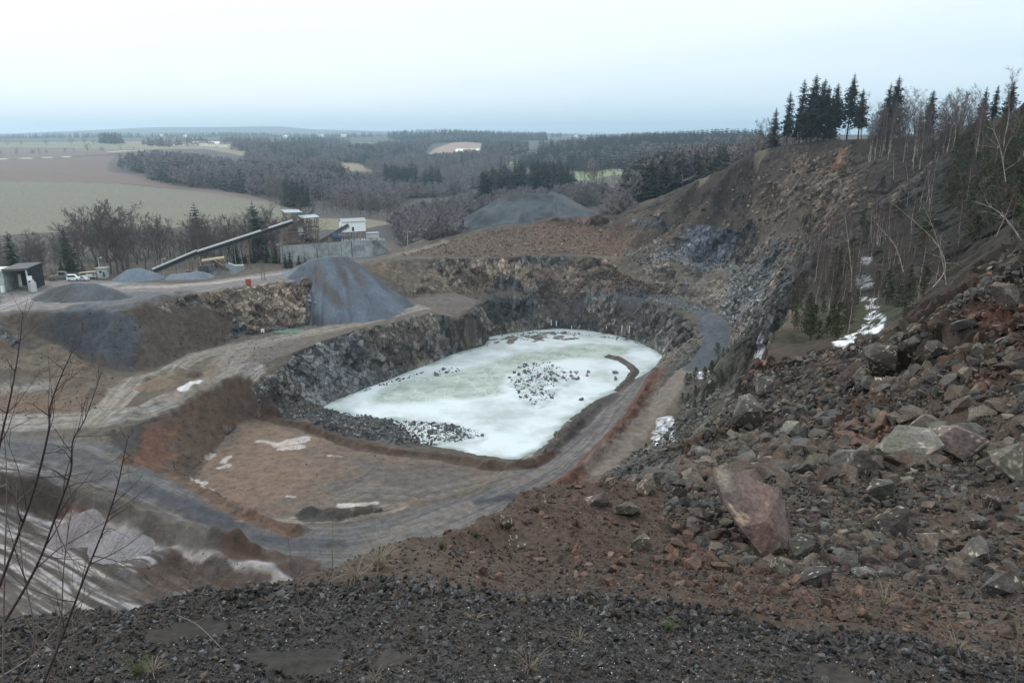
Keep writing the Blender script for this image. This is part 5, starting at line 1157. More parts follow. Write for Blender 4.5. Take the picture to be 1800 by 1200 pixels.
r = rooted('steel_skip', x, y, z, .4, label='pale grey slanted sheet bin right of the feed chute', category='skip'); MB().box((0, 0, 1.6), (7, 3, .3), 0, 0, .42).box((1.2, 0, 1), (4, 3, 1.8)).out('bin', M_GRN, r)
# grey shed behind the cabin
x, y, z = on_wall(lx_of(652), 5, 0); r = rooted('equipment_shed', x, y, WZ, ax, label='low flat-roofed grey shed at the right end of the concrete wall deck', category='shed'); MB().box((2.5, 1.5, 1.2), (5.5, 3, 2.6)).out('walls', M_LGR, r); MB().box((2.5, 1.5, 2.65), (6.2, 3.8, .25)).out('roof', M_BLR, r)
x, y, z = on_wall(lx_of(659), 2, 0); r = rooted('water_tank', x, y, WZ, ax, label='small pale upright tank at the right end of the concrete wall', category='tank'); MB().cyl((0, 0, 0), (0, 0, 2.6), .8, 16).out('shell', M_LGR, r); MB().cyl((0, 0, 2.6), (0, 0, 3.0), .8, 16, .2).out('lid', M_DST, r)
# lamp posts, masts
def lamp(px, py_top, Y, label):
    x, _, zt = Dp(px, py_top, Y); z = up(x, Y); h = zt-z; o = rooted('lamp_post', x, Y, z, label=label, category='lamp post', group='yard lamp posts')
    MB().cyl((0, 0, 0), (0, 0, h), .16, 8, .09).out('pole', M_LGR, o); MB().bar((0, 0, h), (.9, 0, h+.15), .09).out('arm', M_LGR, o); MB().box((1.2, 0, h+.12), (.7, .28, .16)).out('lamp_head', M_WHT, o)
lamp(172, 453, 303, 'curved lamp post standing in front of the birches beside the long conveyor'); lamp(716, 408, 374, 'lamp post right of the concrete wall at the foot of the valley trees'); lamp(284, 455, 305, 'short lamp post by the lower end of the long conveyor')
def mast(px, top, base, label, wbase=1.2, Y=None):
    x, y, z = hit(px, base, None, 150); h = Dp(px, top, y)[2]-z; o = rooted('lattice_mast', x, y, z, .3, label=label, category='mast'); b = MB()
    c = [(-1, -1), (1, -1), (1, 1), (-1, 1)]; n = max(3, int(h/1.3)); W_ = lambda t: wbase*(1-.35*t)*.5
    for i in range(n):
        t0, t1 = i/n, (i+1)/n
        for k in range(4):
            p = lambda t, q: (c[q % 4][0]*W_(t), c[q % 4][1]*W_(t), h*t)
            b.bar(p(t0, k), p(t1, k), .12); b.bar(p(t0, k), p(t1, k+1), .08); b.bar(p(t1, k), p(t1, k+1), .08)
    b.out('lattice', M_RST, o); MB().box((0, 0, h+.1), (wbase*.8, wbase*.8, .2)).out('cap', M_DST, o)
mast(463, 465, 492, 'thin rusty lattice mast at the edge of the yard above the rock face', 1.5)
mast(475, 455, 468, 'short dark lattice stub on a dirt mound in front of the little spruces', 1.6)
x, y, z = hit(437, 500, None, 150); r = rooted('steel_drum', x, y, z-.1, .2, label='small red-brown box container at the yard edge left of the lattice mast', category='container')
MB().box((0, 0, 1.1), (1.9, 1.6, 2.1)).out('body', M_RED, r, .04); MB().box((0, 0, 2.2), (2.05, 1.75, .12)).out('lid', M_RST, r)
r.name = 'red_container'
# barn at the left
bx, by, bz = Dp(18, 506, 277); bz = up(bx, by)-.2
r = rooted('open_shed', bx, by, bz, .12, label='large pale shed at the left edge with a dark open bay', category='shed')
MB().box((-8.5, 2, 3.9), (16.5, 10, 7.8)).out('walls', M_GRN, r, .03)
b = MB(); b.box((4.2, 8.8, 4.3), (8.2, .3, 8.6)).box((8.1, 3, 4.2), (.3, 11, 8.4)); b.out('bay_wall', M_DRK, r)
MB().box((4.0, 3, 8.75), (9.2, 12.4, .35), 0, .03, -.03).out('roof', M_DST, r); MB().box((-8.5, 2, 7.95), (17, 10.6, .3)).out('parapet', M_LGR, r)
MB().box((4.0, -2.9, 8.35), (8.8, .35, .7), 0, 0, -.03).out('beam', M_RST, r); MB().box((8.1, -2.8, 4.2), (.4, .4, 8.4)).out('post', M_LGR, r)
x, y = bx+10.5, by-2.5; r = rooted('fuel_tank', x, y, up(x, y), 0, label='pale upright tank beside the dark open bay of the shed', category='tank'); MB().cyl((0, 0, 0), (0, 0, 3.4), 1.1, 16).out('shell', M_LGR, r); MB().cyl((0, 0, 3.4), (0, 0, 4.5), .7, 12, .5).out('hatch', M_LGR, r); MB().box((-1, .2, 5.0), (1.4, 1, 1.6)).out('cabinet', M_WHT, r)
x, y = bx+.8, by-5.5; r = rooted('fuel_pump', x, y, up(x, y), 0, label='white fuel pump standing at the left jamb of the open bay', category='pump'); MB().box((0, 0, 1.3), (1.1, .8, 2.6)).out('cabinet', M_WHT, r, .05); MB().box((0, 0, .15), (1.8, 1.4, .3)).out('plinth', M_CON, r)
# machines and vehicles in the yard
def vehicle(px, py, name, label, cm, L=4.6, Wd=1.9, h=1.5, rz=0.0, cab=.5, kind='car'):
    x, y, z = hit(px, py, None, 150); z = up(x, y); o = rooted(name, x, y, z, rz, label=label, category='van' if 'van' in name else 'truck' if 'truck' in name else 'car')
    MB().poly([(-L/2, .35), (L/2, .35), (L/2, .35+h*.42), (L/2-.1, .35+h*.5), (-L/2, .35+h*.5)], Wd).out('body', cm, o, .04)
    c0 = -L/2+.1 if 'van' in name else -L*.25; MB().poly([(c0, .35+h*.5), (L*.28, .35+h*.5), (L*.14, .35+h), (c0+.15, .35+h)], Wd*.9).out('cabin', cm, o, .04)
    MB().poly([(c0+.3, .35+h*.56), (L*.24, .35+h*.56), (L*.13, .35+h*.93), (c0+.35, .35+h*.93)], Wd*.93).out('window', M_GLS, o)
    for sx in (-.31, .31):
        for sy in (-.5, .5): w_ = MB().cyl((L*sx, Wd*sy-.1, .38), (L*sx, Wd*sy+.1, .38), .38, 14).out('wheel', M_DST, o)
vehicle(130, 493, 'parked_van', 'small white van parked on the yard behind the dark heap', M_WHT, 4.8, 1.9, 2.1, .2)
vehicle(148, 493, 'parked_car', 'pale car parked between the white van and the open trailer', M_LGR, 4.4, 1.8, 1.5, -.4)
vehicle(112, 490, 'parked_truck', 'grey-green truck under the low dark conifer at the back of the yard', mat('dull_green_paint', S(104,112,104), .7), 6, 2.3, 2.7, .1)
for px, py, L, rz, lb in ((78,490,7,.1,'long grey drawbar machine lying beside the pale tank'),(92,493,5,-.2,'low rusty trailer frame left of the parked truck'),(158,490,5,.3,'white tipping trailer frame right of the pale car')):
    x, y, z = hit(px, py, None, 150); z = up(x, y); o = rooted('trailer', x, y, z, rz, label=lb, category='trailer', group='trailers in the yard'); MB().box((0, 0, .9), (L, 2, .25)).box((0, 0, 1.4), (L*.5, 1.8, .8)).out('bed', M_LGR if L == 5 and rz > 0 else M_RST, o, .03); MB().bar((L/2, 0, .9), (L/2+1.8, 0, .6), .16).bar((-L*.3, 0, 1.2), (-L*.5, 0, 3.0), .14).out('drawbar', M_DST, o)
    for sy in (-1, 1): MB().cyl((0, sy-.12, .45), (0, sy+.12, .45), .45, 12).out('wheel', M_DST, o)
x, y, z = hit(182, 488, None, 150); z = up(x, y); o = rooted('guard_hut', x, y, z, .1, label='small grey hut with a pale flat roof left of the blue-grey heaps', category='hut'); MB().box((0, 0, 2.0), (3.4, 2.8, 4.0)).out('walls', M_GRN, o); MB().box((0, 0, 4.15), (4.4, 3.8, .25)).out('roof', M_ROF, o); MB().box((-.3, -1.42, 2.6), (.9, .08, 1.0)).out('window', M_GLS, o); MB().box((.9, -1.42, 1.6), (.8, .08, 2.2)).out('door', M_DST, o)
o = rooted('lean_to', x-4.6, y-.5, z, .1, label='low lean-to roof on posts joined to the left of the small hut', category='shelter'); MB().box((-1, 0, 2.5), (7, 3, .2), 0, 0, -.08).out('roof', M_TAN, o)
for q in (-4, -1, 2): MB().box((q, -1.2, 1.2), (.18, .18, 2.4)).out('post', M_LGR, o)
# weighing hut box and pit pump
x, y, z = hit(462, 584, None, 150); o = rooted('pump_box', x, y, up(x, y), .3, label='little white pump box at the foot of the rock face by the green puddle', category='pump box'); MB().box((0, 0, .8), (1.2, 1, 1.6)).out('cabinet', M_WHT, o, .04); MB().box((0, 0, 1.65), (1.4, 1.2, .1)).out('lid', M_DST, o)
# green puddle
P = [hit(a, b_, None, 150) for a, b_ in ((472,580),(500,575),(530,577),(537,583),(515,587),(485,586))]
zz = min(p[2] for p in P)+.25; bm = bmesh.new(); bm.faces.new([bm.verts.new((p[0], p[1], zz)) for p in P]); me = bpy.data.meshes.new('puddle'); bm.to_mesh(me); bm.free(); me.materials.append(mat('green_water', S(104,128,116), .1, var=.15, vs=.3, spec=.5)); link(me, 'puddle', kind='structure')
# markers at the far wall of the pit
for px, b_, t_ in ((969,571,562),(978,572,564),(1005,577,571),(1093,583,572),(1106,585,573),(1066,577,573)):
    x, y, z = hit(px, b_, None, 200); h = max(Dp(px, t_, y)[2]-z, .8)
    o = link(None, 'marker_post', None, (x, y, z-.2), label='whitish post standing at the foot of the far pit wall', category='post', group='whitish posts at the far pit wall')
    MB().cyl((0, 0, 0), (0, 0, h), .32, 8, .22).out('shaft', M_LGR, o); MB().cyl((0, 0, h), (0, 0, h+.2), .24, 8, .1).out('cap', M_WHT, o)
# ---- distant houses
M_RRF = mat('red_roof', S(140,96,84), .8, var=.2); M_HW = mat('house_wall', S(226,220,206), .8, var=.08); M_GRF = mat('grey_roof', S(110,106,108), .8)
def house(px, py, L, Wd, h, rz, label, rm, group, wm=None):
    x, y, z = hit(px, py, None, 600); z = up(x, y)+3; o = rooted('farm_house', x, y, z-3, rz, label=label, category='house', group=group)
    MB().box((0, 0, h/2+1), (L, Wd, h+2)).out('walls', wm or M_HW, o); b = MB(); b.poly([(-Wd/2-.5, h+2), (Wd/2+.5, h+2), (0, h+2+Wd*.42)], L+.8); b.xf(Matrix.Rotation(math.pi/2, 4, 'Z')); b.out('roof', rm, o)
    for q in range(3): MB().box((-L*.3+q*L*.3, -Wd/2-.03, h*.6+1), (1.3, .1, 1.6)).out('window', M_GLS, o)
for px, py, L, lb, rm, wm in ((812,274,30,'left white building of the farm on the pale hill',M_HW,None),(824,275,26,'middle white building of the farm on the pale hill',M_RRF,None),(835,274,24,'right white building of the farm on the pale hill',M_HW,None)):
    house(px, py, L, 14, 9, .1, lb, rm, 'white farm on the pale hill', wm)
for i, (px, py) in enumerate(((305,255),(330,256),(345,256),(358,257),(372,258),(380,257),(392,259),(402,259),(412,258),(420,260),(427,261))): house(px, py, 15+4*(i % 2), 10, 5, rnd.uniform(-.4, .4), 'pale village house on the left plateau', (M_GRF, M_GRF, M_HW)[i % 3], 'village houses on the left plateau')
for i, (px, py) in enumerate(((604,272),(657,281),(665,281),(676,281),(700,283))): house(px, py, 18, 11, 6, rnd.uniform(-.4, .4), 'white house in the hazy wood of the middle distance', (M_GRF, M_HW)[i % 2], 'scattered white houses in the middle distance')
for i in range(9): 
    px = rnd.choice((rnd.uniform(250, 480), rnd.uniform(480, 660), rnd.uniform(1000, 1200))); house(px, rnd.uniform(241, 244), rnd.uniform(16, 26), 12, 6, rnd.uniform(-.3, .3), 'tiny pale building near the hazy horizon', M_HW, 'tiny pale buildings near the horizon')
print('built', round(time.time()-T0, 1))

# ------------------------------------------------------------ heaps
M_HGR = None
def heap(name, ridge_pts, foot_drop, label, group=None, slope_=.72, nz=.35, step=.5, c1=S(96,104,114), c2=S(78,82,88), skirt=1.0, gmin=-999, maxw=60, gul=.6, streakc=None, seed=1):
    """loose material lying at its angle of repose round a crest line; built as a sheet that dives under the ground at its foot"""
    P = np.array(ridge_pts, float); x0, y0 = P[:, :2].min(0)-maxw; x1, y1 = P[:, :2].max(0)+maxw
    hmax = P[:, 2].max(); X, Y = np.meshgrid(np.arange(x0, x1, step), np.arange(y0, y1, step))
    best = np.full(X.shape, -1e9); dist = np.zeros(X.shape)
    for k in range(max(1, len(P)-1)):
        p = P[k]; q = P[min(k+1, len(P)-1)]; dx, dy = q[0]-p[0], q[1]-p[1]; LL = dx*dx+dy*dy
        t = np.clip(((X-p[0])*dx+(Y-p[1])*dy)/LL, 0, 1) if LL > 0 else np.zeros(X.shape)
        cxp, cyp = p[0]+t*dx, p[1]+t*dy; D = np.hypot(X-cxp, Y-cyp); zc = p[2]+t*(q[2]-p[2]); an = np.arctan2(X-cxp, Y-cyp)
        v = zc-slope_*np.maximum(D-.8, 0)*(1+.12*vnoise2(an*3+seed, t*6, seed))
        m = v > best; best = np.where(m, v, best); dist = np.where(m, D, dist)
    best += nz*fbm2(X, Y, 5, 4, seed)-gul*np.abs(fbm2(X, Y, 9, 3, seed+5))*np.clip(dist/6, 0, 1)
    g = gz(X.ravel(), Y.ravel()).reshape(X.shape); keep = (best > g-skirt) & (g > gmin)
    V = np.stack([X, Y, np.maximum(best, g-skirt-.5)], -1).reshape(-1, 3); q = grid_faces(*X.shape); kk = keep.ravel()[q].any(1); q = q[kk]
    used = np.unique(q); mp_ = np.full(len(V), -1); mp_[used] = np.arange(len(used)); V = V[used]; q = mp_[q]
    w_ = np.clip(.5+1.3*fbm2(V[:, 0], V[:, 1], 10, 4, seed+2), 0, 1)[:, None]; C_ = c1*(1-w_)+c2*w_
    if streakc is not None:
        for (pl, ww, cc) in streakc:
            d, _, _ = seg_dist(V[:, 0], V[:, 1], pl, False); m = np.clip((ww-d+1.2*fbm2(V[:, 0], V[:, 1], 4, 3, 9))/1.0*.5+.5, 0, 1)[:, None]; C_ = C_*(1-m)+cc*m
    o0 = V.mean(0); o0[2] = V[:, 2].min(); C_ = C_*(1+.12*fbm2(V[:, 0], V[:, 1], .9, 2, 3))[:, None]
    me = npmesh(name, V-o0, q, mat('loose_stone', attr=True, var=.35, vs=2.2, bump=.8, bs=2.5), C_, None, True)
    pr = dict(label=label, category='heap')
    if group: pr['group'] = group
    return link(me, name, None, tuple(o0), **pr)
def crest(pl): return [Dp(*a) for a in pl]
def raised(pl):
    out = []
    for px, py, h in pl: x, y, z = hit(px, py, None, 60); out.append((x, y, z+h))
    return out
BRS = S(92,78,70)
s1 = [Zp(585,500,-60)[:2], Zp(600,540,-68)[:2], Zp(625,565,-71)[:2]]
heap('gravel_heap', crest([(532,466,303),(543,458,305),(575,452,306),(607,451,308),(618,458,308)]), 0, 'huge steep blue-grey gravel heap spilling from the yard down to the pit bench', slope_=.88, gmin=-74.2, c1=S(92,100,112), c2=S(76,82,92), maxw=45, seed=3,
     streakc=[([hit(a, b_, None, 200)[:2] for a, b_ in ((556,495),(566,520),(585,545),(600,560))], 2.4, S(80,78,80)), ([hit(a, b_, None, 200)[:2] for a, b_ in ((590,490),(615,520),(640,550))], 1.4, S(82,78,78)), ([hit(a, b_, None, 200)[:2] for a, b_ in ((575,480),(600,520),(612,550))], 1.0, S(76,72,72)), ([hit(a, b_, None, 200)[:2] for a, b_ in ((540,520),(545,560),(560,572))], 2.2, S(62,62,68))], gul=1.2)
heap('gravel_heap', crest([(500,478,312),(530,465,308)]), 0, 'low blue-grey gravel heap adjoining the left shoulder of the huge heap', slope_=.6, c1=S(108,116,126), c2=S(92,98,106), maxw=20, seed=4)
heap('gravel_heap', crest([(226,474,300),(245,471,301),(268,478,301)]), 0, 'left blue-grey gravel heap where the long conveyor begins', 'gravel heaps in the yard', .6, c1=S(96,106,118), c2=S(78,84,92), maxw=22, seed=5)
heap('gravel_heap', crest([(305,482,301),(345,476,302),(355,478,302)]), 0, 'right blue-grey gravel heap beside the yard road', 'gravel heaps in the yard', .6, c1=S(104,112,122), c2=S(82,88,94), maxw=20, seed=6)
heap('gravel_heap', crest([(362,465,315),(395,463,318)]), 0, 'small blue-grey heap in front of the transfer station', 'gravel heaps in the yard', .5, c1=S(104,110,118), c2=S(88,92,98), maxw=16, seed=7)
heap('dark_heap', crest([(95,506,264),(130,497,266),(165,499,265),(200,512,262)]), 0, 'broad dark grey heap with a rounded top on the left edge of the yard', None, .5, c1=S(78,82,90), c2=S(64,64,66), maxw=30, gmin=-58, seed=8)
heap('spoil_heap', crest([(868,354,452),(900,342,452),(935,339,450),(970,343,452)]), 0, 'big dark spoil heap with a flat top beyond the quarry rim', 'spoil heaps beyond the rim', .6, c1=S(70,76,82), c2=S(54,58,64), maxw=60, step=.8, seed=10, gul=2.0)
heap('spoil_heap', crest([(972,338,455),(985,342,455)]), 0, 'right shoulder of the spoil heaps, smooth bluish slope beyond the rim', 'spoil heaps beyond the rim', .55, c1=S(84,88,94), c2=S(70,74,80), maxw=50, step=.8, seed=11)
heap('spoil_heap', crest([(1000,356,462)]), 0, 'tan sandy spoil heap half hidden at the right of the dark one', 'spoil heaps beyond the rim', .42, c1=S(128,112,100), c2=S(112,98,88), maxw=45, step=.8, seed=12)
heap('dirt_heap', raised([(262,680,1.6),(282,672,1.8)]), 0, 'small brown dirt heap between the two forks of the quarry road', None, .5, c1=S(112,98,82), c2=S(96,82,70), maxw=10, seed=13, step=.3)
heap('sand_heap', raised([(215,955,3.0)]), 0, 'pale grey fine sand heap on the lowest ground at left', 'pale sand heaps', .5, nz=.15, c1=S(120,116,120), c2=S(108,104,106), maxw=12, seed=14, step=.25, gul=.3)
heap('sand_heap', raised([(160,912,2.2)]), 0, 'pale fine sand heap behind, against the red bank at left', 'pale sand heaps', .5, nz=.15, c1=S(118,113,116), c2=S(104,98,100), maxw=10, seed=15, step=.25, gul=.3)
print('heaps', round(time.time()-T0, 1))
# ------------------------------------------------------------ stones
GZ = GV[..., 2]
def hull_proto(seed, n=12, flat=.7):
    g = np.random.default_rng(seed); bm = bmesh.new()
    for _ in range(n):
        v = g.normal(0, 1, 3); v /= np.max(np.abs(v))**.5*np.linalg.norm(v)**.5; bm.verts.new(tuple(v*np.array([.55, .42, .42*flat])))
    bmesh.ops.convex_hull(bm, input=bm.verts); loose = [v for v in bm.verts if not v.link_faces]; bmesh.ops.delete(bm, geom=loose, context='VERTS'); bmesh.ops.triangulate(bm, faces=bm.faces[:]); bm.verts.index_update()
    V = np.array([tuple(v.co) for v in bm.verts]); F_ = np.array([[v.index for v in f.verts] for f in bm.faces]); bm.free(); return V, F_
PEB = [hull_proto(s, 8) for s in range(200, 208)]; STN = [hull_proto(s, 15) for s in range(220, 234)]
PAL = [S(80,76,72), S(64,61,59), S(88,77,69), S(72,70,69), S(100,92,83), S(74,63,58), S(86,84,80), S(58,55,54)]
REDP = [S(88,68,60), S(78,62,56), S(100,80,70), S(70,58,54)]
GRV = [S(62,62,64), S(50,50,52), S(78,78,80), S(70,66,62), S(42,42,44), S(92,90,90), S(70,60,52)]
BLP = [S(104,106,110), S(84,86,90), S(122,122,122), S(72,74,78), S(140,138,134)]
M_STN = mat('stone', attr=True, var=.4, vs=9, bump=.5, bs=14, rough=.85); M_FST = mat('far_stone', attr=True, var=.25, vs=1.2, rough=.9)
def rotm(n, g, tilt=3.14):
    a, b, c = g.random(n)*6.283, g.normal(0, tilt*.35, n), g.normal(0, tilt*.35, n); ca, sa, cb, sb, cc, sc_ = np.cos(a), np.sin(a), np.cos(b), np.sin(b), np.cos(c), np.sin(c)
    M = np.empty((n, 3, 3)); M[:, 0] = np.stack([ca*cb, ca*sb*sc_-sa*cc, ca*sb*cc+sa*sc_], -1); M[:, 1] = np.stack([sa*cb, sa*sb*sc_+ca*cc, sa*sb*cc-ca*sc_], -1); M[:, 2] = np.stack([-sb, cb*sc_, cb*cc], -1); return M
def stones(name, x, y, s, pal, label, cat, protos, m, seed=1, sink=.1, zz=None, white=0.0, kind='stuff'):
    g = np.random.default_rng(seed); n = len(x); z = (gz(x, y, GZ) if zz is None else zz)+s*(sink+.25*(g.random(n)-.5)); Rm = rotm(n, g); pi = g.integers(0, len(protos), n); Vs = []; Fs = []; Cs = []; off = 0
    pal = np.array(pal); c = pal[g.integers(0, len(pal), n)]*(.5+.7*g.random((n, 1))**1.3)
    if white: c = np.where((g.random((n, 1)) < white*2) & (s[:, None] < np.percentile(s, 55)), S(190,186,180), c)
    sc3 = s[:, None]*(.75+.5*g.random((n, 3)))
    for k, (v, f) in enumerate(protos):
        i = np.where(pi == k)[0]
        if not len(i): continue
        W = np.einsum('nij,nvj->nvi', Rm[i], v[None]*sc3[i][:, None, :])+np.stack([x[i], y[i], z[i]], -1)[:, None]; nv = len(v)
        Vs.append(W.reshape(-1, 3)); Fs.append((f[None]+(np.arange(len(i))*nv)[:, None, None]).reshape(-1, 3)+off); Cs.append(np.repeat(c[i], nv, 0)); off += nv*len(i)
    me = npmesh(name, np.concatenate(Vs), np.concatenate(Fs), m, np.concatenate(Cs), None, False)
    return link(me, name, None, None, label=label, category=cat, kind=kind)
def polar_samples(n, r0, r1, a0, a1, seed):
    g = np.random.default_rng(seed); r = np.exp(g.uniform(math.log(r0), math.log(r1), n)); a = np.radians(g.uniform(a0, a1, n)); return r*np.sin(a), r*np.cos(a), r
# pebbles on the terrace at our feet
LEDGE = [Dp(*a)[:2] for a in ((-500,1110,5.4),(-150,1100,5.5),(0,1092,5.6),(230,1074,5.9),(420,1032,6.4),(600,985,7.3),(700,952,8.1),(850,905,9.8),(900,880,10.7),(918,856,11.5),(1060,842,12.2),(1165,862,13))]
x, y, r = polar_samples(95000, 3.3, 9.6, -47, 47, 1); nn = fbm2(x, y, 1.3, 4, 5); bandc = np.interp(x, [-4, -1.3, 0, 1.6, 3.2, 4.5], [6.5, 6.3, 6.15, 5.95, 5.6, 5.2])
keep = (y < 9.2) & ((nn > -.6) | (np.abs(y-bandc) < .35)) & (gz(x, y) > -7)
soil = (y > bandc+.22+.3*nn) & (np.random.default_rng(3).random(len(x)) < .8); keep &= ~soil
x, y, r = x[keep], y[keep], r[keep]; g = np.random.default_rng(2)
s = r*.0025*(1-g.random(len(x)))**(-1/2.6); s = np.clip(s, 0, .065)*np.where(np.abs(y-bandc[keep]) < .38, 1.45, 1)
stones('gravel', x, y, s, GRV, 'dark blue-grey pebbles with a few white ones covering the terrace in the foreground', 'gravel', PEB, M_STN, 2, .12, white=.014)
# rubble slopes at the right
RUBP = plan([(1165,858),(1195,790),(1255,735),(1300,690)], 8)
def rubz(x, y):
    a = x/np.maximum(y, .1); return (y > 8.3)
x, y, r = polar_samples(88000, 5.6, 62, -6, 50, 11)
u_ = x/y; edge = np.interp(u_, [-.2, 0, .02, .1, .2, .25, .31, .36, .42, .55, .63, .7, .8, 1.2], [8.5, 11.6, 12.2, 12.6, 14, 24, 50, 66, 60, 55, 47, 36, 30, 28])
k = (r*np.cos(np.arctan(u_)) < edge) & (y > np.interp(x, [-4, -1.3, 0, 1.6, 3.2, 4.5], [6.5, 6.3, 6.15, 5.95, 5.6, 5.2])+.35); nn = fbm2(x, y, 4, 4, 15)
k &= (nn > -.15) | (np.random.default_rng(5).random(len(x)) < .35)
x, y, r = x[k], y[k], r[k]; g = np.random.default_rng(12); s = r*.0032*(1-g.random(len(x)))**(-1/1.95)
lowz = y < np.interp(x/y, [-.2, .2, .5, .8], [8.6, 8.6, 8.4, 7.6]); mound = ((x/y < .23) & (y < 13.5)) | lowz; s = np.where(mound, s*.5, s); s = np.clip(s, 0, np.where(mound, .16, np.where(y < 14, .26, .65)))
rel = s/r; order = np.argsort(-rel*np.where(x/y < .82, 1, .2)); big = order[:285]; small = order[285:]
red = (fbm2(x, y, 7, 3, 21) > .42) | ((x/y < .23) & (y < 13.5) & (fbm2(x, y, 2, 3, 22) > -.1))
for pg in ([(1470,735),(1560,728),(1600,760),(1560,800),(1500,790),(1460,770)], [(1720,520),(1800,500),(1900,520),(1900,640),(1780,600),(1700,570)]): red |= inside(x, y, plan(pg, 12))
for nm, idx in (('rubble', small),):
    a = idx[~red[idx]]; stones('rubble', x[a], y[a], s[a], PAL, 'grey and olive angular stone rubble covering the slope at the right', 'rubble', STN, M_STN, 13, .05)
    a = idx[red[idx]]; stones('rubble', x[a], y[a], s[a], REDP, 'rust-brown stone rubble on the mound and slope at the right', 'rubble', STN, M_STN, 14, .05)
def ico(sub):
    bm = bmesh.new(); bmesh.ops.create_icosphere(bm, subdivisions=sub, radius=1); V = np.array([tuple(v.co) for v in bm.verts]); F_ = np.array([[v.index for v in f.verts] for f in bm.faces]); bm.free(); return V, F_
ICO = {k: ico(k) for k in (3, 4, 5)}
def sharp_hull(seed, n=13, cuts=3, boxy=.6):
    g = np.random.default_rng(seed); bm = bmesh.new()
    for _ in range(n):
        v = g.normal(0, 1, 3); v /= np.max(np.abs(v))**boxy*np.linalg.norm(v)**(1-boxy); bm.verts.new(tuple(v*.5*(.85+.15*g.random())))
    bmesh.ops.convex_hull(bm, input=bm.verts); bmesh.ops.delete(bm, geom=[v for v in bm.verts if not v.link_faces], context='VERTS'); bmesh.ops.triangulate(bm, faces=bm.faces[:])
    if cuts: bmesh.ops.subdivide_edges(bm, edges=bm.edges[:], cuts=cuts, use_grid_fill=True); bmesh.ops.triangulate(bm, faces=bm.faces[:])
    bm.verts.index_update(); V = np.array([tuple(v.co) for v in bm.verts]); F_ = np.array([[v.index for v in f.verts] for f in bm.faces]); bm.free(); return V, F_
def rock_mesh(seed, sub=3, dims=(1, 1, 1), npl=11, c=None, c2=None, rough=.03, name='rock', vein=0.0):
    """broken block: sharp hull, faces slightly stepped and chipped, stone colour with rind and veins"""
    V, F_ = sharp_hull(seed, npl+4, 3 if sub < 4 else 11); sd = seed*3.1
    n3 = np.stack([fbm3(V[:, 0]*2+sd+k*9, V[:, 1]*2, V[:, 2]*2, .45, 5, (seed+k) % 50) for k in range(3)], -1)
    st = np.round(fbm3(V[:, 0]+sd, V[:, 1]+3, V[:, 2], .55, 2, 9)*3)/3
    P = V*(1+.05*st[:, None])+n3*rough*.9; P = P*np.array(dims)
    c = PAL[seed % 8] if c is None else c; c2 = c*.7 if c2 is None else c2
    w_ = np.clip(.5+1.5*fbm3(P[:, 0]+sd, P[:, 1], P[:, 2], max(dims)*.5, 4, 7), 0, 1)[:, None]; C_ = c*(1-w_)+c2*w_
    if vein: vn = np.abs(fbm3(P[:, 0]*1.3+sd, P[:, 1], P[:, 2]*.8, max(dims)*.45, 3, 17)); C_ = np.where((vn < vein)[:, None], S(168,156,142), C_)
    return npmesh(name, P, F_, M_STN, C_, None, False)
RP = [rock_mesh(300+i, 3, (1, .75+.05*(i % 4), .55+.06*(i % 3)), 9+i % 5, np.array([1, 1, 1])*.12*(1+.0*i)+PAL[i % 8]*.3, None, .035) for i in range(0)]
sides = ('on the mound', 'below the big slab', 'low on the rubble slope', 'high on the rubble slope')
protos_by = {}
KEY = []   # picture places of named boulders, to keep random ones off them
def place_rock(me, x, y, s, label, group=None, rot=None, sink=.12, name='rock', z=None, sc3=None):
    z = float(gz(x, y, GZ)[0]) if z is None else z; o = link(me, name, None, (x, y, z+s*sink), label=label, category='rock'); o.scale = sc3 or (s, s, s)
    o.rotation_euler = rot or (rnd.gauss(0, .35), rnd.gauss(0, .35), rnd.random()*6.28)
    if group: o['group'] = group
    return o
RK = [rock_mesh(400+i, 3, (1.25, .9-.04*(i % 5), .6+.06*(i % 4)), 7+i % 4, (PAL+REDP)[i % 12], (PAL+REDP)[(i*5+3) % 12]*.8, .03) for i in range(24)]
for i in big:
    rd = bool(red[i]); me = rnd.choice([RK[k] for k in range(24) if ((k % 12) >= 8) == rd] or RK)
    a = x[i]/y[i]; near_ = y[i] < 16
    lb = 'rust-brown' if rd else 'grey'
    if lowz[i]: lb += ' stone on the brown soil between the pebble ridge and the rubble'; gp = 'stones on the brown soil behind the pebble ridge'
    elif mound[i]: lb += ' angular stone on the brown mound at the brink'; gp = 'stones on the brown mound'
    elif near_: lb += ' angular block low on the rubble slope around the large slab'; gp = 'blocks low on the rubble slope'
    elif y[i] < 32: lb += ' angular block halfway up the rubble slope at the right'; gp = 'blocks halfway up the rubble slope'
    else: lb += ' angular block on the far bank of rubble below the snowy ledge'; gp = 'blocks on the far bank of rubble'
    place_rock(me, x[i], y[i], s[i]*1.05, lb, gp+(' of rusty stone' if rd else ' of grey stone'))
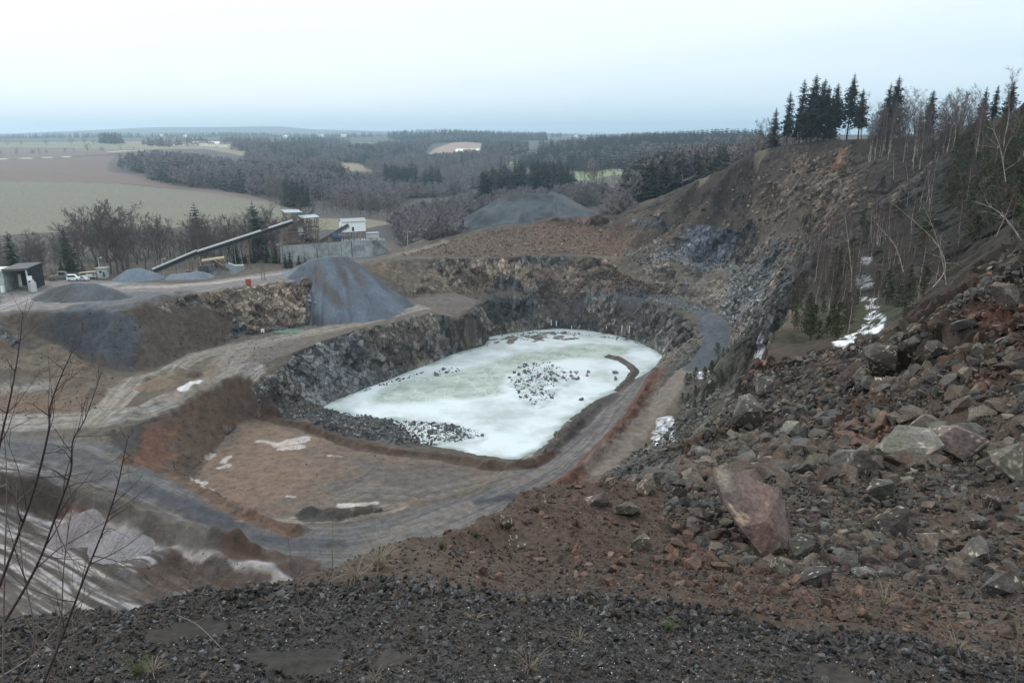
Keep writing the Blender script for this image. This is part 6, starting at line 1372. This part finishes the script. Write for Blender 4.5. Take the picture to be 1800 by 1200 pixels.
def boulder(px, top, bot, wpx, Y, seed, label, c, c2=None, depth=.8, npl=10, rot=(0, 0, 0), vein=.0, sub=4, rough=.02):
    """boulder filling the given picture box when it lies Y metres off"""
    hh = hit(px, bot-.2*(bot-top), GZ, 7); Y = hh[1] if abs(hh[1]-Y) < .6*Y else Y
    q_ = lambda k: None if k is None else (k*.4+np.array([1, .97, .94])*k.mean()*.6)*.85
    c, c2 = q_(c), q_(c2); a = Dp(px, top, Y); b = Dp(px, bot, Y); h = a[2]-b[2]; wd = wpx/F*math.hypot(Y, a[2]); me = rock_mesh(seed, sub, (wd*1.12, wd*depth, h*1.12), npl, c, c2, rough, 'boulder', vein)
    o = link(me, 'boulder', None, ((a[0]+b[0])/2, Y+wd*depth*.3, (a[2]+b[2])/2), label=label, category='boulder'); o.rotation_euler = rot; return o
PK = S(126,96,88); PK2 = S(96,84,80); GG = S(118,112,104); OL = S(112,106,88)
# the great slab
def slab():
    F_ = [(1256,822),(1292,826),(1374,862),(1380,898),(1392,962),(1346,986),(1300,925),(1272,880),(1260,850)]; dY = [10.9,11.1,11.3,11.0,10.5,10.1,10.2,10.5,10.8]
    bm = bmesh.new(); pts = [Dp(a, b, d*.93) for (a, b), d in zip(F_, dY)]
    c0 = Vector(Dp(1325, 900, 11.2))
    for i, p in enumerate(pts): bm.verts.new(p); q = Vector(p)*.90+Vector(Dp(1325, 895, 10.3))*.1+Vector((.12, .75, -.33)); bm.verts.new(q)
    for a, b, d in ((1322,880,10.55),(1345,915,10.25)): bm.verts.new(Dp(a, b, d*.93))
    bmesh.ops.convex_hull(bm, input=bm.verts); bmesh.ops.delete(bm, geom=[v for v in bm.verts if not v.link_faces], context='VERTS')
    bmesh.ops.triangulate(bm, faces=bm.faces[:]); bmesh.ops.subdivide_edges(bm, edges=bm.edges[:], cuts=11, use_grid_fill=True); bmesh.ops.triangulate(bm, faces=bm.faces[:]); bm.verts.index_update()
    V = np.array([tuple(v.co) for v in bm.verts]); T = np.array([[v.index for v in f.verts] for f in bm.faces]); bm.free(); o0 = V.mean(0)
    V = V-o0; n3 = fbm3(V[:, 0]+5, V[:, 1], V[:, 2], .5, 5, 3); st = np.round(fbm3(V[:, 0], V[:, 1]+3, V[:, 2], .8, 2, 9)*4)/4
    V += np.stack([n3*.012, n3*.02+st*.035, n3*.012], -1)
    w_ = np.clip(.5+1.6*fbm3(V[:, 0], V[:, 1], V[:, 2], .7, 4, 11), 0, 1)[:, None]; C_ = S(106,86,82)*w_+S(86,80,78)*(1-w_); k_ = np.clip(.5+2*fbm3(V[:, 0], V[:, 1], V[:, 2], .35, 4, 23)-.6, 0, 1)[:, None]; C_ = C_*(1-k_)+S(76,63,61)*k_
    vn = np.abs(fbm3(V[:, 0]+2, V[:, 1], V[:, 2]*.9, .6, 3, 31)); C_ = np.where((vn < .012)[:, None], S(140,122,106), C_)
    tip_ = np.clip((V[:, 2]-V[:, 2].max()+.28)/.12, 0, 1)*np.clip((-V[:, 0]-.25)/.1, 0, 1); C_ = C_*(1-.7*tip_[:, None])+S(132,124,112)*.7*tip_[:, None]
    me = npmesh('boulder', V, T, M_STN, C_, None, False); link(me, 'boulder', None, tuple(o0), label='largest boulder, a reddish-pink slanted slab with pale veins standing on the brown mound', category='boulder')
slab()
for a in ((1610,768,825,110,17.5,501,'broad pale grey boulder high on the rubble slope beside a rounded pink-grey one',GG,OL,.7,8),(1500,795,850,95,17,502,'low pinkish-grey boulder left of the broad pale one',PK2,GG,.7,9),(1692,755,822,90,19,503,'rounded pink-grey boulder between the broad pale one and the picture edge',PK,PK2,.8,10),
    (1795,785,860,80,15,504,'grey boulder cut by the right edge of the picture',GG,OL,.9,9),(1552,605,660,52,40,505,'tall grey boulder at the foot of the snow patches with a fallen stem beside it',S(112,106,98),S(84,72,66),.8,9),(1552,665,695,38,36,506,'dark red block lying below the tall grey boulder',S(108,74,64),S(84,64,58),.8,8),
    (1395,745,780,42,27,507,'pale green-grey block at the left end of the orange earth bank',S(120,120,104),S(92,92,80),.8,8),(1632,735,770,55,24,508,'tilted tan block above the broad pale boulder',S(126,104,84),S(96,82,70),.7,8),(1580,900,955,66,10.6,509,'dark maroon pointed block right of the great slab',S(82,68,66),S(66,56,54),.8,7),
    (1638,940,980,52,10.0,510,'orange-pink flat stone beside the maroon block',S(150,116,98),S(128,100,86),.6,7),(1552,845,895,56,12.6,511,'olive-grey angular block above the maroon one',S(92,92,82),S(76,74,68),.8,8),(1750,860,905,40,12.6,512,'dark red-grey block near the right edge among grey rubble',S(92,76,70),S(76,68,64),.8,8),
    (1722,955,1000,55,9.4,513,'grey-pink wedge low at the right edge of the rubble',S(104,92,86),S(88,78,74),.8,8),(1770,1015,1062,62,8.5,514,'largest grey-brown stone at the lower right',S(98,88,84),S(80,70,66),.8,8),(1420,945,990,52,9.8,515,'dark stone close to the right foot of the great slab',S(64,64,64),S(76,72,66),.8,9),
    (1435,1000,1040,58,8.9,516,'dark grey lump below the great slab',S(72,70,68),S(58,56,54),.8,9),(1372,985,1020,40,9.0,517,'olive-brown stone under the tip of the great slab',S(104,96,76),S(82,74,62),.8,8),(1525,1002,1020,45,8.9,518,'flat grey-green slab stone on the lower rubble',S(98,98,86),S(82,80,72),.6,7),
    (1478,805,840,60,16,519,'grey block with white crust against the orange earth bank',S(118,112,106),S(92,84,78),.8,8),(1720,905,935,42,11,520,'brown block among small stones right of the maroon one',S(96,84,74),S(76,68,62),.7,8),
    (958,865,898,27,11.2,521,'upright tan-grey slab stuck in the left of the brown mound',S(122,104,94),S(104,88,80),.4,6),(1047,866,895,48,11.0,522,'reddish-brown slanted slab in the middle of the brown mound',S(118,92,80),S(92,72,64),.5,6),(1140,838,878,38,12.4,523,'tan block on the crest of the brown mound',S(118,96,76),S(96,80,66),.8,7),
    (1105,888,915,54,10.7,524,'olive-brown flat block on the right of the brown mound',S(92,84,66),S(78,68,56),.7,8),(890,908,938,28,9.6,525,'tan pointed stone on the left flank of the mound',S(106,92,76),S(84,74,64),.8,7),(912,944,970,40,9.0,526,'rusty brown wedge below the mound',S(108,84,66),S(84,68,58),.7,7),
    (1130,944,972,36,9.1,527,'mossy yellow-green stone below the mound, right of a dark hole',S(108,106,84),S(84,82,68),.8,8),(1070,834,860,24,12.4,528,'tan upright stone on the crest left of the tan block',S(124,100,80),S(98,82,70),.7,7),(1195,850,890,26,13,529,'grey-violet slab right of the mound crest',S(98,88,86),S(78,72,70),.5,7),
    (1650,600,640,40,26,530,'dark slabby block on the upper rubble bank',S(88,80,76),S(70,66,62),.7,8),(1780,500,545,60,23,531,'pinkish slab high at the right edge above red earth',S(122,100,92),S(98,70,60),.5,7),(1700,560,585,60,27,532,'long grey slab lying in line with the slope near the right edge',S(104,102,98),S(84,80,76),.4,7),
    (1320,700,760,55,38,533,'tall tilted grey outcrop block at the edge of the ridge',S(98,92,86),S(72,68,64),.9,8),(1345,665,700,40,46,534,'smooth grey rounded block on the ridge edge near the snow',S(100,96,90),S(74,70,66),.9,9),(1240,790,822,36,24,535,'pale stone on the left edge of the rubble ridge',S(108,104,98),S(84,80,76),.8,8)):
    px, tp, bt, wp, Y, sd_, lb, c, c2, dp_, npl = a; boulder(px, tp, bt, wp, Y, sd_, lb, c, c2, dp_, npl, (rnd.gauss(0, .1), rnd.gauss(0, .15), rnd.gauss(0, .3)), .015)
# ---- stones in the pit
def field_stones(poly, n, s0, s1, pal, label, seed, cat='rubble', name='rubble', zfix=None, rmin=60, sink=.1, pw=2.0):
    P = plan(poly, rmin); A = np.array(P); g = np.random.default_rng(seed); xx = g.uniform(A[:, 0].min(), A[:, 0].max(), n*6); yy = g.uniform(A[:, 1].min(), A[:, 1].max(), n*6); k_ = inside(xx, yy, P); xx, yy = xx[k_][:n], yy[k_][:n]
    s_ = np.clip(s0*(1-g.random(len(xx)))**(-1/pw), s0, s1); return stones(name, xx, yy, s_, pal, label, cat, STN if s1 > 1.5 else PEB, M_FST, seed, sink, None if zfix is None else np.full(len(xx), zfix))
field_stones([(500,700),(560,715),(620,728),(700,740),(780,744),(815,752),(805,768),(757,784),(700,778),(620,762),(540,738),(505,722)], 3600, .35, 1.3, [S(104,104,106), S(78,80,82), S(128,126,124), S(62,64,66), S(92,88,86)], 'grey broken stone filling the near left corner of the frozen pond', 601)
field_stones([(780,748),(830,756),(850,770),(800,785),(780,775)], 150, .4, 1.2, BLP, 'loose grey stones frozen in beside the broken stone spit', 602, zfix=LAKE_Z)
field_stones([(1090,438),(1290,440),(1290,468),(1180,456),(1100,452)], 1500, .4, 1.6, BLP, 'pale broken stone on the small upper bench', 603)
field_stones([(1285,468),(1350,468),(1350,520),(1300,565),(1262,552),(1275,510)], 1600, .5, 1.8, BLP, 'grey broken stone chute in the corner of the pit', 604)
field_stones([(1020,510),(1180,515),(1250,545),(1200,548),(1100,522),(980,512)], 900, .3, 1.2, BLP, 'grey stones strewn along the far bench road', 605)
field_stones([(930,478),(1080,470),(1190,500),(1180,515),(1050,506),(900,506)], 2000, .4, 1.6, REDP+PAL, 'reddish stone scree at the foot of the middle wall', 606)
field_stones([(700,448),(860,405),(1000,392),(1085,390),(1200,398),(1180,440),(1000,446),(860,452)], 3400, .4, 1.5, [S(124,108,94), S(98,84,74), S(140,126,112), S(110,88,76)], 'brown stone blocks over the rubble slope under the plateau edge', 607)
field_stones([(60,560),(200,555),(330,540),(420,590),(300,632),(225,655),(150,625)], 700, .25, .8, [S(78,76,76), S(92,84,76), S(64,62,62)], 'stones rolled down the big dump slope at the left', 617)
field_stones([(0,600),(110,610),(200,665),(180,725),(60,735),(0,730)], 500, .2, .7, PAL, 'stones on the brown terraces at the left', 618)
field_stones([(240,1000),(330,970),(470,1010),(400,1045),(280,1060)], 500, .12, .4, PAL, 'stones on the lowest dark bank at the left', 619)
field_stones([(345,840),(400,880),(520,912),(690,893),(850,850),(700,804),(530,758),(430,740),(370,800)], 900, .12, .45, BLP+PAL, 'small stones strewn over the brown pan', 620)
field_stones([(420,585),(530,578),(470,620),(500,640),(440,655),(400,640)], 260, .25, .8, BLP, 'scattered stones at the brink of the middle bench', 608)
field_stones([(1090,380),(1200,350),(1330,300),(1500,260),(1560,350),(1450,410),(1300,402)], 2200, .5, 2.2, [S(108,96,84), S(84,74,66), S(124,110,96), S(96,78,68)], 'loose blocks scattered over the high upper face', 609)
field_stones([(480,660),(520,640),(500,700),(460,712),(440,690)], 500, .35, 1.4, BLP, 'broken rock at the corner spur left of the frozen pond', 610)
field_stones([(860,600),(930,584),(1100,590),(1150,612),(1120,606),(1000,583),(900,592)], 420, .35, 1.2, PAL+BLP, 'fallen stones along the foot of the far pit wall', 611, zfix=LAKE_Z)
field_stones([(570,712),(680,664),(855,603),(858,612),(700,672),(590,715)], 300, .3, 1.0, PAL, 'fallen stones along the foot of the left pit wall', 612)
field_stones([(1160,650),(1130,690),(1108,728),(1070,770),(1030,815),(1050,815),(1090,770),(1130,725),(1170,670)], 700, .2, .7, REDP, 'red stones along the bank between the two ramps', 613)
field_stones([(310,740),(400,680),(430,720),(370,800),(330,840),(300,820)], 350, .2, .7, PAL, 'stones rolled down the brown bank left of the pan', 614)
field_stones([(1060,838),(1110,800),(1165,765),(1205,715),(1250,665),(1290,640),(1240,735),(1190,790),(1150,850)], 1500, .3, 1.6, PAL+BLP, 'grey stone scree between the ramp and the near ridge', 615)
field_stones([(1290,560),(1380,480),(1440,420),(1440,440),(1380,560),(1340,600),(1280,660)], 1500, .4, 1.8, PAL, 'broken rock on the steep side wall below the snowy ledge', 616)
ICEC = [S(92,92,94), S(112,110,110), S(74,74,76)]
RI = [rock_mesh(700+i, 3, (1, .8, .6), 9, ICEC[i % 3], ICEC[(i+1) % 3]*.8, .03) for i in range(6)]
def ice_rocks(poly, n, s0, s1, label, group, seed):
    P = plan(poly, 100); A = np.array(P); g = random.Random(seed); k_ = 0
    while k_ < n:
        xx, yy = g.uniform(A[:, 0].min(), A[:, 0].max()), g.uniform(A[:, 1].min(), A[:, 1].max())
        if inside(np.array([xx]), np.array([yy]), P)[0]: place_rock(g.choice(RI), xx, yy, min(s0*(1-g.random())**(-.5), s1), label, group, z=LAKE_Z, sink=.15, name='stone'); k_ += 1
ice_rocks([(918,650),(970,645),(992,660),(998,680),(965,695),(900,695),(895,675)], 150, .6, 1.7, 'dark stone in the dense cluster on the ice right of the middle', 'stones of the dense cluster on the ice', 1)
ice_rocks([(998,662),(1035,662),(1030,678),(1000,680)], 14, .9, 1.9, 'dark stone right beside the dense cluster on the ice', 'stones right of the ice cluster', 2)
ice_rocks([(905,695),(960,696),(985,705),(940,725),(915,710)], 34, .6, 1.6, 'dark stone in the loose trail below the ice cluster', 'stones of the trail below the ice cluster', 3)
ice_rocks([(765,658),(815,655),(800,668),(762,668)], 20, .7, 2.0, 'dark stone in the short line on the ice left of the middle', 'stones of the short line on the ice', 4)
ice_rocks([(635,690),(720,668),(755,660),(755,664),(700,680),(640,695)], 46, .5, 1.2, 'small dark stone of the long string near the left pit wall', 'stones strung along the left of the ice', 5)
ice_rocks([(880,592),(935,596),(930,602),(885,598)], 16, .6, 1.5, 'dark stone on the ice near the far left corner', 'stones near the far left corner of the ice', 6)
for px, py, s_, lb in ((1081,656,3.0,'large dark flat stone on the ice just inside the curved bank'),(1082,667,2.6,'second dark stone inside the curved bank, nearer to us'),(1022,703,2.4,'single dark stone at the right shore of the ice'),(768,660,2.6,'biggest block in the short line on the ice')):
    p = Zp(px, py, LAKE_Z); place_rock(RI[0], p[0], p[1], s_, lb, None, z=LAKE_Z, sink=.1, name='boulder')
field_stones([(918,650),(970,645),(992,660),(1030,668),(998,680),(965,695),(985,705),(940,722),(912,705),(895,675)], 420, .22, .7, BLP, 'small stones and grit frozen in around the dense stone cluster on the ice', 630, zfix=LAKE_Z)
# ---- fallen stems
for P_, r_, lb in (([(1498,685,31),(1530,660,32),(1562,630,34),(1600,618,36)], .045, 'pale fallen birch stem lying below the tall grey boulder'),([(1672,545,33),(1690,530,33),(1708,515,34)], .05, 'short grey dead trunk sticking out of the rubble bank'),
    ([(1525,640,36),(1570,622,37),(1640,608,34),(1668,604,32)], .035, 'long thin dead stem lying across the stones right of the tall boulder'),([(1590,672,30),(1650,640,30)], .03, 'thin broken pole on the rubble under the long dead stem')):
    stem('fallen_stem', [tuple(np.array(Dp(*p))) for p in P_], r_, M_BIR, lb, 'dead stem', seed=len(lb))
print('stones', round(time.time()-T0, 1))
# ------------------------------------------------------------ foreground twigs and grass
M_FTW = mat('dark_shrub_bark', S(70,60,62), .8, var=.35, vs=20); M_FT2 = mat('pale_shrub_bark', S(118,108,104), .85, var=.3, vs=20); M_STR = mat('straw', S(116,106,92), .9, var=.3, vs=10); M_GRS = mat('green_grass', S(70,76,48), .9, var=.3, vs=10)
for k_, (P_, r_, m_, tw, tl, lb) in enumerate((
    ([(-10,1120,3.9),(40,1040,3.8),(73,975,3.7),(100,900,3.6),(124,830,3.5),(128,775,3.45),(150,735,3.4),(178,655,3.35)], .009, M_FTW, 11, .35, 'dark shrub stem curving up through the left foreground to a forked top'),
    ([(70,1215,3.9),(105,1130,3.85),(150,1010,3.7),(180,935,3.6),(205,860,3.5),(218,800,3.4),(226,765,3.35)], .008, M_FTW, 9, .3, 'slim dark shrub stem leaning right, rightmost of the left clump'),
    ([(-20,1080,3.6),(25,960,3.5),(60,860,3.4),(85,760,3.3),(88,715,3.3),(112,650,3.2),(136,602,3.2)], .008, M_FTW, 9, .32, 'dark shrub stem with its tip highest of the left clump'),
    ([(-15,880,3.2),(0,780,3.2),(20,690,3.1),(35,600,3.1),(40,545,3.1)], .006, M_FTW, 7, .25, 'dark twig at the very left edge of the picture'),
    ([(5,1200,3.7),(8,1000,3.6),(12,850,3.5),(4,720,3.4)], .006, M_FT2, 7, .3, 'pale upright stem at the left edge'),
    ([(0,1190,4.0),(60,1150,4.0),(110,1090,4.0),(170,1030,3.9),(250,960,3.8)], .006, M_FT2, 9, .3, 'pale stem slanting low to the right in the left clump'),
    ([(80,1210,4.1),(105,1110,4.0),(112,1000,3.9),(125,900,3.8),(140,870,3.8)], .006, M_FT2, 9, .3, 'pale upright stem in the middle of the left clump'),
    ([(30,1210,4.0),(60,1120,3.9),(40,1000,3.8),(30,900,3.7),(8,840,3.6)], .005, M_FT2, 8, .3, 'pale stem bending left in the left clump'),
    ([(110,1180,4.2),(130,1110,4.2),(148,1040,4.1),(150,990,4.1)], .005, M_FT2, 7, .25, 'short pale stem behind the left clump'),
    ([(537,1132,5.2),(527,1080,5.1),(523,1030,5.0),(512,985,4.9),(505,935,4.8)], .007, M_FT2, 5, .18, 'budding upright stem of the small forked shrub at lower left centre'),
    ([(540,1132,5.2),(556,1090,5.1),(570,1045,5.0),(580,1000,4.9)], .006, M_FT2, 4, .2, 'right fork of the small forked shrub at lower left centre'),
    ([(535,1135,5.2),(510,1112,5.2),(480,1108,5.2),(445,1095,5.2)], .005, M_FT2, 3, .2, 'low side branch reaching left from the small forked shrub'),
    ([(585,1010,6.3),(584,970,6.2),(585,930,6.2),(584,890,6.1)], .005, M_STR, 0, .1, 'thin dry stalk at the brink right of the budding stem'),
    ([(1785,1220,4.5),(1790,1130,4.4),(1792,1060,4.4),(1798,980,4.3)], .007, M_STR, 3, .12, 'tall straw stalk at the lower right edge'),
    ([(310,1080,4.9),(350,1100,4.9),(400,1150,4.7),(430,1180,4.6)], .004, M_FT2, 3, .2, 'thin twig lying on the pebbles left of the small forked shrub'),
    ([(1385,1190,4.9),(1378,1140,4.8),(1400,1090,4.8)], .004, M_FT2, 5, .2, 'small dead weed on the pebbles at lower right'))):
    stem('shrub_stem', [Dp(*p) for p in P_], r_*1.05, m_, lb, 'shrub', twigs=int(tw*1.7), tl=tl*1.5, seed=900+k_, k=6, fine=.55)
def tuft(px, py, n, h, label, m, spread=.5, name='grass_tuft', rmin=3.5):
    x, y, z = hit(px, py, None, rmin); z = float(gz(x, y, GZ)[0]); g = np.random.default_rng(int(px*7+py)); V = []; Fc = []
    for i in range(n):
        an = g.random()*6.28; L = h*(.5+.7*g.random()); o0 = np.array([math.cos(an), math.sin(an), 0])*g.random()*h*.22; d = np.array([math.cos(an), math.sin(an), 0])*spread*(.4+g.random()); p = [o0-[0, 0, .01]]
        for s in range(1, 5): t = s/4; p.append(o0+d*L*t*t+np.array([0, 0, L*(t-.45*spread*t*t)]))
        w_ = .0022+.0016*h; sd_ = np.array([-math.sin(an), math.cos(an), 0])*w_; b = len(V)
        for s in range(5): V += [p[s]-sd_*(1-s/5), p[s]+sd_*(1-s/5)]
        for s in range(4): Fc.append((b+2*s, b+2*s+1, b+2*s+3, b+2*s+2))
    link(mk(name, V, Fc, m), name, None, (x, y, z), label=label, category='grass')
for a in ((665,1000,110,.45,'big sprawling tuft of bleached grass on the brink left of the mound',M_STR,.9),(625,1020,50,.35,'smaller bleached grass tuft left of the sprawling one',M_STR,.9),(776,965,60,.18,'small green grass tuft on the brink',M_GRS,.5),(838,945,60,.16,'green tuft on the left flank of the mound',M_GRS,.5),
    (1175,1110,90,.14,'green tuft on the pebbles right of the middle',M_GRS,.6),(245,1190,90,.16,'green tuft at the bottom left',M_GRS,.6),(270,1185,40,.12,'bleached tuft just right of the green one at bottom left',M_STR,1.0),(1030,935,20,.16,'pale grass wisp in the middle of the mound face',M_STR,.7),
    (1553,1065,40,.3,'pale dry weed on the lower rubble at right',M_STR,.8),(1680,1150,45,.25,'pale dry weed at the edge of the pebbles at right',M_STR,.8),(1525,1090,40,.18,'mossy green tuft on the lower rubble',M_GRS,.6),(1018,1130,30,.15,'short dry tuft on the pebbles in the centre',M_STR,.9),
    (835,1090,30,.12,'tiny dry tuft on the pebbles left of centre',M_STR,.9),(660,1195,40,.08,'bleached low tuft at the bottom edge',M_STR,1.1),(1300,640,50,.9,'dry grass on the ridge near the snow strip',M_STR,.5),(930,1180,30,.2,'thin dry weed at the bottom centre',M_STR,.7)):
    tuft(*a)
print('done', round(time.time()-T0, 1))

# ------------------------------------------------------------ air
def haze():
    me = bpy.data.meshes.new('haze'); bm = bmesh.new(); bmesh.ops.create_cube(bm, size=1)
    for v in bm.verts: v.co = Vector((v.co.x*23600, v.co.y*23600, 160 if v.co.z > 0 else -96))
    bm.to_mesh(me); bm.free()
    m = bpy.data.materials.new('haze'); m.use_nodes = True; t = m.node_tree; t.nodes.clear()
    out = N(t, 'ShaderNodeOutputMaterial'); pv = N(t, 'ShaderNodeVolumePrincipled'); pv.inputs['Color'].default_value = (.62, .83, 1.0, 1); pv.inputs['Density'].default_value = HAZE_D; pv.inputs['Anisotropy'].default_value = 0.65
    t.links.new(pv.outputs[0], out.inputs['Volume']); me.materials.append(m)
    link(me, 'haze', kind='stuff')
HAZE_D = 0.00015
haze()
